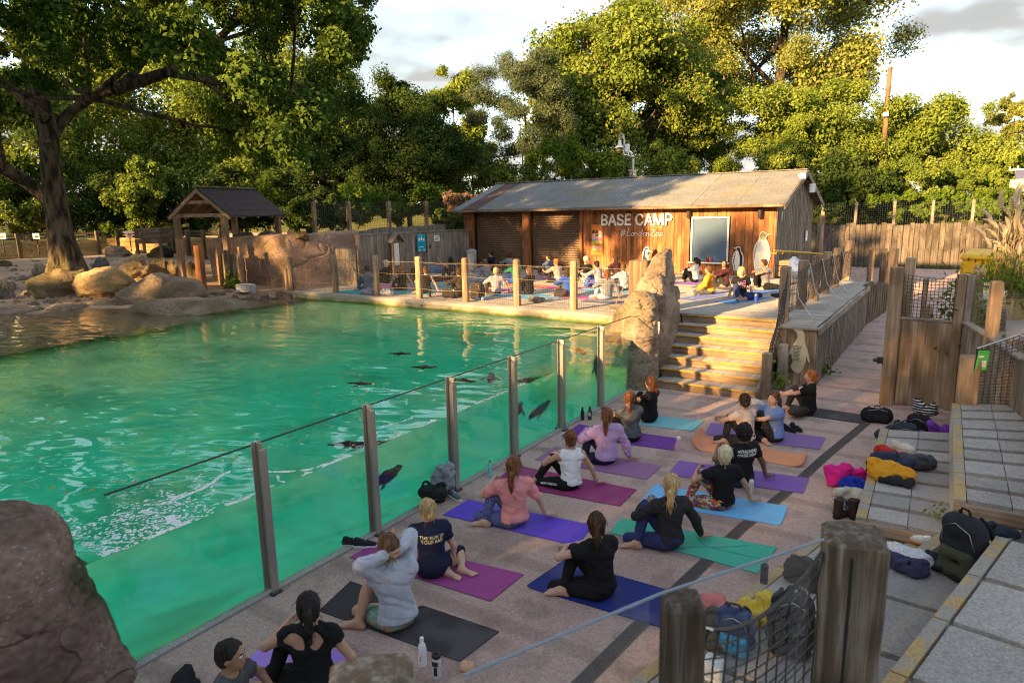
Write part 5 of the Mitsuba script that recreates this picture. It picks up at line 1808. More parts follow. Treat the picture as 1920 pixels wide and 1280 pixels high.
tree('plane_tree', 'tallest sparse yellow green plane tree rising behind the cabin and lit bushes', 'tree', 1470, 45, 245, 240, 78, .40, 60000, 'leaf_olive', 11, 110, .21, .8, hollow=.3, r0=.75)
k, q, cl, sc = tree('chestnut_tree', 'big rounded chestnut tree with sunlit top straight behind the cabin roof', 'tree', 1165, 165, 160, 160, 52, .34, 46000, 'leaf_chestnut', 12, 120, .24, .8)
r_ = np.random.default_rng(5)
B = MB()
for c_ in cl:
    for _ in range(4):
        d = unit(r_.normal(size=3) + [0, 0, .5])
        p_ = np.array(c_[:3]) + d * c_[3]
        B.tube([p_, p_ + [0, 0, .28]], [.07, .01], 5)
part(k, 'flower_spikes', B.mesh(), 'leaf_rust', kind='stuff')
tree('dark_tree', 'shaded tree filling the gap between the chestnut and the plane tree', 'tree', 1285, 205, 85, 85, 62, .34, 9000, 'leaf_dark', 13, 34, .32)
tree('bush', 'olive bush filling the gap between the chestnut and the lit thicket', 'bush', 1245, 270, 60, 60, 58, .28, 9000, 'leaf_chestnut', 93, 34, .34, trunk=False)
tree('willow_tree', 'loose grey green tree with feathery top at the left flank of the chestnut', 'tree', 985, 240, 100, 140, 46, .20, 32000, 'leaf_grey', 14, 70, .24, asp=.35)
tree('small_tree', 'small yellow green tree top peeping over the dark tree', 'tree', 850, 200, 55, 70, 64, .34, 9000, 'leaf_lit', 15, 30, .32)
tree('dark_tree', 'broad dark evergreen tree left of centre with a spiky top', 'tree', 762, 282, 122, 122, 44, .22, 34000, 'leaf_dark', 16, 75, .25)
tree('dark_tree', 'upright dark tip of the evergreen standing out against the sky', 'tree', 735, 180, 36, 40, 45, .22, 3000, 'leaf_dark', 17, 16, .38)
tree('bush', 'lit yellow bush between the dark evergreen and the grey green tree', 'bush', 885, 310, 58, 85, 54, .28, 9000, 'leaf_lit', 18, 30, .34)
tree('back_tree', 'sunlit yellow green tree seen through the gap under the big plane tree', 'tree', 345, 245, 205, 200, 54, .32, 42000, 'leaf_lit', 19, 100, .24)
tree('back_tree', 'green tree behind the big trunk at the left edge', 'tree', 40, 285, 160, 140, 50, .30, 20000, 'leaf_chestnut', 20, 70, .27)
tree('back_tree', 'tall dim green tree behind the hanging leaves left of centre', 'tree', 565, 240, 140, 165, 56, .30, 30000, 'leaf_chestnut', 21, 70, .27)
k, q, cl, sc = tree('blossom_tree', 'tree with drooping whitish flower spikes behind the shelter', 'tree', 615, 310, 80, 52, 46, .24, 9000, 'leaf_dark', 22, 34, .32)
r_ = np.random.default_rng(6)
cc, nn_ = [], []
for c_ in cl:
    for _ in range(5):
        d = unit(r_.normal(size=3) + [0, -1.0, 0.2])
        p_ = np.array(c_[:3]) + d * c_[3]
        g = unit(r_.normal(size=3) * [1, 1, .4] + [0, 0, -.3])
        for t in np.linspace(0, .55, 9):
            cc.append(p_ + g * t + r_.normal(size=3) * .03)
            nn_.append(r_.normal(size=3))
v, f, uv = leaves(np.array(cc), np.array(nn_), .12, 3)
part(k, 'blossom', (v, f), 'leaf_blossom', kind='stuff', uv=uv)
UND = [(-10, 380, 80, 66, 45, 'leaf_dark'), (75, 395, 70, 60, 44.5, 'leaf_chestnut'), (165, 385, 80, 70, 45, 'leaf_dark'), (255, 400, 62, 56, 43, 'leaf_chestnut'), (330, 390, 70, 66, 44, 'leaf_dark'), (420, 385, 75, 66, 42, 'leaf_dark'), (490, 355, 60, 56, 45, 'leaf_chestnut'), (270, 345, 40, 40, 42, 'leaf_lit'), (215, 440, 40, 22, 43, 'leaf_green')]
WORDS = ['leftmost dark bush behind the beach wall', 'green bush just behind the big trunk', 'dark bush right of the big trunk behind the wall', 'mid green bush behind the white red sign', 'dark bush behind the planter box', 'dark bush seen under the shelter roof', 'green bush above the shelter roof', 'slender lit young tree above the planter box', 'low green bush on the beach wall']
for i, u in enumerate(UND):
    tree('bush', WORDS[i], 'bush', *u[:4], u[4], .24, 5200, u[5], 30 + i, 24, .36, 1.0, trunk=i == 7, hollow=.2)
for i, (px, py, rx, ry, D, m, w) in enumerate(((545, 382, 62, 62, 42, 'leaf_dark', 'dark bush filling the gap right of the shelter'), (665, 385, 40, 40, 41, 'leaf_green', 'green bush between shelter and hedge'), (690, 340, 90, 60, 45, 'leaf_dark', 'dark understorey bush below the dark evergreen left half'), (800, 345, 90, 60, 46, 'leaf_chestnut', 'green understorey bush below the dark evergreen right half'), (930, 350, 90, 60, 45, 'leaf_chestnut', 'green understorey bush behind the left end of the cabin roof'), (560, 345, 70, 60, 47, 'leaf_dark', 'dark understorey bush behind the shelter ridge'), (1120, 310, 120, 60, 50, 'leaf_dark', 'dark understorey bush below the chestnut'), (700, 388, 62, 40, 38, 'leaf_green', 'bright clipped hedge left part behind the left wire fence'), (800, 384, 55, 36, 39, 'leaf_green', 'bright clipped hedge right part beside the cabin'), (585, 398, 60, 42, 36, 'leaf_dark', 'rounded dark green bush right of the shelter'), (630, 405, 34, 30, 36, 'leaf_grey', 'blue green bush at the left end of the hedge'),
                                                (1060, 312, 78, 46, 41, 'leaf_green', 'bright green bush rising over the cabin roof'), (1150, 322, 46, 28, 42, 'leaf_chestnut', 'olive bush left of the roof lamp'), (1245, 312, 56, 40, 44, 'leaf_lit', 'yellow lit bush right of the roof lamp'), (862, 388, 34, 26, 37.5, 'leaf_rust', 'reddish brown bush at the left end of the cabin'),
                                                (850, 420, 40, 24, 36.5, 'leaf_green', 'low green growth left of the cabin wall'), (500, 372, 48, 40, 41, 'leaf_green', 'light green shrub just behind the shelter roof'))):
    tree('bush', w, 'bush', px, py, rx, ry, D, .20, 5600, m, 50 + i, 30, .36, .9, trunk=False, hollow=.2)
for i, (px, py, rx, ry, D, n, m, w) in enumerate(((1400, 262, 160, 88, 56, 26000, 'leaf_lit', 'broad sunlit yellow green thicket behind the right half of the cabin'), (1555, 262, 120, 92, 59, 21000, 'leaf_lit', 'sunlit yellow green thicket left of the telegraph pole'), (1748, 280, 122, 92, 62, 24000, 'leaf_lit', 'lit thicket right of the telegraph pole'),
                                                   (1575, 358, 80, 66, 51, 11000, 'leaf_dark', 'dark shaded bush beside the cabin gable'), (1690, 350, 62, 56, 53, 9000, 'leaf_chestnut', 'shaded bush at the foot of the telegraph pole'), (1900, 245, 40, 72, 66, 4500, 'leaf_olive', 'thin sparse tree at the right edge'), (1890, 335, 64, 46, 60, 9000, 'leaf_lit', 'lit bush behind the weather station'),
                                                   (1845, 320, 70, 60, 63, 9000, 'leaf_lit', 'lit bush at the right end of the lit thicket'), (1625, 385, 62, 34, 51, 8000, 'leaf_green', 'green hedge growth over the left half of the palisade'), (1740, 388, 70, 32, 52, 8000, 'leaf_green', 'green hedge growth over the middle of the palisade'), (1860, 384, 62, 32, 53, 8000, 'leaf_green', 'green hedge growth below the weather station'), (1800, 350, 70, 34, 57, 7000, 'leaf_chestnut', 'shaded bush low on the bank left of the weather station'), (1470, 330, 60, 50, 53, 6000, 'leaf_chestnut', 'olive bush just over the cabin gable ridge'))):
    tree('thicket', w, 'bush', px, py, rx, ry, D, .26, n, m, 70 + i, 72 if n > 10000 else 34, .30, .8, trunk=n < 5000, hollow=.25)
# grass and nettles on the bank
r_ = np.random.default_rng(9)
n_ = 16000
x, y_ = r_.uniform(-2, 22, n_), 47.8 + 13 * r_.random(n_) ** 1.3
c_ = np.stack([x, y_, bank_z(x, y_) + r_.uniform(0, .7, n_) * (.4 + nnoise(np.stack([x, y_, x * 0], -1) * .8, 2))], -1)
v, f, uv = leaves(c_, r_.normal(size=c_.shape) + [0, -.6, .5], .22, 10, .35, -.9)
struct('bank_growth', (v, f), 'leaf_lit', kind='stuff', label='nettles and long grass on the bank behind the palisade', uv=uv)  # bright leaf colour stands in for sun on the bank

# ---- the big plane tree on the beach
pt = thing('plane_tree', 'huge dark plane tree on the beach whose crown fills the upper left', 'tree')
tb = PD(124, 506, 29)


def TP(x, y, D=29.0):
    return PD(x, y, D)


trunk = [TP(126, 530), TP(122, 490), TP(114, 440), TP(106, 390), TP(98, 330), TP(92, 270), TP(86, 225), TP(72, 175), TP(52, 110), TP(40, 20), TP(30, -80)]
trr = [.74, .54, .41, .36, .33, .31, .30, .25, .21, .17, .12]
v, f = tube(trunk, trr, 22)
m_ = trimesh.Trimesh(v, f, process=False).subdivide().subdivide()
v = np.array(m_.vertices)
ctr = np.stack([np.interp(v[:, 2], [p_[2] for p_ in trunk], [p_[k_] for p_ in trunk]) for k_ in (0, 1)], 1)
d = v[:, :2] - ctr
ang = np.arctan2(d[:, 1], d[:, 0])
v[:, :2] += d * (.16 * np.cos(ang * 5 + 1) * np.clip((3.2 - v[:, 2]) / 1.5, 0, 1) + .12 * (nfbm(v * 1.6, 3, 3) - .5))[:, None]
part(pt, 'trunk', (v, np.array(m_.faces)), 'bark', True)
LIMBS = [([(92, 275), (108, 240), (135, 207), (170, 184), (215, 168), (250, 140), (275, 105), (292, 60), (310, -10)], [.17, .18, .175, .165, .15, .135, .12, .1, .08], 28.7),
         ([(110, 395), (85, 368), (50, 342), (10, 318), (-50, 300), (-130, 270)], [.26, .25, .23, .21, .18, .14], 28.8),
         ([(215, 168), (270, 150), (330, 130), (400, 80), (470, 20)], [.22, .2, .17, .13, .08], 27),
         ([(310, 135), (390, 150), (470, 190), (540, 240), (590, 290)], [.15, .13, .1, .08, .04], 25),
         ([(72, 175), (110, 120), (170, 60), (230, 10)], [.2, .17, .14, .1], 29), ([(86, 225), (40, 180), (0, 150), (-60, 120)], [.2, .18, .15, .1], 28)]
for pts_, rr, D in LIMBS:
    part(pt, 'limb', tube([TP(x, y, D + .6 * math.sin(i)) for i, (x, y) in enumerate(pts_)], rr, 9), 'bark', True)
bx = [-220, 0, 60, 150, 250, 320, 400, 460, 520, 600, 655, 690, 712, 725]
by = [350, 275, 205, 165, 140, 160, 235, 300, 325, 335, 290, 190, 70, -10]
r_ = np.random.default_rng(21)
cl = []
while len(cl) < 340:
    x, y = r_.uniform(-200, 722), r_.uniform(-260, 335)
    D = r_.uniform(19, 32)
    rp = r_.uniform(26, 52) * 26 / D
    if x + rp * .7 > 722 or y + rp * .8 > np.interp(x, bx, by) or y + rp * .5 > np.interp(x + rp * .6, bx, by):
        continue
    if x > 430 and y < 230 and float(nnoise(np.array([x / 95, y / 95, .5]), 31)) < .40:
        continue
    if 150 < x < 430 and y > 95 and float(nnoise(np.array([x / 80, y / 80, 2.5]), 33)) < .42:
        continue
    q = PD(x, y, D)
    cl.append((*q, rp / F_PX * ((q - EYE) @ FW) * 1.15))
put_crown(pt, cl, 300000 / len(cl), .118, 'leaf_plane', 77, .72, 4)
for c_ in cl[::6]:
    e = np.array(c_[:3])
    s = TP(*LIMBS[int(r_.integers(0, 4))][0][3], 27)
    if np.linalg.norm(e - s) < 7:
        part(pt, 'twig', tube([s, (s + e) / 2 + [0, 0, -.3], e], [.09, .06, .02], 5), 'bark', True)

# ---- the wood on the far side of the terraces (behind the viewer) that keeps the low sun off the plaza
sh_ = unit(SUN * [1, 1, 0])
pr_ = V(-sh_[1], sh_[0], 0)
r_ = np.random.default_rng(41)
n_ = 46000
s_ = r_.uniform(-75, 45, n_)
dep = r_.uniform(-3, 3, n_)
top = np.interp(s_, [-75, -44, -36, -21, -14.5, -11, -8.5, -6.6, -4.9, -3.8, 2, 45], [12, 12, 22.5, 23.5, 17, 15.4, 15.4, 16.0, 17.4, 22, 21.5, 17]) + 2.5 * (nfbm(np.stack([s_ * .25, 0 * s_, 0 * s_], -1), 3, 6) - .5)
zz = r_.uniform(0, 1, n_) ** .9 * top
den = nfbm(np.stack([s_ * .33, zz * .40, dep * .10], -1), 3, 12)
lim = np.interp(s_, [-60, 2, 4.2, 60], [9.6, 9.8, 12.5, 13])
thr = np.interp(zz - lim, [-9, -1, .8, 9], [0, .26, .49, .53]) + .065 * np.exp(-((s_ + 1.6) / 2.0) ** 2 - ((zz - 12.6) / 1.6) ** 2) + .12 * np.exp(-((s_ - 2.7) / 1.1) ** 2 - ((zz - 12.2) / 1.3) ** 2)  # two gaps shaped to let sun onto the deck and the gate
keep = den > thr
c_ = V(0, 8, 0) + sh_ * 34 + pr_ * s_[:, None] + sh_ * dep[:, None] + V(0, 0, 1) * zz[:, None]
c_ = c_[keep]
v, f, uv = leaves(c_, r_.normal(size=c_.shape) + sh_ * .8, 1.0, 42, .8)
struct('woodland', (v, f), 'leaf_plane', kind='stuff', label='row of tall trees behind the terraces', uv=uv)


# ================================================================ PEOPLE
def skin(k, c):
    scene[k] = {'type': 'twosided', 'bsdf': {'type': 'principled', 'base_color': rgb(*c), 'roughness': .5, 'specular': .35, 'sheen': .2}}


for k_, c_ in (('skin_fair', (.52, .30, .21)), ('skin_light', (.45, .25, .165)), ('skin_tan', (.33, .175, .105)), ('skin_brown', (.20, .10, .058))):
    skin(k_, c_)


def hair_mat(key, c0, c1):
    def fn(p, n, uv):
        return mikit.mix(c0, c1, S(.3, .75, mikit.fbm(p.x * 70, p.y * 70, p.z * 9, 2)))
    scene[key] = {'type': 'twosided', 'bsdf': {'type': 'principled', 'base_color': mikit.proc(fn), 'roughness': .6, 'specular': .15}}


for k_, a_, b_ in (('hair_black', (.010, .008, .007), (.028, .022, .02)), ('hair_dark', (.022, .012, .008), (.06, .033, .02)), ('hair_brown', (.06, .030, .015), (.14, .075, .04)), ('hair_auburn', (.10, .035, .014), (.22, .085, .035)),
                   ('hair_red', (.20, .058, .016), (.36, .13, .045)), ('hair_blond', (.28, .17, .07), (.52, .36, .18)), ('hair_pale', (.46, .36, .22), (.66, .56, .40))):
    hair_mat(k_, a_, b_)


def leopard_fn(p, n, uv):
    d1, d2, w = mikit.voronoi((p.x + p.z * .6) * 34, (p.y * 1.0 + p.z) * 34)
    return mikit.mix((.012, .014, .045), (.16, .18, .36), S(.10, .22, d2 - d1))


def floral_fn(p, n, uv):
    d1, d2, w = mikit.voronoi((p.x + p.z * .6) * 26, (p.y + p.z) * 26)
    c = mikit.mix(mikit.mix((.55, .10, .06), (.62, .42, .10), S(.3, .35, w)), mikit.mix((.06, .10, .25), (.55, .48, .42), S(.75, .8, w)), S(.5, .55, w))
    return mikit.mix((.04, .03, .035), c, S(.06, .16, d2 - d1))


def sport_fn(p, n, uv):
    a = S(.46, .5, mikit.noise(p.x * 7, p.y * 7, p.z * 13)) * S(.56, .52, mikit.noise(p.x * 7, p.y * 7, p.z * 13))
    c = mikit.mix((.10, .20, .155), (.28, .40, .33), S(.3, .7, mikit.noise(p.x * 110, p.y * 110, p.z * 110)))
    return mikit.mix(c, (.75, .20, .04), a)


mat('fabric_leopard', mikit.proc(leopard_fn), None)
mat('fabric_floral', mikit.proc(floral_fn), None)
mat('fabric_sport', mikit.proc(sport_fn), None)


def stripe_fn(p, n, uv):
    return mikit.mix((.02, .02, .03), (.6, .57, .55), S(.25, .4, dr.sin(p.z * 150)))


mat('fabric_stripe', mikit.proc(stripe_fn), None)
CL = {'black': (.013, .012, .013), 'charcoal': (.03, .028, .03), 'navy': (.014, .017, .045), 'jeans': (.09, .13, .22), 'grey': (.22, .22, .245), 'sweat': (.42, .42, .48), 'pink': (.72, .27, .26), 'white': (.74, .72, .72), 'lav': (.48, .30, .50),
      'beige': (.60, .44, .36), 'blue': (.17, .24, .50), 'slate': (.085, .085, .095), 'orange': (.62, .26, .03), 'maroon': (.065, .018, .024), 'green': (.04, .26, .14), 'royal': (.03, .10, .48), 'teal': (.05, .3, .3), 'khaki': (.20, .16, .08), 'brown': (.05, .033, .028),
      'ltblue': (.34, .46, .58), 'lilac': (.38, .33, .37), 'denim': (.36, .44, .48), 'rose': (.55, .33, .30), 'forest': (.03, .08, .03), 'mauve': (.10, .07, .09), 'indigo': (.035, .04, .12)}


def C(n):
    return n if n in scene or n in DYED else cloth(CL[n])


def ik(a, b, l1, l2, pole):
    a, b = np.asarray(a, float), np.asarray(b, float)
    d = b - a
    D = np.linalg.norm(d)
    if D > l1 + l2 - .004:
        b = a + d / D * (l1 + l2 - .004)
        D = l1 + l2 - .004
    u = unit(d)
    x = np.clip((l1 * l1 - l2 * l2 + D * D) / (2 * D), -l1, l1)
    h = math.sqrt(max(l1 * l1 - x * x, 0))
    p = np.asarray(pole, float)
    p = p - u * (p @ u)
    return a + u * x + unit(p) * h, b


# poses: feet, knee poles, foot directions, hands, elbow poles (x right, y ahead, z up; metres)
POSES = {
    'twist': dict(tw=-50, lean=(.0, -.02), hy=-25, lf=(.17, .12, .055), lp=(-.35, 1, -.1), ld=(.8, -.5, 0), rf=(-.19, .28, .065), rp=(.05, .35, 1), rd=(-.3, 1, 0),
                  lh=(.08, .33, .44), le=(-1, .3, -.5), lk='grip', rh=(.30, -.30, .035), re=(.3, -1, .3), rk='floor'),
    'hug': dict(tw=-35, lean=(.0, .02), hy=-30, lf=(.17, .14, .055), lp=(-.35, 1, -.1), ld=(.8, -.5, 0), rf=(-.17, .30, .065), rp=(.05, .35, 1), rd=(-.3, 1, 0),
                lh=(.06, .38, .36), le=(-1, .1, .1), lk='grip', rh=(.12, .38, .38), re=(1, -.2, -.1), rk='grip'),
    'head': dict(tw=-40, lean=(.0, .03), hy=0, lf=(.17, .12, .055), lp=(-.35, 1, -.1), ld=(.8, -.5, 0), rf=(-.19, .28, .065), rp=(.05, .35, 1), rd=(-.3, 1, 0),
                 lh='nape', le=(-1, .25, .15), lk='grip', rh='nape', re=(1, .3, .25), rk='grip'),
    'knees': dict(tw=0, lean=(.0, -.03), hy=0, lf=(-.09, .38, .065), lp=(-.15, .3, 1), ld=(-.15, 1, 0), rf=(.09, .38, .065), rp=(.15, .3, 1), rd=(.15, 1, 0),
                  lh=(-.02, .50, .30), le=(-1, -.2, -.3), lk='grip', rh=(.05, .50, .32), re=(1, -.2, -.3), rk='grip'),
    'cross': dict(tw=-15, lean=(.0, .02), hy=0, lf=(.12, .26, .055), lp=(-1, .8, -.05), ld=(1, .1, 0), rf=(-.14, .34, .055), rp=(1, .8, -.05), rd=(-1, .1, 0),
                  lh=(-.20, .28, .20), le=(-1, -.3, -.1), lk='grip', rh=(.20, .28, .20), re=(1, -.3, -.1), rk='grip'),
    'kneel': dict(tw=-10, lean=(.0, .05), hy=10, lf=(.14, -.1, .05), lp=(-.2, 1, 0), ld=(.5, -.8, 0), rf=(.30, -.12, .05), rp=(.5, 1, 0), rd=(.6, -.8, 0),
                  lh=(-.34, .34, .40), le=(-.6, .1, -1), lk='grip', rh=(.26, .06, .035), re=(1, -.2, 0), rk='floor'),
    'raise': dict(tw=-30, lean=(.0, -.02), hy=-10, lf=(.17, .12, .055), lp=(-.35, 1, -.1), ld=(.8, -.5, 0), rf=(-.19, .28, .065), rp=(.05, .35, 1), rd=(-.3, 1, 0),
                  lh=(-.18, .46, .80), le=(-.3, .2, -1), lk='open', rh=(.30, -.28, .035), re=(.3, -1, .3), rk='floor'),
    'reach': dict(tw=-20, lean=(.0, .06), hy=0, lf=(.17, .14, .055), lp=(-.35, 1, -.1), ld=(.8, -.5, 0), rf=(-.10, .42, .065), rp=(.05, .35, 1), rd=(-.1, 1, 0),
                  lh=(-.20, .52, .42), le=(-1, 0, -.5), lk='open', rh=(.10, .46, .40), re=(1, 0, -.4), rk='grip'),
    'front': dict(tw=12, lean=(.0, -.04), hy=0, lf=(-.14, .26, .055), lp=(-.9, .8, -.05), ld=(1, .4, 0), rf=(.02, .55, .07), rp=(.15, .35, 1), rd=(.05, .8, .5),
                  lh=(-.28, -.06, .035), le=(-.6, -1, .1), lk='floor', rh=(.29, -.08, .035), re=(.6, -1, .1), rk='floor'),
    'wrap': dict(tw=25, lean=(.0, .03), hy=25, lf=(-.20, .38, .055), lp=(-1, .8, -.05), ld=(1, .3, 0), rf=(.0, .42, .065), rp=(.1, .35, 1), rd=(.1, 1, 0),
                 lh=(.16, .20, .50), le=(-1, .3, -.1), lk='grip', rh=(-.14, .24, .52), re=(1, .3, -.3), rk='grip'),
    'chair': dict(tw=0, lean=(.0, .10), hy=15, lf=(-.08, .30, -.36), lp=(0, 1, .3), ld=(0, 1, 0), rf=(.08, .28, -.36), rp=(0, 1, .3), rd=(0, 1, 0),
                  lh=(-.02, .32, .26), le=(-1, 0, -.3), lk='grip', rh=(.06, .30, .30), re=(1, 0, -.3), rk='grip'),
}
MIR = {'l': 'r', 'r': 'l'}


def mirror(p):
    f = lambda v: tuple([-v[0], *v[1:]]) if isinstance(v, tuple) else v
    q = {}
    for k, v in p.items():
        if k in ('tw', 'hy'):
            q[k] = -v
        elif k == 'lean':
            q[k] = (-v[0], v[1])
        else:
            q[MIR[k[0]] + k[1:]] = f(v)
    return q


class Body:
    pass


def skeleton(pose, hip=.105, head_yaw=None, head_pitch=0.0, bulk=1.0, tweak=None, seed=0):
    p = dict(POSES[pose]) if isinstance(pose, str) else dict(pose)
    if tweak:
        p.update(tweak)
    r = np.random.default_rng(seed)
    b = Body()
    J = b.J = {}
    b.p = p
    J['pel'] = V(0, 0, hip)
    lean = V(p['lean'][0], p['lean'][1], 0) * 1.0
    up = unit(V(lean[0] * 2, lean[1] * 2, 1))
    tw = math.radians(p['tw'])
    R1, R2 = rotz(tw * .45), rotz(tw)
    J['waist'] = J['pel'] + up * .15 + V(0, -.012, 0)
    J['chest'] = J['pel'] + up * .325
    J['neck'] = J['pel'] + up * .475 + unit(V(lean[0], lean[1] + .02, 0)) * .01
    b.R1, b.R2, b.up = R1, R2, up
    for s, sg in (('l', -1), ('r', 1)):
        J[s + 'sh'] = J['neck'] + R2 @ V(sg * .158, 0, -.058)
        J[s + 'hip'] = J['pel'] + V(sg * .085, .02, -.005)
    hy = tw + math.radians(p['hy'] if head_yaw is None else head_yaw)
    RH = rotz(hy) @ rotx(math.radians(-head_pitch))
    b.RH = RH
    J['head'] = J['neck'] + up * .085 + RH @ V(0, .025, .075)
    for s, sg in (('l', -1), ('r', 1)):
        ft = V(*p[s + 'f']) + r.normal(size=3) * [.012, .012, 0]
        J[s + 'kn'], J[s + 'an'] = ik(J[s + 'hip'], ft, .415, .40, p[s + 'p'])
        h = p[s + 'h']
        if isinstance(h, str):
            h = J['head'] + RH @ V(sg * .075, -.085, -.02) - V(0, 0, .0)
        else:
            h = V(*h) + r.normal(size=3) * [.015, .015, 0]
        J[s + 'el'], J[s + 'wr'] = ik(J[s + 'sh'], h, .275, .235, p[s + 'e'])
    lo = min(J[s + 'kn'][2] for s in 'lr')
    return b


def body_field(F, b, parts, grow=0.0, k=.03, bulk=1.0, sleeve=(1, 1), leg=1.0, skin_=False):
    J = b.J
    w = bulk
    if 'torso' in parts:
        F.ell(J['pel'] + V(0, -.015, .01), (.160 * w, .125 * w, .115), b.R1, k, grow)
        F.ell(J['waist'], (.122 * w, .094 * w, .12), b.R1, .06, grow)
        F.ell(J['chest'], (.143 * w, .102 * w, .155), b.R2, .06, grow)
        if b.female:
            for s in (-1, 1):
                F.ell(J['chest'] + b.R2 @ V(s * .062, .075, .005), (.058, .055, .058), b.R2, .03, grow)
        for s in 'lr':
            F.cone(J['neck'] - b.up * .03, J[s + 'sh'], .052, .050 * w, .04, grow)
            F.cone(J['chest'] + b.up * .04, J[s + 'sh'] + V(0, 0, -.03), .075, .048, .03, grow)
    if 'hips' in parts:
        F.ell(J['pel'] + V(0, -.015, .01), (.162 * w, .130 * w, .118), b.R1, k, grow)
    for s in 'lr':
        if 'arms' in parts:
            t = sleeve[0] if s == 'l' else sleeve[1]
            e = J[s + 'sh'] + (J[s + 'el'] - J[s + 'sh']) * min(1, t * 2)
            F.cone(J[s + 'sh'], e, .047 * w, (.047 - .010 * min(1, 2 * t)) * w, .03, grow)
            if t > .5:
                e2 = J[s + 'el'] + (J[s + 'wr'] - J[s + 'el']) * min(1, (t - .5) * 2)
                F.cone(J[s + 'el'], e2, .037, .026 + .003 * (1 - t), .02, grow)
        if 'legs' in parts:
            e = J[s + 'hip'] + (J[s + 'kn'] - J[s + 'hip']) * min(1, leg * 2)
            F.cone(J[s + 'hip'] + V(0, 0, .0), e, .088 * w, (.088 - .030 * min(1, 2 * leg)) * w, .03, grow)
            if leg > .5:
                t = min(1, (leg - .5) * 2)
                kn, an = J[s + 'kn'], J[s + 'an']
                mid = kn + (an - kn) * .35
                F.cone(kn, kn + (an - kn) * t, .055, .055 + (.036 - .055) * t, .02, grow)
                back = unit(np.cross(np.cross(J[s + 'hip'] - kn, an - kn), an - kn) + 1e-6)
                F.cone(mid - back * .0, kn + (an - kn) * min(t, .6), .053, .046, .02, grow)
    if skin_:
        RH, H = b.RH, J['head']
        F.cone(J['neck'] - b.up * .02, H + RH @ V(0, -.022, -.05), .057, .05, .03)
        F.ell(H + RH @ V(0, -.012, .025), (.075, .094, .090), RH, .02)
        F.ell(H + RH @ V(0, .028, -.04), (.058, .062, .076), RH, .03)
        F.cone(H + RH @ V(0, .058, -.092), H + RH @ V(0, .05, -.08), .022, .028, .02)
        F.cone(H + RH @ V(0, .088, .008), H + RH @ V(0, .108, -.028), .009, .0135, .012)
        F.cone(H + RH @ V(-.03, .080, .022), H + RH @ V(.03, .080, .022), .013, .013, .012)
        for sg in (-1, 1):
            F.ell(H + RH @ V(sg * .076, -.005, -.012), (.011, .022, .032), RH, .008)
        for s, sg in (('l', -1), ('r', 1)):
            hand(F, b, s, sg)
            foot(F, b, s, sg)


def hand(F, b, s, sg):
    J, kind = b.J, b.p[s + 'k']
    W, E_ = J[s + 'wr'], J[s + 'el']
    fd = unit(W - E_)
    if kind == 'floor':
        o = unit((W - J['pel']) * [1, 1, 0])
        hd, hn, curl = unit(o + fd * [.4, .4, 0]), V(0, 0, -1), .10
    elif kind == 'open':
        hd, hn, curl = unit(fd + V(0, 0, .25)), unit(np.cross(fd, [0, 0, 1]) * sg * -1 + V(0, .2, 0)), .18
    else:
        tgt = J['head'] if isinstance(b.p[s + 'h'], str) else (J['rkn'] + J['lkn']) / 2
        tgt = J['head'] if isinstance(b.p[s + 'h'], str) else min((J['rkn'], J['lkn']), key=lambda q: np.linalg.norm(q - W))
        hn = tgt - W
        hn = unit(hn - fd * (hn @ fd) + 1e-6)
        hd, curl = unit(fd + hn * .2), .42
    hn = unit(hn - hd * (hn @ hd))
    hs = np.cross(hd, hn)
    th = 1 if (np.cross(hd, hn) @ (J['pel'] + V(0, .3, .3) - W)) > 0 else -1
    for o in (-.5, .5):
        F.cone(W + hs * o * .03, W + hd * .082 + hs * o * .052, .019, .0155, .014)
    for i, (o, L) in enumerate(((-.033, .068), (-.011, .080), (.011, .076), (.032, .058))):
        o, d, q = o * -th, hd, W + hd * .083 + hs * (o * -th)
        n = hn
        r = .0092
        for j, part_ in enumerate((.45, .32, .28)):
            a = curl * (1 + .3 * j) + .04 * i
            d2 = unit(d * math.cos(a) + n * math.sin(a))
            n = unit(n * math.cos(a) - d * math.sin(a))
            d = d2
            e = q + (d + hs * o * .6) * L * part_
            F.cone(q, e, r, r * .9, .005)
            q, r = e, r * .92
    q = W + hd * .022 + hs * th * .024
    e = q + unit(hd * .7 + hs * th * .8 + hn * .25) * .045
    F.cone(q, e, .0135, .011, .012)
    F.cone(e, e + unit(hd * .95 + hs * th * .3 + hn * .3) * .034, .0105, .0085, .006)


def foot(F, b, s, sg):
    A = b.J[s + 'an']
    d = unit(V(*b.p[s + 'd']))
    up = V(0, 0, 1)
    side = unit(np.cross(d, up))
    dn = V(0, 0, min(0.0, -(A[2] - .026)))if A[2] > -.2 else V(0, 0, -.035)
    heel = A - d * .035 + dn * .85
    ball = A + d * .125 + dn * .95
    F.cone(A, heel, .036, .031, .02)
    F.cone(A + d * .01, ball, .036, .024, .03)
    F.cone(heel, ball, .028, .026, .02)
    F.cone(ball - side * .022, ball + side * .026, .022, .022, .02)
    for i, L in enumerate((.058, .055, .050, .044, .038)):
        o = side * sg * (-.034 + .0165 * i)
        F.cone(ball + o, ball + o + d * L, .0125 if i == 0 else .0095, .011 if i == 0 else .008, .006)


HAIRCUT = {'pony': .016, 'pony_low': .016, 'bun': .014, 'bun_low': .015, 'short': .016, 'crop': .010, 'curly': .030, 'bob': .020, 'long': .018, 'cap': .012}


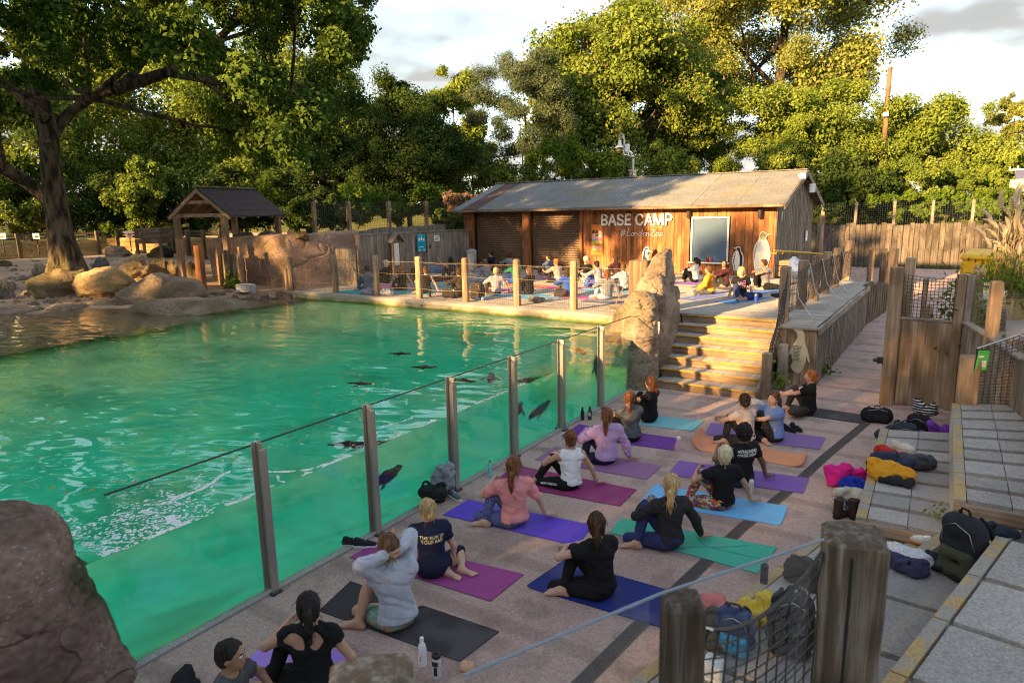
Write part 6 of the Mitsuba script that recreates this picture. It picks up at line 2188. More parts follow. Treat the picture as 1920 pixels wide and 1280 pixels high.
def hair_mesh(b, style, h, seed):
    RH, H = b.RH, b.J['head']
    g = HAIRCUT[style]
    F = Field(H - [.22, .22, .52 if style in ('long', 'pony', 'pony_low') else .26], H + .24, h)
    F.ell(H + RH @ V(0, -.014, .026), (.076, .096, .092), RH, 0, g)
    F.ell(H + RH @ V(0, -.045, -.03), (.064, .058, .062), RH, .02, g * .9)
    X = F.points() - H
    loc = X @ RH
    n = V(0, .84, -.55)
    cut = (loc - V(0, .078, .078)) @ n
    cut = np.maximum(cut, -(loc[..., 2] + .085)) if style != 'bob' else np.where(np.abs(loc[..., 0]) > .058, cut - .035, cut)
    F.d = np.maximum(F.d, cut.astype(np.float32))
    G = V(0, 0, -1.0)
    bk = RH @ V(0, -1, 0)
    if style in ('pony', 'pony_low'):
        a = H + RH @ V(0, -.098, .045 if style == 'pony' else -.03)
        c = a + bk * .045 + G * .02
        e = c + G * .13 + bk * .012
        f = e + G * .13 - bk * .02
        F.cone(a, c, .026, .036, .012)
        F.cone(c, e, .038, .034, .012)
        F.cone(e, f, .033, .010, .012)
    if style == 'bun':
        F.ell(H + RH @ V(0, -.105, .075), (.046, .042, .042), RH, .012)
    if style == 'bun_low':
        F.ell(H + RH @ V(0, -.118, -.035), (.045, .036, .042), RH, .012)
    if style in ('bob', 'long'):
        L = .12 if style == 'bob' else .30
        for sx in (-.072, -.045, 0, .045, .072):
            y = -.085 + abs(sx) * .9
            a = H + RH @ V(sx, y, .0)
            F.cone(a, a + G * L + bk * .012, .034, .024 if style == 'long' else .030, .02)
    rr = np.random.default_rng(seed).uniform(0, 50)
    amp = .030 if style == 'curly' else .013
    fr = V(38, 38, 38) if style == 'curly' else V(55, 55, 9)
    F.push(lambda q: amp * (nnoise(q * fr + rr, 2) - .5) + .010 * (nnoise(q * 17 + rr, 4) - .5))
    return thin(F.mesh(), h * .1)


def sample(F, q):
    g = (q - F.lo) / F.h
    from scipy.ndimage import map_coordinates
    return map_coordinates(F.d, g.T, order=1, mode='nearest')


def drape_text(k, F, lines, centre, xd, zd, nd, height, m, world, gap=1.35, bold=True):
    """lettering laid on to a garment"""
    for i, t in enumerate(lines):
        tm = meshkit.text_mesh(t, height, .002, bold)
        tm = trimesh.Trimesh(*trimesh.remesh.subdivide_to_size(tm.vertices, tm.faces, height * .6), process=False)
        v = np.array(tm.vertices)
        v[:, 0] -= v[:, 0].max() / 2
        q = centre + v[:, :1] * xd + (v[:, 1:2] - height * gap * i) * zd + nd * .16
        for _ in range(60):
            d = sample(F, q)
            q = q - nd * np.clip(d - .003, 0, .02)[:, None]
        part(k, 'print', (world(q + nd * v[:, 2:] * .5), np.array(tm.faces)), m)


def person(label, px, py, z, face, pose, top, bottom, hair, hcol, skn='skin_fair', sleeve=.22, leg=.93, h=.013, group=None, bulk=1.0, scale=1.0, female=True, hy=None, hp=0., seed=0, tweak=None, loose=.019, mirrored=False, hem=-.06,
           text=None, strap=None, at=None, cap=None, watch=None, hip=.105, faceparts=False, glasses=False, back_open=False, chest_print=False, leg_text=None):
    k = thing('person', label, 'person', group)
    pp = mirror(POSES[pose]) if mirrored else POSES[pose]
    b = skeleton(pp, hip, hy, hp, bulk, tweak, seed)
    b.female = female
    J = b.J
    pts = np.array([J[i] for i in J])
    lo, hi = pts.min(0) - .15, pts.max(0) + .16
    lo[2] = max(lo[2], pts[:, 2].min() - .12)
    hi[2] += .03
    q = P(px, py, z) if at is None else np.asarray(at, float)
    Rw = rotz(math.radians(face - 90))

    def world(v):
        return (np.asarray(v) * scale) @ Rw.T + q
    rr = np.random.default_rng(seed + 500).uniform(0, 40, 3)
    F = Field(lo, hi, h)
    body_field(F, b, ('torso', 'arms', 'legs'), 0, bulk=bulk, skin_=True)
    F.d = np.maximum(F.d, (.004 - (F.lo[2] + F.h * np.arange(F.n[2]))).astype(np.float32)[None, None, :]) if pose != 'chair' else F.d
    v, f = thin(F.mesh(), h * .1)
    part(k, 'body', (world(v), f), skn, True)
    # trousers
    G = Field(lo, hi, h)
    body_field(G, b, ('hips', 'legs'), .009, bulk=bulk, leg=leg)
    G.push(lambda p_: .010 * (nfbm(p_ * [9, 9, 16] + rr, 2, 3) - .5))
    for s in 'lr':
        pass
    G.d = np.maximum(G.d, (.003 - (G.lo[2] + G.h * np.arange(G.n[2]))).astype(np.float32)[None, None, :]) if pose != 'chair' else G.d
    v, f = thin(G.mesh(), h * .1)
    part(k, 'shorts' if leg < .6 else 'leggings', (world(v), f), C(bottom), True)
    # top
    U = Field(lo, hi, h)
    body_field(U, b, ('torso', 'arms') if sleeve > 0 else ('torso',), loose, bulk=bulk, sleeve=(sleeve, sleeve))
    if sleeve > 0:
        for s in 'lr':
            if sleeve < .5:
                e = J[s + 'sh'] + (J[s + 'el'] - J[s + 'sh']) * sleeve * 2
                d = unit(J[s + 'el'] - J[s + 'sh'])
                L = np.linalg.norm(J[s + 'sh'] - e)
                X = F.points()
                m = (np.linalg.norm(X - e, axis=-1) < .095)
                U.d[m] = np.maximum(U.d[m], ((X - e) @ d)[m])
    else:
        X = U.points()
        for s, sg in (('l', -1), ('r', 1)):
            c = J[s + 'sh'] + b.R2 @ V(sg * .015, 0, -.02)
            U.d = np.maximum(U.d, (.075 - np.linalg.norm((X - c) * [1, 1, .75], axis=-1)).astype(np.float32))
    X = U.points()
    c = J['neck'] + b.R2 @ V(0, .035, .055)
    U.d = np.maximum(U.d, ((.080 if sleeve < .9 else .072) - np.linalg.norm((X - c), axis=-1)).astype(np.float32))
    if back_open:
        for sg in (-1, 1):
            c = J['chest'] + b.R2 @ V(sg * .085, -.11, .085)
            U.d = np.maximum(U.d, (.062 - np.linalg.norm((X - c) * [1.1, .55, .7], axis=-1)).astype(np.float32))
    U.cut(J['pel'] + b.up * (hem + .055), -b.up)
    ax_ = unit(b.R2 @ V(.3, 0, 1))
    U.push(lambda p_: .016 * (nfbm(np.stack([(p_ @ V(.7, .7, 0)) * 7, (p_ @ V(-.7, .7, 0)) * 7, p_ @ ax_ * 17], -1) + rr, 2, 7) - .5) + .016 * np.exp(-np.abs(nfbm(np.stack([(p_ @ V(.8, .5, .2)) * 5, (p_ @ V(-.5, .7, -.3)) * 5, p_ @ ax_ * 10], -1) + rr + 7, 2, 9) - .5) * 26) - .007)
    v, f = thin(U.mesh(), h * .09)
    part(k, {True: 'tank_top'}.get(sleeve == 0, 'sweater' if sleeve > .8 else 'shirt'), (world(v), f), C(top), True)
    hm = 'hair_' + hcol
    v, f = hair_mesh(b, hair if hair != 'cap' else 'bun_low', max(.0085, h * .75), seed)
    if h < .015 and hair not in ('crop', 'curly'):
        B, r3 = MB().add(v, f), np.random.default_rng(seed + 77)
        for i in r3.choice(len(v), 46, replace=False):
            o = unit(v[i] - J['head'])
            t_ = unit(r3.normal(size=3) * .5 + V(0, 0, -1))
            B.tube([v[i] - o * .006, v[i] + o * .007 + t_ * .02, v[i] + o * .010 + t_ * .05, v[i] + o * .006 + t_ * .085], [.0035, .003, .0022, .001], 3, caps=False)
        v, f = B.mesh()
    part(k, 'hair', (world(v), f), hm, True)
    RH, H = b.RH, J['head']
    if cap:
        Fc = Field(H - .2, H + .22, h)
        Fc.ell(H + RH @ V(0, -.012, .03), (.080, .10, .092), RH, 0, .016)
        Fc.cut(H + RH @ V(0, 0, .035), RH @ V(0, .1, -1))
        Fc.cone(H + RH @ V(-.035, .09, .045), H + RH @ V(.035, .09, .045), .03, .03, .01, flat=(RH @ V(0, -.2, 1), .3))
        Fc.cone(H + RH @ V(-.03, .135, .040), H + RH @ V(.03, .135, .040), .03, .03, .02, flat=(RH @ V(0, -.2, 1), .3))
        v, f = Fc.mesh()
        part(k, 'cap', (world(v), f), C(cap), True)
    if faceparts or h < .015:
        for sg in (-1, 1):
            part(k, 'eye', (world(np.array(ICO[2].vertices) * .0125 + H + RH @ V(sg * .030, .0795, .003)), ICO[2].faces), 'print_white', True)
            part(k, 'iris', (world(np.array(ICO[1].vertices) * .0065 + H + RH @ V(sg * .030, .0880, .003)), ICO[1].faces), 'black_print', True)
            part(k, 'eyebrow', (world(tube([H + RH @ V(sg * .018, .093, .021), H + RH @ V(sg * .032, .091, .025), H + RH @ V(sg * .045, .082, .021)], .0045, 5)[0]), tube([(0, 0, 0), (1, 0, 0), (2, 0, 0)], .1, 5)[1]), hm, True)
        part(k, 'lips', (world(np.array(ICO[2].vertices) * [.022, .008, .009] @ RH.T + H + RH @ V(0, .0885, -.060)), ICO[2].faces), 'lips' if 'lips' in scene else mat('lips', (.38, .12, .11), .5), True)
    if glasses:
        B = MB()
        for sg in (-1, 1):
            B.tube([H + RH @ V(sg * .033 + .022 * math.cos(t), .100, .004 + .018 * math.sin(t)) for t in np.linspace(0, 6.3, 14)], .0022, 5)
            B.tube([H + RH @ V(sg * .055, .098, .006), H + RH @ V(sg * .085, .0, .0)], .0022, 5)
        v, f = B.mesh()
        part(k, 'glasses', (world(v), f), 'grey_metal')
    if watch:
        for s, c in watch:
            d = unit(J[s + 'wr'] - J[s + 'el'])
            x_, y_, _ = frame(d)
            w_ = J[s + 'wr'] - d * .025
            v, f = tube([w_ + (x_ * math.cos(t) + y_ * math.sin(t)) * .030 for t in np.linspace(0, 2 * math.pi, 15)], .0065, 6)
            part(k, 'wristband', (world(v), f), C(c), True)
    if text:
        lines, hgt, dy = text[:3]
        nd = b.R2 @ V(0, -1, 0)
        drape_text(k, U, lines, J['chest'] + b.up * dy, b.R2 @ V(-1, 0, 0) * -1 * -1 if 0 else b.R2 @ V(1, 0, 0), V(0, 0, 1), nd, hgt, text[3] if len(text) > 3 else 'print_white', world)
    if chest_print:
        nd = b.R2 @ V(0, 1, 0)
        r2 = np.random.default_rng(4)
        cs = [(.05, .5, .6), (.6, .12, .2), (.05, .45, .5), (.55, .45, .1), (.1, .2, .6), (.5, .1, .35)]
        for i in range(26):
            o = J['chest'] + b.up * (-.10 + .17 * (i // 6) / 4) + b.R2 @ V(-.085 + .034 * (i % 6) + r2.uniform(-.01, .01), .2, 0)
            v, f = cbox((.026, .004, .03 * r2.uniform(.5, 1.2)))
            v = v @ b.R2.T + o
            ctr = v.mean(0, keepdims=True)
            for _ in range(40):
                v = v - nd * np.clip(sample(U, ctr - 0 * nd) - .004, 0, .02)[:, None]
                ctr = v.mean(0, keepdims=True)
            part(k, 'print', (world(v), f), cloth(cs[int(r2.integers(0, 6))]))
    if leg_text:
        s, t_ = leg_text
        a, e = J[s + 'hip'], J[s + 'kn']
        d = unit(e - a)
        nd = unit(np.cross(d, V(0, 0, 1)))
        if nd @ V(-1, -.2, 0) < 0:
            nd = -nd
        xd = -d if np.cross(-d, V(0, 0, 1)) @ nd > 0 else d
        zd = np.cross(nd, xd)
        drape_text(k, G, [t_], a + (e - a) * .55 + zd * .005, xd, zd, nd, .034, 'print_white', world)
    return k, b, world


GP = 'yoga class on the plaza'
NEAR = .0125
# ---- the class on the plaza
person('person with cropped black hair and glasses cut off by the bottom edge', 437, 1392, 0, 40, 'cross', 'slate', 'black', 'crop', 'black', 'skin_tan', .22, seed=1, female=False, hy=8, glasses=True, group=GP, scale=1.0)
person('person in a black open back top with long black ponytail sitting on the lilac mat', 588, 1296, 0, 178, 'twist', 'black', 'black', 'pony', 'black', 'skin_light', .16, seed=2, hy=10, back_open=True, group=GP, scale=1.04, hem=-.09)
person('person in a grey sweatshirt and green patterned shorts holding the hands behind the head', 745, 1172, 0, 185, 'head', 'sweat', 'fabric_sport', 'short', 'brown', 'skin_light', .97, .40, seed=3, female=False, loose=.022, group=GP, scale=1.08, watch=(('l', 'black'), ('r', 'black')), bulk=1.04, hy=15)
person('person in a navy tee with yellow back lettering and blonde low bun', 812, 1078, 0, 150, 'kneel', 'navy', 'navy', 'bun_low', 'blond', 'skin_fair', .24, .5, seed=4, group=GP, text=(('THE SUN IS', 'YOUR BAR'), .034, .04, cloth((.68, .58, .30))), watch=(('l', 'white'),), loose=.02, hy=15)
person('person in pink top and blue leopard leggings on the violet mat', 962, 984, 0, 183, 'twist', 'pink', 'fabric_leopard', 'pony_low', 'auburn', 'skin_fair', .42, seed=5, group=GP, watch=(('r', 'ltblue'),), bulk=1.06, scale=1.05)
person('person in a black keyhole tee and black leggings hugging a knee on the navy mat', 1124, 1116, 0, 186, 'hug', 'black', 'black', 'pony', 'dark', 'skin_fair', .20, seed=6, group=GP, scale=1.04)
person('person in a loose white tank top and black leggings', 1068, 916, 0, 180, 'twist', 'white', 'black', 'bun', 'auburn', 'skin_light', 0, seed=7, group=GP, watch=(('r', 'royal'),), bulk=.97, leg_text=('l', 'new balance'), hy=-5, tweak=dict(rf=(-.10, .48, .065)))
person('person in black zip jacket with short blonde ponytail on the sea green mat', 1252, 1026, 0, 182, 'twist', 'charcoal', 'indigo', 'pony_low', 'blond', 'skin_light', .97, seed=8, group=GP, scale=1.05, loose=.015)
person('person with short platinum hair, black tee and floral leggings on the light blue mat', 1352, 952, 0, 183, 'twist', 'black', 'fabric_floral', 'short', 'pale', 'skin_light', .24, seed=9, group=GP, loose=.018, tweak=dict(rf=(-.12, .42, .065)))
person('person with short black hair and black tee with white back print', 1388, 908, 0, 188, 'twist', 'black', 'indigo', 'curly', 'black', 'skin_brown', .26, seed=10, group=GP, text=(('HITACHING', 'HAGE GEAR'), .036, .07), watch=(('r', 'royal'),), loose=.02, bulk=1.05, female=False, scale=1.04)
person('person in a lavender sweatshirt with a red brown ponytail leaning on one hand', 1135, 868, 0, 181, 'twist', 'lav', 'navy', 'pony_low', 'auburn', 'skin_fair', .97, seed=11, group=GP, loose=.028, bulk=1.05, scale=1.04)
person('person in a tight grey tee with a long red ponytail on the dark purple mat', 1183, 826, 0, 176, 'hug', 'slate', 'black', 'pony', 'auburn', 'skin_fair', .2, seed=12, group=GP, bulk=1.08)
person('person in black with a dark red bob sitting by the glass near the steps', 1217, 790, 0, 178, 'knees', 'black', 'black', 'bob', 'auburn', 'skin_fair', .24, seed=13, group=GP, loose=.018)
person('person in a beige ribbed top with a dark bun on the orange mat', 1397, 832, 0, 184, 'hug', 'beige', 'charcoal', 'bun_low', 'dark', 'skin_light', .26, seed=14, group=GP, loose=.014)
person('person in a loose blue tee with brown ponytail at the back of the class', 1452, 826, 0, 192, 'hug', 'blue', 'charcoal', 'pony_low', 'brown', 'skin_fair', .30, seed=15, group=GP, loose=.02, hy=15, mirrored=True, faceparts=True)
person('person in a black tee with an auburn bun hugging the knees beside the penguin sign', 1513, 776, 0, 184, 'knees', 'black', 'brown', 'bun_low', 'red', 'skin_fair', .28, seed=16, group=GP, loose=.02, hy=5, tweak=dict(lf=(-.14, .30, .055), lp=(-1, .8, 0), ld=(1, .3, 0)))

# ---- the group on the deck, right of the rock
GD = 'yoga class on the deck'
D_ = .020
person('person in a white long sleeved top with dark ponytail below the cabin window', 1302, 529, ZD, 180, 'knees', 'white', 'black', 'pony', 'dark', 'skin_fair', .97, seed=20, h=D_, group=GD, faceparts=True)
person('person in an orange sweater with brown ponytail on the blue mat beside the rock', 1330, 552, ZD, 200, 'cross', 'orange', 'slate', 'pony_low', 'brown', 'skin_tan', .97, seed=21, h=D_, group=GD, loose=.03, faceparts=True, hy=5)
person('person in a maroon top with black bun in front of the small penguin board', 1358, 537, ZD, 215, 'hug', 'maroon', 'charcoal', 'bun', 'black', 'skin_tan', .85, seed=22, h=D_, group=GD, faceparts=True, hy=20, hp=-15, mirrored=True)
person('person facing the viewer in a black tee with bright chest print and navy leggings', 1388, 561, ZD, 282, 'front', 'black', 'indigo', 'long', 'blond', 'skin_fair', .24, seed=23, h=.016, group=GD, faceparts=True, chest_print=True, hy=-10, hp=-8, scale=1.06)
person('person in grey tee crossing the arms below the large penguin board', 1432, 541, ZD, 250, 'wrap', 'grey', 'black', 'short', 'brown', 'skin_light', .26, seed=24, h=D_, group=GD, female=False, faceparts=True, hy=-60, scale=1.08, watch=(('r', 'royal'),))
# ---- left part of the deck
L = [(690, 545, 180, 'raise', 'grey', 'jeans', 'bun_low', 'brown', 0, 'person in grey blue tank top raising one hand left of the second post'),
     (725, 531, 182, 'knees', 'black', 'black', 'curly', 'pale', .9, 'person with pale curly hair in black behind the second fence gap'),
     (754, 545, 180, 'twist', 'black', 'charcoal', 'pony', 'red', 0, 'person in a black tank top with a long copper ponytail'),
     (781, 530, 184, 'knees', 'navy', 'khaki', 'short', 'brown', .25, 'person in a navy tee and khaki trousers behind the third post'),
     (799, 550, 178, 'twist', 'black', 'black', 'bun', 'auburn', 0, 'person in a black strappy top with a high bun right of the third post'),
     (846, 524, 182, 'raise', 'navy', 'charcoal', 'long', 'dark', 0, 'person with long dark hair stretching a bare arm to the left by the door'),
     (868, 534, 184, 'hug', 'navy', 'slate', 'bun_low', 'auburn', .2, 'person in a navy tee with auburn bun left of the fourth post'),
     (866, 555, 180, 'reach', 'brown', 'charcoal', 'short', 'dark', .97, 'person in a dark brown jumper just left of the fourth post'),
     (921, 508, 190, 'knees', 'navy', 'black', 'short', 'dark', .3, 'person in a dark tee in front of the left shutter'),
     (914, 529, 182, 'reach', 'grey', 'ltblue', 'bun_low', 'brown', .97, 'person in a grey jumper reaching an arm to the left'),
     (930, 553, 180, 'twist', 'lilac', 'brown', 'short', 'blond', .45, 'person with short blonde hair in a lilac grey tee and brown leggings'),
     (957, 512, 184, 'hug', 'fabric_stripe', 'black', 'bun_low', 'dark', .97, 'person in a dark striped jumper in front of the door post'),
     (968, 531, 180, 'hug', 'green', 'royal', 'long', 'brown', .97, 'person in a green jumper and bright blue leggings behind the fifth post'),
     (992, 552, 180, 'knees', 'black', 'charcoal', 'long', 'brown', .3, 'person in black with long brown hair right of the fifth post'),
     (1028, 517, 184, 'knees', 'jeans', 'navy', 'cap', 'dark', .97, 'person in a blue jacket and navy cap before the right shutter'),
     (1047, 530, 182, 'reach', 'rose', 'black', 'bun', 'red', .45, 'person with a messy copper bun and rosy top'),
     (1066, 556, 180, 'hug', 'royal', 'slate', 'long', 'dark', .97, 'person in a bright blue top left of the sixth post'),
     (1098, 525, 262, 'knees', 'black', 'black', 'curly', 'pale', .3, 'person with white curly hair in black facing the viewer'),
     (1123, 537, 184, 'reach', 'lilac', 'royal', 'short', 'black', .97, 'person with short black hair and bright blue leggings near the poster'),
     (1137, 561, 180, 'twist', 'grey', 'ltblue', 'long', 'auburn', .97, 'person with long wavy auburn hair in grey and pale jeans near the rock'),
     (1158, 522, 186, 'reach', 'maroon', 'black', 'long', 'dark', .45, 'person with long dark hair stretching both arms forward near the rock'),
     (1170, 545, 182, 'hug', 'denim', 'mauve', 'bun_low', 'brown', .97, 'person in a pale denim shirt left of the broad end post'),
     (1228, 527, 200, 'knees', 'black', 'black', 'bob', 'black', .9, 'person with dark hair peeping out behind the tall rock')]
for i, (px, py, fc, pose, top, bot, hair, hc, sl, lab) in enumerate(L):
    person(lab, px, py, ZD, fc, pose, top, bot, hair, hc, ('skin_fair', 'skin_light', 'skin_fair', 'skin_tan')[i % 4] if i != 22 else 'skin_brown', sl, seed=40 + i, h=.0225, group=GD, cap='navy' if hair == 'cap' else None, faceparts=i in (17, 22), female=i not in (3, 8, 14))
# ---- the person behind the panes at the right
q = PY(1842, 585, 16.3)
person('person in a green jacket holding a pale puffy coat behind the glass at the right', 0, 0, 0, 200, 'chair', 'forest', 'jeans', 'long', 'blond', 'skin_fair', .97, .86, h=.016, seed=70, at=(q[0], q[1], 1.80), faceparts=True, hip=.10, group=None, loose=.02)
v, f = soft([(V(q[0] - .30, q[1] - .2, 2.0), V(q[0] - .25, q[1] - .3, 2.10), .12, .13), (V(q[0] - .05, q[1] - .32, 2.02), V(q[0] + .2, q[1] - .2, 2.12), .14, .12)], .015, .05, lambda p_: .03 * (nfbm(p_ * 11, 2, 2) - .5))
solo('puffy_coat', (v, f), cloth((.42, .55, .46)), 'pale mint puffy coat on the lap of the person behind the glass', 'coat', smooth=True)
B = MB().box((q[0] + .05, q[1] + .05, 1.6), (.6, .45, .42), rotz(.3), .02, (.5, 0))
k = thing('seat_block', 'timber block seat under the person behind the glass', 'bench')
part(k, 'block', B.mesh(), 'timber_dark', uv=B.uv())

# ================================================================ MATS
def mat_mesh(quad, curl=(0, 0), t=.010, lift=None):
    a, b, c, d = quad

    def fn(u, w):
        p = (a + (b - a) * w[..., None]) * (1 - u[..., None]) + (d + (c - d) * w[..., None]) * u[..., None]
        z = curl[0] * np.maximum(0, .10 - u) ** 2 * 100 + curl[1] * np.maximum(0, u - .90) ** 2 * 100
        p[..., 2] += t + z + .0015 * nnoise(np.stack([u * 9, w * 4, 0 * u], -1), 3)
        if lift is not None:
            p[..., 2] += lift[2] * np.exp(-((u - lift[0]) ** 2 + (w - lift[1]) ** 2) * 90)
        return p
    nu, nv = 30, 10
    v, f = grid(fn, nu, nv)
    w = v - [0, 0, t]
    n = len(v)
    i, j = np.arange(nu), np.arange(nv)
    loop = np.concatenate([i[:-1] * nv, (nu - 1) * nv + j[:-1], (i * nv + nv - 1)[::-1][:-1], j[::-1][:-1]])
    side = np.stack([loop, np.roll(loop, -1), np.roll(loop, -1) + n, loop + n], 1)
    return np.vstack([v, w]), np.vstack([f, f[:, ::-1] + n, side])


def yoga_mat(c, label, px=None, z=0.0, curl=(0, 0), quad=None, group='yoga mats', lift=None):
    if quad is None:
        quad = [P(x, y, z + .002) for x, y in px]
    key = 'mat_%02x%02x%02x' % tuple(int(min(1, x) * 255) for x in c)
    if key not in DYED:
        DYED[key] = ('dyed_rubber', len(PALETTE))
        PALETTE.append(tuple(map(float, c)))
    return solo('yoga_mat', mat_mesh(quad, curl, lift=lift), key, label, 'yoga mat', group, 40)


MATS = [((.36, .20, .62), 'lilac mat at the bottom edge under the person in the open back top', [(440, 1262), (527, 1178), (705, 1252), (640, 1318)], (.0, 0), None),
        ((.040, .033, .037), 'charcoal mat with a lifted corner under the person in the grey sweatshirt', [(598, 1145), (657, 1090), (936, 1184), (862, 1240)], (0, 0), (.97, .05, -.0)),
        ((.30, .055, .20), 'magenta mat under the person in the navy tee', [(655, 1045), (712, 1013), (982, 1077), (920, 1127)], (0, 0), None),
        ((.11, .055, .46), 'violet mat under the person in pink', [(831, 965), (878, 937), (1111, 985), (1083, 1024)], (0, 0), None),
        ((.018, .028, .16), 'navy mat under the person in the keyhole tee', [(988, 1101), (1060, 1052), (1302, 1120), (1240, 1176)], (.02, 0), None),
        ((.26, .035, .13), 'crimson magenta mat under the person in the white tank top', [(925, 905), (965, 872), (1194, 918), (1162, 949)], (0, 0), None),
        ((.05, .36, .24), 'sea green mat with faint guide lines under the person in the black zip jacket', [(1143, 998), (1163, 972), (1457, 1027), (1420, 1075)], (0, 0), None),
        ((.16, .42, .68), 'light blue mat under the person with platinum hair', [(1200, 942), (1230, 909), (1478, 950), (1463, 985)], (.01, 0), None),
        ((.20, .085, .34), 'purple mat crossing the drain under the person with white back print', [(1251, 890), (1273, 864), (1517, 897), (1506, 925)], (0, 0), None),
        ((.27, .12, .24), 'dusty mauve mat under the person in the lavender sweatshirt', [(1003, 862), (1042, 838), (1241, 874), (1213, 899)], (0, 0), None),
        ((.15, .035, .25), 'dark purple mat under the person in the tight grey tee', [(1053, 817), (1085, 796), (1269, 822), (1262, 844)], (0, 0), None),
        ((.16, .40, .42), 'pale teal mat under the person with the dark red bob', [(1138, 790), (1158, 770), (1320, 790), (1298, 808)], (0, 0), None),
        ((.66, .25, .12), 'orange mat with curled up ends behind the person with white back print', [(1296, 842), (1315, 818), (1513, 855), (1505, 878)], (.16, .07), None),
        ((.21, .11, .29), 'greyish purple mat under the person in the blue tee', [(1321, 815), (1333, 793), (1548, 821), (1537, 843)], (0, 0), None),
        ((.045, .038, .037), 'black mat at the foot of the path beside the black duffel bag', [(1455, 771), (1472, 757), (1632, 780), (1621, 795)], (0, 0), None)]
for c, lab, px, cu, li in MATS:
    k = yoga_mat(c, lab, px, 0.0, cu, group='yoga mats on the plaza', lift=li)
    if 'sea green' in lab:
        q = [P(x, y, .0145) for x, y in px]
        A = lambda u, w: (q[0] + (q[1] - q[0]) * w) * (1 - u) + (q[3] + (q[2] - q[3]) * w) * u
        for (u0, w0, u1, w1) in ((.62, .5, .98, .5), (.62, .5, .50, .95), (.62, .5, .45, .05), (.3, .05, .12, .9), (.66, .5, .85, .92)):
            d = A(u1, w1) - A(u0, w0)
            part(k, 'guide_line', MB().beam(A(u0, w0), A(u1, w1), .008, .0006).mesh(), cloth((.03, .20, .13)))
DM = [(672, 548, (.04, .40, .42), 'teal'), (735, 537, (.5, .1, .3), 'pink'), (770, 548, (.04, .40, .42), 'turquoise'), (800, 533, (.05, .38, .4), 'teal'), (858, 527, (.20, .10, .36), 'purple'), (868, 538, (.06, .38, .42), 'turquoise'), (905, 533, (.1, .4, .45), 'pale teal'),
      (925, 543, (.5, .1, .32), 'pink'), (960, 555, (.08, .3, .5), 'blue'), (985, 536, (.45, .14, .05), 'rust'), (1012, 555, (.06, .32, .52), 'blue'), (1040, 522, (.30, .08, .30), 'plum'), (1058, 540, (.55, .06, .2), 'raspberry'), (1085, 558, (.52, .08, .3), 'magenta'),
      (1108, 527, (.32, .10, .32), 'plum'), (1130, 545, (.12, .40, .58), 'sky blue'), (1150, 566, (.09, .12, .20), 'dark blue'), (1172, 542, (.20, .28, .5), 'blue'), (1320, 556, (.14, .17, .36), 'denim blue'), (1392, 562, (.06, .16, .36), 'patterned blue'), (1432, 546, (.08, .16, .38), 'blue'), (1288, 531, (.24, .10, .42), 'violet'), (1350, 540, (.12, .09, .11), 'dark')]
WH = ['at the far left of the deck', 'behind the second fence gap', 'under the person with the copper ponytail', 'behind the third post', 'by the board wall door', 'left of the fourth post', 'beyond the fourth post', 'beside the person in the grey jumper', 'before the person with short blonde hair', 'under the person in green', 'right of the fifth post', 'before the right shutter', 'under the person with the copper bun',
      'left of the sixth post', 'under the person with white curly hair', 'near the poster', 'nearest the rock by the net', 'beside the broad end post', 'under the person in the orange sweater', 'under the person facing the viewer', 'under the person with crossed arms', 'under the person in white', 'under the person in maroon']
for (px, py, c, w), wh in zip(DM, WH):
    q = P(px, py, ZD + .002)
    an = rng.uniform(-.10, .10)
    R = rotz(an)
    if px in (1392, 1432, 1320):
        R = rotz(1.25)
    quad = [q + R @ V(x, y, 0) for x, y in ((-.88, -.3), (-.88, .3), (.88, .3), (.88, -.3))]
    yoga_mat(c, f'{w} mat {wh}', quad=quad, group='yoga mats on the deck')


# ================================================================ BOTTLES, BAGS, SHOES
def bottle(px, py, z, h, r, c, label, cap=None, kind='flask', at=None):
    q = P(px, py, z) if at is None else at
    k = thing('bottle', label, 'bottle')
    key = 'gloss_%02x%02x%02x' % tuple(int(min(1, x) * 255) for x in c)
    if key not in scene:
        mat(key, tuple(c), .25, spec=.5)
    if kind == 'flask':
        pr = [(0, 0), (r * .92, .002), (r, .012), (r, h * .62), (r * .86, h * .72), (r * .52, h * .82), (r * .46, h * .86)]
        cp = [(r * .50, h * .86), (r * .52, h * .97), (r * .42, h), (0, h)]
    else:
        pr = [(0, 0), (r * .92, .002), (r, .012), (r, h * .4), (r * .93, h * .5), (r, h * .6), (r, h * .80)]
        cp = [(r * 1.04, h * .80), (r * 1.04, h * .90), (r * .5, h * .93), (r * .35, h), (0, h)]
    part(k, 'flask', lathe(pr, 18, q), key, 40)
    part(k, 'cap', lathe(cp, 18, q), cap or key, 40)
    return k, q


mat('cap_black', (.02, .02, .022), .4)
bottle(919, 893, 0, .26, .036, (.20, .50, .52), 'pale turquoise flask standing by the glass wall', 'grey_metal')
bottle(1092, 787, 0, .25, .034, (.02, .02, .022), 'black flask by the glass behind the lavender sweatshirt', 'cap_black')
k, q = bottle(1106, 786, 0, .25, .036, (.03, .03, .035), 'black and white printed flask beside the black flask', 'cap_black')
part(k, 'print', MB().box(q + [.01, -.036, .11], (.04, .004, .07)).mesh(), 'print_white')
bottle(1272, 843, 0, .24, .037, (.62, .38, .46), 'pink tumbler at the end of the dark purple mat', 'print_white', 'cup')
k, q = bottle(1408, 924, 0, .25, .036, (.70, .67, .62), 'white flask with dark grid pattern on the purple mat', 'cap_black')
B = MB()
for z_ in (.04, .08, .12, .155):
    B.tube([q + [.0365 * math.cos(t), .0365 * math.sin(t), z_] for t in np.linspace(0, 6.3, 20)], .0016, 4)
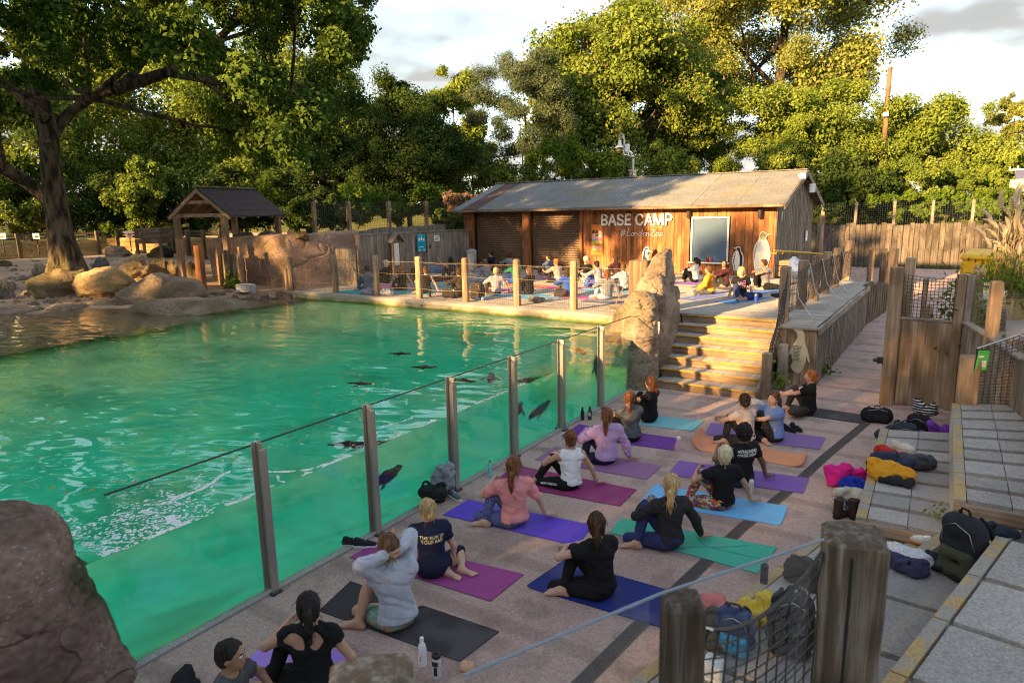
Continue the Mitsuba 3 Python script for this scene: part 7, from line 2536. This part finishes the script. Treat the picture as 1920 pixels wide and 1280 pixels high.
for t in np.arange(0, 6.2, .9):
    B.tube([q + [.0365 * math.cos(t), .0365 * math.sin(t), .015], q + [.0365 * math.cos(t), .0365 * math.sin(t), .155]], .0016, 4)
part(k, 'print', B.mesh(), 'cap_black')
k, q = bottle(793, 1246, 0, .27, .037, (.74, .70, .70), 'white flask at the corner of the charcoal mat', None)
part(k, 'print', MB().tube([q + [.018, -.034, .12], q + [.006, -.038, .10], q + [.012, -.037, .075], q + [.002, -.038, .06]], .0025, 5).mesh(), 'cap_black')
k, q = bottle(820, 1270, 0, .25, .038, (.50, .49, .48), 'clear squeeze bottle with black lid and black print in the foreground', 'cap_black', 'cup')
part(k, 'print', MB().box(q + [.012, -.038, .155], (.05, .005, .04), rotz(.3)).box(q + [.014, -.0375, .085], (.028, .005, .075), rotz(.3)).mesh(), 'cap_black')
bottle(1417, 569, ZD, .27, .05, (.02, .06, .38), 'bright blue flask on the deck right of the person facing the viewer', 'grey_metal', 'cup')
bottle(1408, 536, ZD, .32, .055, (.66, .66, .66), 'white bottle with dark lid beside the person with crossed arms', 'cap_black', 'cup')
bottle(806, 556, ZD, .32, .04, (.02, .02, .022), 'tall black flask inside the deck fence by the third post', 'cap_black')
bottle(1432, 1092, .45, .20, .035, (.035, .03, .035), 'dark flask standing on the terrace edge behind the glass rail', 'cap_black', 'cup')
bottle(979, 545, ZD, .25, .04, (.05, .2, .15), 'dark green flask right of the fifth fence post', 'cap_black')


def pile(name, label, cat, c, px, py, z, sx, sy, h, seed, rot=0.0, hh=.015, amp=.05, group=None, off=(0, 0, 0), m=None):
    """a heap of cloth: a few squashed lobes with sharp folds"""
    q = P(px, py, z) + V(*off)
    r = np.random.default_rng(seed)
    R = rotz(rot)
    pr = []
    for i in range(6):
        a = R @ V(r.uniform(-.5, .5) * sx, r.uniform(-.4, .4) * sy, 0)
        b = R @ V(r.uniform(-.5, .5) * sx, r.uniform(-.4, .4) * sy, 0)
        ra = r.uniform(.28, .5) * min(h, .4 * min(sx, sy) * 2)
        pr.append((q + a + [0, 0, ra * .8], q + b + [0, 0, r.uniform(.5, 1) * h - ra * .5], ra, ra * .75))
    fold = lambda p_: amp * (np.abs(nfbm((p_ - q) @ R * [14, 9, 12] + seed, 2, seed) - .5) * 2 - .35) * 1.0
    v, f = soft(pr, hh, .04, fold, [(q + [0, 0, .002], (0, 0, -1))])
    return solo(name, (v, f), m or cloth(c), label, cat, group, True)


def backpack(label, c, px, py, z, w, d, h, rot, lie=0.0, c2=None, seed=0, name='backpack', hh=.016, off=(0, 0, 0)):
    q = P(px, py, z) + V(*off)
    k = thing(name, label, 'bag')
    R = rotz(rot) @ rotx(lie)
    T_ = lambda x, y, zz: q + R @ V(x, y, zz) + [0, 0, abs(math.sin(lie)) * d * .45]
    F = lambda pr, kk, am: soft(pr, hh, kk, lambda p_: am * (nfbm((p_ - q) * 13 + seed, 2, seed + 1) - .5))
    r = d * .36
    pr = []
    for x in (-1, 1):
        pr.append((T_(x * (w / 2 - r), 0, r), T_(x * (w / 2 - r) * .85, 0, h - r), r, r * .88))
    pr.append((T_(-w / 2 + r, 0, r), T_(w / 2 - r, 0, r), r, r))
    pr.append((T_(-w / 2 + r, 0, h * .5), T_(w / 2 - r, 0, h * .5), r, r))
    pr.append((T_(-w / 2 + 1.2 * r, 0, h - r), T_(w / 2 - 1.2 * r, 0, h - r), r * .88, r * .88))
    v, f = F(pr, .03, .02)
    part(k, 'body', (v, f), cloth(c), True)
    rr = d * .2
    pr = [(T_(-w * .27, -d * .40, rr + .02), T_(w * .27, -d * .40, rr + .02), rr, rr), (T_(-w * .25, -d * .38, h * .42), T_(w * .25, -d * .38, h * .42), rr * .8, rr * .8), (T_(-w * .25, -d * .4, rr), T_(-w * .24, -d * .38, h * .42), rr, rr * .8), (T_(w * .25, -d * .4, rr), T_(w * .24, -d * .38, h * .42), rr, rr * .8)]
    v, f = F(pr, .03, .015)
    part(k, 'pocket', (v, f), cloth(c2 or c), True)
    for s in (-1, 1):
        part(k, 'strap', tube([T_(s * w * .22, d * .30, h * .92), T_(s * w * .30, d * .52, h * .7), T_(s * w * .34, d * .56, h * .4), T_(s * w * .36, d * .38, h * .1)], .018, 7), cloth((.02, .02, .022)), True)
    part(k, 'handle', tube([T_(-.05, d * .1, h * .98), T_(-.03, d * .1, h * 1.07), T_(.03, d * .1, h * 1.07), T_(.05, d * .1, h * .98)], .011, 6), cloth((.02, .02, .022)), True)
    part(k, 'zip', tube([T_(-w * .36, -d * .30, h * .55), T_(-w * .28, -d * .33, h * .84), T_(0, -d * .33, h * .95), T_(w * .28, -d * .33, h * .84), T_(w * .36, -d * .30, h * .55)], .005, 5), 'grey_metal', True)
    return k


def shoe(label, c, px, py, z, rot, sole=(.7, .68, .65), name='shoe', group=None, boot=False, L=.27, off=(0, 0, 0), tilt=0.0):
    q = P(px, py, z) + V(*off)
    R = rotz(rot) @ rotx(tilt)
    k = thing(name, label, 'shoe' if not boot else 'boot', group)
    T_ = lambda x, y, zz: q + R @ V(x, y, zz)
    v, f = soft([(T_(0, -L * .38, .055), T_(0, L * .02, .055), .038, .040), (T_(0, 0, .05), T_(.004, L * .40, .038), .042, .034), (T_(0, -L * .36, .06), T_(0, -L * .30, .10 if not boot else .24), .034, .036 if not boot else .05)] + ([(T_(0, -L * .3, .06), T_(0, -L * .25, .24), .05, .052)] if boot else []), .010, .03, None, [(T_(0, 0, .012), R @ V(0, 0, -1)), (T_(0, -L * .25, .112 if not boot else .25), R @ V(0, .25 if not boot else 0, 1))])
    part(k, 'upper', (v, f), cloth(c), True)
    v, f = soft([(T_(0, -L * .38, .02), T_(0, L * .05, .02), .043, .044), (T_(0, 0, .02), T_(.004, L * .41, .02), .046, .038)], .010, .02, None, [(T_(0, 0, .001), R @ V(0, 0, -1)), (T_(0, 0, .032), R @ V(0, 0, 1))])
    part(k, 'sole', (v, f), cloth(sole), True)
    B = MB()
    for i in range(4):
        B.tube([T_(-.022, L * (.02 + .06 * i), .094 - .010 * i), T_(.022, L * (.05 + .06 * i), .094 - .010 * i)], .004, 4)
    part(k, 'laces', B.mesh(), 'print_white')
    part(k, 'opening', lathe([(0, 0), (.024, .001), (.027, .006)], 10, T_(0, -L * .26, .100 if not boot else .243)), 'black_print')
    return k


wrapper = pile('snack_wrapper', 'crumpled orange snack wrapper on the floor right of the clear bottle', 'wrapper', (.62, .34, .20), 876, 1254, 0, .10, .07, .06, 3, hh=.006, amp=.02)
shoe('left black sneaker with white sole by the second glass post', (.025, .022, .025), 662, 1022, 0, -.9)
shoe('right black sneaker with white sole by the second glass post', (.025, .022, .025), 684, 1025, 0, -1.0)
shoe('grey sneaker with white sole beside the grey hoodie', (.12, .16, .16), 853, 934, 0, -1.9)
backpack('black backpack lying under the grey hoodie by the glass', (.018, .018, .02), 822, 938, 0, .34, .24, .40, .3, 1.25, seed=4, off=(-.06, .06, 0))
pile('hoodie', 'grey hoodie heaped on the black backpack by the glass wall', 'jacket', (.26, .26, .28), 832, 930, 0, .32, .24, .34, 12, .2, off=(-.02, .02, .12), amp=.06)
shoe('left cream sneaker at the foot of the stair newel', (.62, .52, .46), 1407, 756, 0, -1.7)
shoe('right cream sneaker at the foot of the stair newel', (.62, .52, .46), 1420, 757, 0, -1.6)
shoe('black trainer lying by the person in blue', (.02, .02, .025), 1478, 808, 0, -1.9, (.03, .03, .03))
shoe('black trainer tip behind the other black trainer', (.02, .02, .025), 1492, 806, 0, -2.2, (.03, .03, .03))
backpack('black duffel bag at the end of the black mat', (.018, .017, .018), 1643, 790, 0, .52, .27, .27, .25, 0, seed=6, name='duffel_bag')
backpack('big dark blue grey backpack leaning beside the terrace', (.045, .05, .065), 1690, 838, .0, .40, .30, .46, .2, .5, (.035, .04, .05), seed=7)
pile('jacket', 'dark grey jacket left of the blue grey backpack', 'jacket', (.05, .05, .06), 1660, 822, 0, .34, .26, .24, 21, amp=.06)
backpack('black backpack under the patterned scarf by the terrace corner', (.02, .02, .022), 1722, 822, 0, .40, .28, .42, -.2, .3, seed=8)
pile('scarf', 'black and white patterned scarf on the black backpack', 'scarf', (.2, .2, .22), 1732, 800, 0, .34, .22, .26, 22, off=(0, 0, .22), m='fabric_stripe')
pile('drawstring_bag', 'bright purple drawstring bag against the terrace riser', 'bag', (.20, .05, .36), 1757, 842, .0, .26, .22, .48, 23, amp=.03)
pile('jacket', 'black jacket between the blue grey backpack and the purple bag', 'jacket', (.02, .019, .02), 1722, 850, .0, .36, .22, .22, 24)
pile('jacket', 'dusty plum jacket leaning on the purple bag', 'jacket', (.12, .06, .11), 1738, 845, .0, .22, .18, .34, 25)
T1 = .455
pile('jacket', 'red jacket at the back of the clothes heap on the lower terrace', 'jacket', (.45, .03, .02), 1672, 862, T1, .36, .2, .16, 26)
pile('towel', 'cream towel beside the red jacket', 'towel', (.60, .50, .40), 1690, 852, T1, .26, .18, .20, 27)
pile('jacket', 'navy jacket in the middle of the clothes heap', 'jacket', (.035, .04, .075), 1672, 876, T1, .46, .22, .20, 28)
pile('jacket', 'dark grey jacket with red lining right of the navy jacket', 'jacket', (.08, .075, .085), 1716, 877, T1, .28, .26, .22, 29)
pile('jumper', 'mustard yellow jumper at the front of the clothes heap', 'jumper', (.72, .30, .02), 1668, 898, T1, .50, .28, .22, 30, amp=.06)
pile('jacket', 'black jacket under the mustard jumper', 'jacket', (.03, .028, .03), 1680, 907, T1, .34, .16, .10, 31)
pile('jacket', 'hot pink jacket on the floor by the terrace', 'jacket', (.72, .02, .22), 1588, 908, 0, .46, .30, .30, 32, .5, amp=.07)
pile('scarf', 'cobalt blue crinkled scarf next to the hot pink jacket', 'scarf', (.02, .04, .34), 1606, 922, 0, .30, .3, .22, 33, amp=.07)
pile('towel', 'cream cloth bag below the cobalt scarf', 'towel', (.55, .50, .40), 1598, 938, 0, .34, .2, .16, 34)
shoe('black ankle boot upright behind the pink jacket', (.02, .02, .022), 1620, 895, 0, 2.2, (.02, .02, .02), 'boot', None, True)
for i, (px, py, ro, c, w) in enumerate(((1572, 948, .6, (.30, .30, .36), 'grey and white trainer furthest left in the shoe heap'), (1588, 950, 1.2, (.03, .03, .03), 'black trainer in the middle of the shoe heap'), (1604, 946, 2.0, (.10, .07, .05), 'brown trainer right in the shoe heap'), (1578, 968, -.5, (.06, .035, .025), 'dark brown lace boot below the shoe heap'), (1596, 966, .3, (.05, .03, .022), 'second dark brown lace boot below the shoe heap'))):
    shoe(w, c, px, py, 0, ro, (.5, .48, .45) if i < 3 else (.03, .025, .02), 'shoe' if i < 3 else 'boot', None, i > 2)
shoe('white shoe with orange heel on the aisle step', (.70, .66, .62), 1722, 1018, .32, 1.2, (.72, .25, .08))
pile('clothes_heap', 'white grey cloth on top of the navy striped clothes', 'jacket', (.55, .53, .55), 1690, 1050, T1, .42, .22, .14, 41, -.3)
pile('clothes_heap', 'navy and white striped clothes behind the corner post', 'jacket', (.045, .04, .085), 1693, 1068, T1, .44, .24, .14, 42, -.3)
BP = backpack('large black and olive backpack standing on the lower terrace at the right', (.028, .028, .034), 1812, 1078, T1, .42, .34, .62, -.55, .25, (.075, .072, .05), seed=9)
pile('jacket', 'black jacket spread under the large backpack', 'jacket', (.02, .022, .028), 1790, 1072, T1, .62, .42, .10, 43, -.4)
pile('jacket', 'black coat with a bright blue lining tucked behind the large backpack', 'jacket', (.03, .04, .06), 1858, 1040, T1, .3, .22, .34, 44)
pile('pouch', 'bright cyan pouch peeping out behind the large backpack', 'pouch', (.02, .38, .58), 1852, 1018, T1, .12, .10, .12, 45, off=(0, 0, .26))
pile('jacket', 'yellow rain jacket on the terrace behind the black rope net', 'jacket', (.62, .40, .02), 1427, 1165, T1, .46, .26, .24, 46, .3, amp=.06)
backpack('black backpack behind the net next to the corner post', (.016, .016, .017), 1480, 1215, T1, .36, .28, .50, .2, .1, seed=11)
backpack('blue backpack with cyan trim behind the black rope net', (.03, .05, .14), 1378, 1215, T1, .30, .22, .40, .1, .3, (.03, .2, .4), seed=12)
pile('jacket', 'olive jacket beside the blue backpack behind the net', 'jacket', (.055, .05, .03), 1336, 1205, T1, .24, .22, .26, 47)
pile('towel', 'coral pink towel peeping over the near rail post', 'towel', (.60, .16, .15), 1345, 1158, T1, .24, .2, .2, 48)
pile('jacket', 'dark brown jacket hanging low left of the corner post', 'jacket', (.05, .04, .038), 1510, 1095, T1, .26, .22, .34, 49)
shoe('left white trainer behind the net at the bottom', (.66, .62, .58), 1330, 1255, T1, .3)
shoe('right white trainer behind the net at the bottom', (.66, .62, .58), 1346, 1262, T1, .2)
pile('bag', 'black bag edge at the bottom left beside the person with glasses', 'bag', (.02, .019, .02), 350, 1290, 0, .18, .15, .14, 50)
pile('bag', 'purple fabric bag on the deck beside the person in grey blue', 'bag', (.40, .34, .48), 692, 552, ZD, .5, .3, .22, 51, hh=.02)
pile('towel', 'white towel bundle inside the fence right of the second post', 'towel', (.62, .60, .60), 725, 553, ZD, .5, .3, .2, 52, hh=.02)
backpack('dark brown bag lying inside the deck fence left of the fourth post', (.045, .035, .03), 846, 558, ZD, .6, .34, .3, .1, 0, seed=13, name='holdall', hh=.02)
pile('jacket', 'blue jacket by the board wall door', 'jacket', (.03, .12, .32), 812, 512, ZD, .6, .4, .32, 53, hh=.02)
pile('jacket', 'maroon and orange clothes on the deck behind the fence', 'jacket', (.12, .05, .05), 822, 527, ZD, .6, .3, .2, 54, hh=.02)
pile('jacket', 'black white patterned bag behind the third post', 'bag', (.35, .34, .34), 768, 512, ZD, .4, .3, .5, 55, hh=.02)
backpack('brown rucksack inside the fence right of the fourth post', (.05, .035, .025), 896, 560, ZD, .45, .3, .5, 0, .1, seed=14, hh=.02)
for i, px in enumerate((895, 908)):
    shoe(('left' if i == 0 else 'right') + ' pale blue trainer at the deck edge by the fourth post', (.16, .36, .62), px, 563, ZD, .2, (.6, .3, .22))
pile('bag', 'grey bag inside the fence right of the fifth post', 'bag', (.12, .12, .13), 1000, 566, ZD, .6, .3, .2, 56, hh=.02)
pile('bag', 'black bag under the person in bright blue', 'bag', (.05, .04, .04), 1050, 557, ZD, .4, .3, .26, 57, hh=.02)
solo('football', (np.array(ICO[3].vertices) * .16 + P(1098, 533, ZD) + [0, 0, .16], ICO[3].faces), 'ball_print' if 'ball_print' in scene else mat('ball_print', mikit.proc(lambda p, n, uv: mikit.mix((.03, .03, .03), (.6, .58, .55), S(.35, .42, mikit.voronoi(n.x * 2.2 + 5, n.z * 2.2)[0]))), .5),
     'black and white patterned ball at the feet of the person with white curly hair', 'ball', smooth=True)
k = thing('litter_bin', 'pale grey bin standing before the board wall', 'bin')
part(k, 'drum', lathe([(.2, 0), (.22, .02), (.23, .78), (.25, .8), (.25, .84), (.1, .92), (0, .93)], 16, PV(885, 506, (-13.2, 22), (-12.4, 25))*[1, 1, 0] + [0, 0, ZD]), cloth((.42, .40, .38)), 40)
pile('jacket', 'orange and blue coats hanging low by the cabin corner', 'jacket', (.10, .14, .3), 1496, 521, ZD, .7, .5, .75, 58, hh=.025)
k = thing('crate', 'timber crate at the gable corner behind the railing', 'crate')
for s in range(3):
    B = MB().box(PY(1464, 515, 26.2) * [1, 1, 0] + [0, 0, ZD + .12 + .2 * s], (.7, .5, .17), rotz(.1), .01, (.7, 0))
    part(k, 'slat', B.mesh(), 'timber_brown', uv=B.uv())

# ================================================================ PLANTS
pot = PY(1866, 566, 18.2)
k = thing('grass_planter', 'round wooden planter with tall feathery straw plumes at the right', 'planter')
part(k, 'pot', lathe([(.34, -.5), (.42, .0), (.46, .2), (.44, .24), (.38, .2), (0, .18)], 18, (pot[0] + .15, pot[1], pot[2] - .1)), 'wall_ochre', 40)
r_ = np.random.default_rng(3)
BL, PL = [], []
cc, nn_ = [], []
gtop = PY(1866, 400, 18.2)[2]
for i in range(56):
    a = r_.uniform(-1.1, 1)
    base = V(pot[0] + .15 + r_.uniform(-.25, .4), pot[1] + r_.uniform(-.3, .3), pot[2])
    hgt = r_.uniform(1.1, 1.45 * (gtop - pot[2]))
    tip = base + V(a * (.9 if a < 0 else .9) + .2, r_.uniform(-.3, .3), hgt * (1 - .25 * abs(a)))
    ctrl = base + V(a * .15, 0, hgt * .75)
    ts = np.linspace(0, 1, 10)[:, None]
    c = (1 - ts) ** 2 * base + 2 * ts * (1 - ts) * ctrl + ts ** 2 * tip
    part(k, 'stem', tube(c, np.linspace(.009, .004, 10), 5), 'straw' if 'straw' in scene else mat('straw', (.42, .30, .15), .8), True)
    e = c[-4:]
    part(k, 'plume', tube(np.vstack([e[0], (e[0] + e[1]) / 2, e[1], e[2], e[3]]), [.012, .040, .046, .034, .010], 6), 'plume' if 'plume' in scene else mat('plume', (.56, .42, .25), .9, sheen=.6), True)
n_ = 2600
c = np.stack([pot[0] + .25 + r_.normal(size=n_) * .42, pot[1] + r_.normal(size=n_) * .35, pot[2] + np.abs(r_.normal(size=n_)) * .45], -1)
v, f, uv = leaves(c, r_.normal(size=c.shape) + [0, -.4, .3], .16, 5, .16, -1.2)
part(k, 'leaves', (v, f), 'leaf_green', kind='stuff', uv=uv)
k = thing('grit_bin', 'yellow grit bin with sloping lid behind the straw plumes', 'bin')
q = PY(1850, 500, 24)
part(k, 'box', MB().box(q + [0, 0, -.1], (1.15, .8, .62), rotz(-.2), .08).mesh(), 'bin_yellow' if 'bin_yellow' in scene else mat('bin_yellow', (.80, .42, .02), .45))
v, f = cbox((1.22, .86, .24), .08)
v[:, 2] += np.where(v[:, 2] > 0, v[:, 1] * .2, 0)
part(k, 'lid', (v @ rotz(-.2).T + q + [0, 0, .30], f), 'bin_yellow')


def weed(px, py, z, s, n, m, label, seed, at=None):
    q = P(px, py, z) if at is None else at
    r = np.random.default_rng(seed)
    c = q + r.normal(size=(n, 3)) * [s * .4, s * .3, 0] + np.stack([0 * r.random(n), 0 * r.random(n), np.abs(r.normal(size=n)) * s * .55], -1)
    v, f, uv = leaves(c, r.normal(size=c.shape) + [0, -.3, .7], s * .28, seed, .7)
    kk = thing('weed', label, 'plant')
    part(kk, 'leaves', (v, f), m, uv=uv)


for i, (px, py, z, s, n, m, lab) in enumerate(((1462, 725, .15, .30, 90, 'leaf_lit', 'bright green weed behind the lower newel post'), (1578, 642, .05, .22, 26, 'leaf_green', 'broad leaved weed halfway along the clad deck side'), (1547, 700, .1, .30, 60, 'leaf_green', 'weed at the near end of the clad deck side'), (1612, 590, .1, .32, 60, 'leaf_green', 'weed tuft at the far end of the clad deck side'),
                                               (1624, 555, .1, .5, 70, 'leaf_lit', 'grass tuft below the far railing posts'), (1682, 752, 0, .12, 26, 'leaf_green', 'tiny weed at the foot of the gate planks'), (1757, 972, .47, .16, 40, 'leaf_lit', 'grass tuft in the terrace joint by the aisle steps'), (436, 541, 1.2, .6, 120, 'leaf_green', 'leafy weed growing on the cobbles at the beach gate'))):
    weed(px, py, z, s, n, m, lab, 10 + i)
n_ = 700
c = np.stack([r_.uniform(.3, 14, n_), 47.0 - r_.random(n_) * .12, r_.random(n_) * .25], -1)
v, f, uv = leaves(c, r_.normal(size=c.shape), .14, 15, .3, -1)
struct('fence_foot_grass', (v, f), 'leaf_green', kind='stuff', label='thin line of grass at the foot of the palisade', uv=uv)
c0 = PY(1815, 590, 15.6)
n_ = 900
c = c0 + r_.normal(size=(n_, 3)) * [.22, .3, .32]
v, f, uv = leaves(c, r_.normal(size=c.shape) + [0, -.5, .4], .10, 16, .6)
k = thing('shrub', 'leafy green shrub behind the first pane left of the person in green', 'bush')
part(k, 'foliage', (v, f), 'leaf_green', uv=uv)

# ================================================================ PENGUINS, WATER
def penguin(label, c, yaw, pitch, roll=0.0, s=1.0, surf=False, seed=0):
    k = thing('penguin', label, 'penguin')
    R = rotz(yaw) @ rotx(pitch) @ np.array([[math.cos(roll), 0, math.sin(roll)], [0, 1, 0], [-math.sin(roll), 0, math.cos(roll)]])
    T_ = lambda x, y, z: np.asarray(c) + R @ V(x, y, z) * s
    r = lambda x: x * s
    pr = [(T_(0, -.20, 0), T_(0, .02, 0), r(.055), r(.085)), (T_(0, .02, 0), T_(0, .15, 0), r(.085), r(.065)), (T_(0, .15, .0), T_(0, .235, .025), r(.06), r(.045)), (T_(0, .26, .03), T_(0, .275, .03), r(.043), r(.036)), (T_(0, .29, .028), T_(0, .345, .018), r(.017), r(.007)),
          (T_(0, -.22, 0), T_(0, -.32, .01), r(.045), r(.012))]
    for sg in (-1, 1):
        pr += [(T_(sg * .07, .08, .01), T_(sg * .16, -.01, -.05), r(.022), r(.020)), (T_(sg * .16, -.01, -.05), T_(sg * .21, -.10, -.08), r(.019), r(.008)), (T_(sg * .035, -.22, -.02), T_(sg * .05, -.32, -.03), r(.022), r(.014))]
    v, f = soft(pr, .020 * s, .03 * s)
    part(k, 'body', (v, f), cloth((.018, .019, .022)), True)
    bl = [(T_(0, -.17, -.030), T_(0, .02, -.032), r(.040), r(.064)), (T_(0, .02, -.032), T_(0, .15, -.022), r(.064), r(.046)), (T_(0, .20, .0), T_(0, .22, .01), r(.046), r(.04))]
    v, f = soft(bl, .020 * s, .02 * s)
    part(k, 'belly', (v, f), cloth((.62, .62, .58)), True)
    v, f = soft([(T_(-.036, .262, .04), T_(-.03, .235, .048), r(.012), r(.012)), (T_(.036, .262, .04), T_(.03, .235, .048), r(.012), r(.012))], .010, .0)
    part(k, 'cheek_stripe', (v, f), cloth((.55, .52, .48)), True)


UW = [((988, 764), -.55, -.9, .35, 'penguin swimming up to the right behind the fourth pane'), ((922, 760), -1.2, .6, .1, 'dim penguin deeper behind the third pane'), ((1030, 793), -.45, -2.6, -.5, 'penguin diving away near the bottom beside a steel post'), ((1088, 688), -.7, 1.57, 1.2, 'small penguin seen from behind with spread flippers'),
      ((702, 888), -.55, -1.0, .35, 'speckled penguin passing the second steel post')]
for (px, py), X, yaw, pit, lab in UW:
    q = PX(px, py, X)
    penguin(lab, q, yaw, pit, .2, 1.0)
for (px, py), yaw, lab in (((675, 718), -1.35, 'penguin gliding at the water surface left of centre'), ((795, 687), -1.2, 'penguin floating with its back out of the water further out'), ((868, 712), -1.5, 'half submerged penguin just above the glass edge'), ((650, 830), -1.1, 'pale speckled penguin half under the foam behind the glass'), ((262, 738), -1.3, 'dark penguin shape under the surface left in the pool') if 0 else ((750, 662), -1.3, 'distant penguin low in the water near the reflections')):
    penguin(lab, P(px, py, ZW) + [0, 0, -.045], yaw, .03, 0, .8)
# foam along the glass and drifting leaves
r_ = np.random.default_rng(8)


def foam_fn(p, n, uv):
    return mi.Color3f(.80, .84, .80) * (.8 + .3 * mikit.noise(p.x * 60, p.y * 60, 0))


mat('foam', mikit.proc(foam_fn), None)
B = MB()
n_ = 60000
x = -np.abs(r_.normal(size=n_)) * .8 - .012
y_ = r_.uniform(2.5, 9.5, n_)
w1 = nfbm(np.stack([x * .8, y_ * .8, 0 * x], -1), 2, 40) * 1.6
den = np.abs(nfbm(np.stack([x * 1.25 + w1, y_ * .95 - w1, 0 * x], -1), 2, 4) - .5)
wid = .030 * np.interp(y_, [2.5, 4.5, 6.5, 9.5], [1.15, .7, .12, 0]) * np.clip(1.25 + x * .7, 0, 1)
keep = (den < wid) | ((x > -.07) & (r_.random(n_) < np.interp(y_, [2.5, 5, 9.5], [.9, .6, .12])))
keep &= nfbm(np.stack([x * 7, y_ * 5, 0 * x], -1), 2, 61) > np.where(x > -.07, .50, .42)
den2 = np.abs(nfbm(np.stack([x * 3 + w1 * 2, y_ * 2.4, 0 * x + 5], -1), 2, 71) - .5)
keep |= (den2 < .012) & (r_.random(n_) < np.interp(y_, [2.5, 4.5, 6], [.8, .5, 0])) & (x > -1.3)
keep |= (y_ < 3.6) & (x > -.9) & (r_.random(n_) < .10)
x, y_ = x[keep], y_[keep]
zw_ = wave(x, y_) + .003
t = np.linspace(0, 6.283, 6)[:-1]
for a, b, z in zip(x, y_, zw_):
    rr = r_.uniform(.006, .019) * r_.uniform(.5, 1.4, 5)
    B.add(np.stack([np.minimum(a + rr * np.cos(t), -.012), b + rr * np.sin(t), np.full(5, z)], -1), np.array([[0, 1, 2], [0, 2, 3], [0, 3, 4]]))
struct('foam', B.mesh(), 'foam', kind='stuff', label='white foam on the water along the glass')
n_ = 800
x, y_ = r_.uniform(-17, -1, n_), r_.uniform(0, 14, n_)
den = nfbm(np.stack([x * .28, y_ * .5, 0 * x], -1), 3, 14)
kp = den > np.where(x < -4, .48, .6)
x, y_ = x[kp], y_[kp]
c = np.stack([x, y_, wave(x, y_) + .006], -1)
v, f, uv = leaves(c, r_.normal(size=c.shape) * .05 + [0, 0, 1], .085, 17, .5, 0)
mat('dead_leaf', (.42, .27, .06), None)
struct('floating_leaves', (v, f), 'dead_leaf', kind='stuff', label='yellow and brown leaf litter floating on the pool', uv=uv)
# reef of dark weed on the pool floor
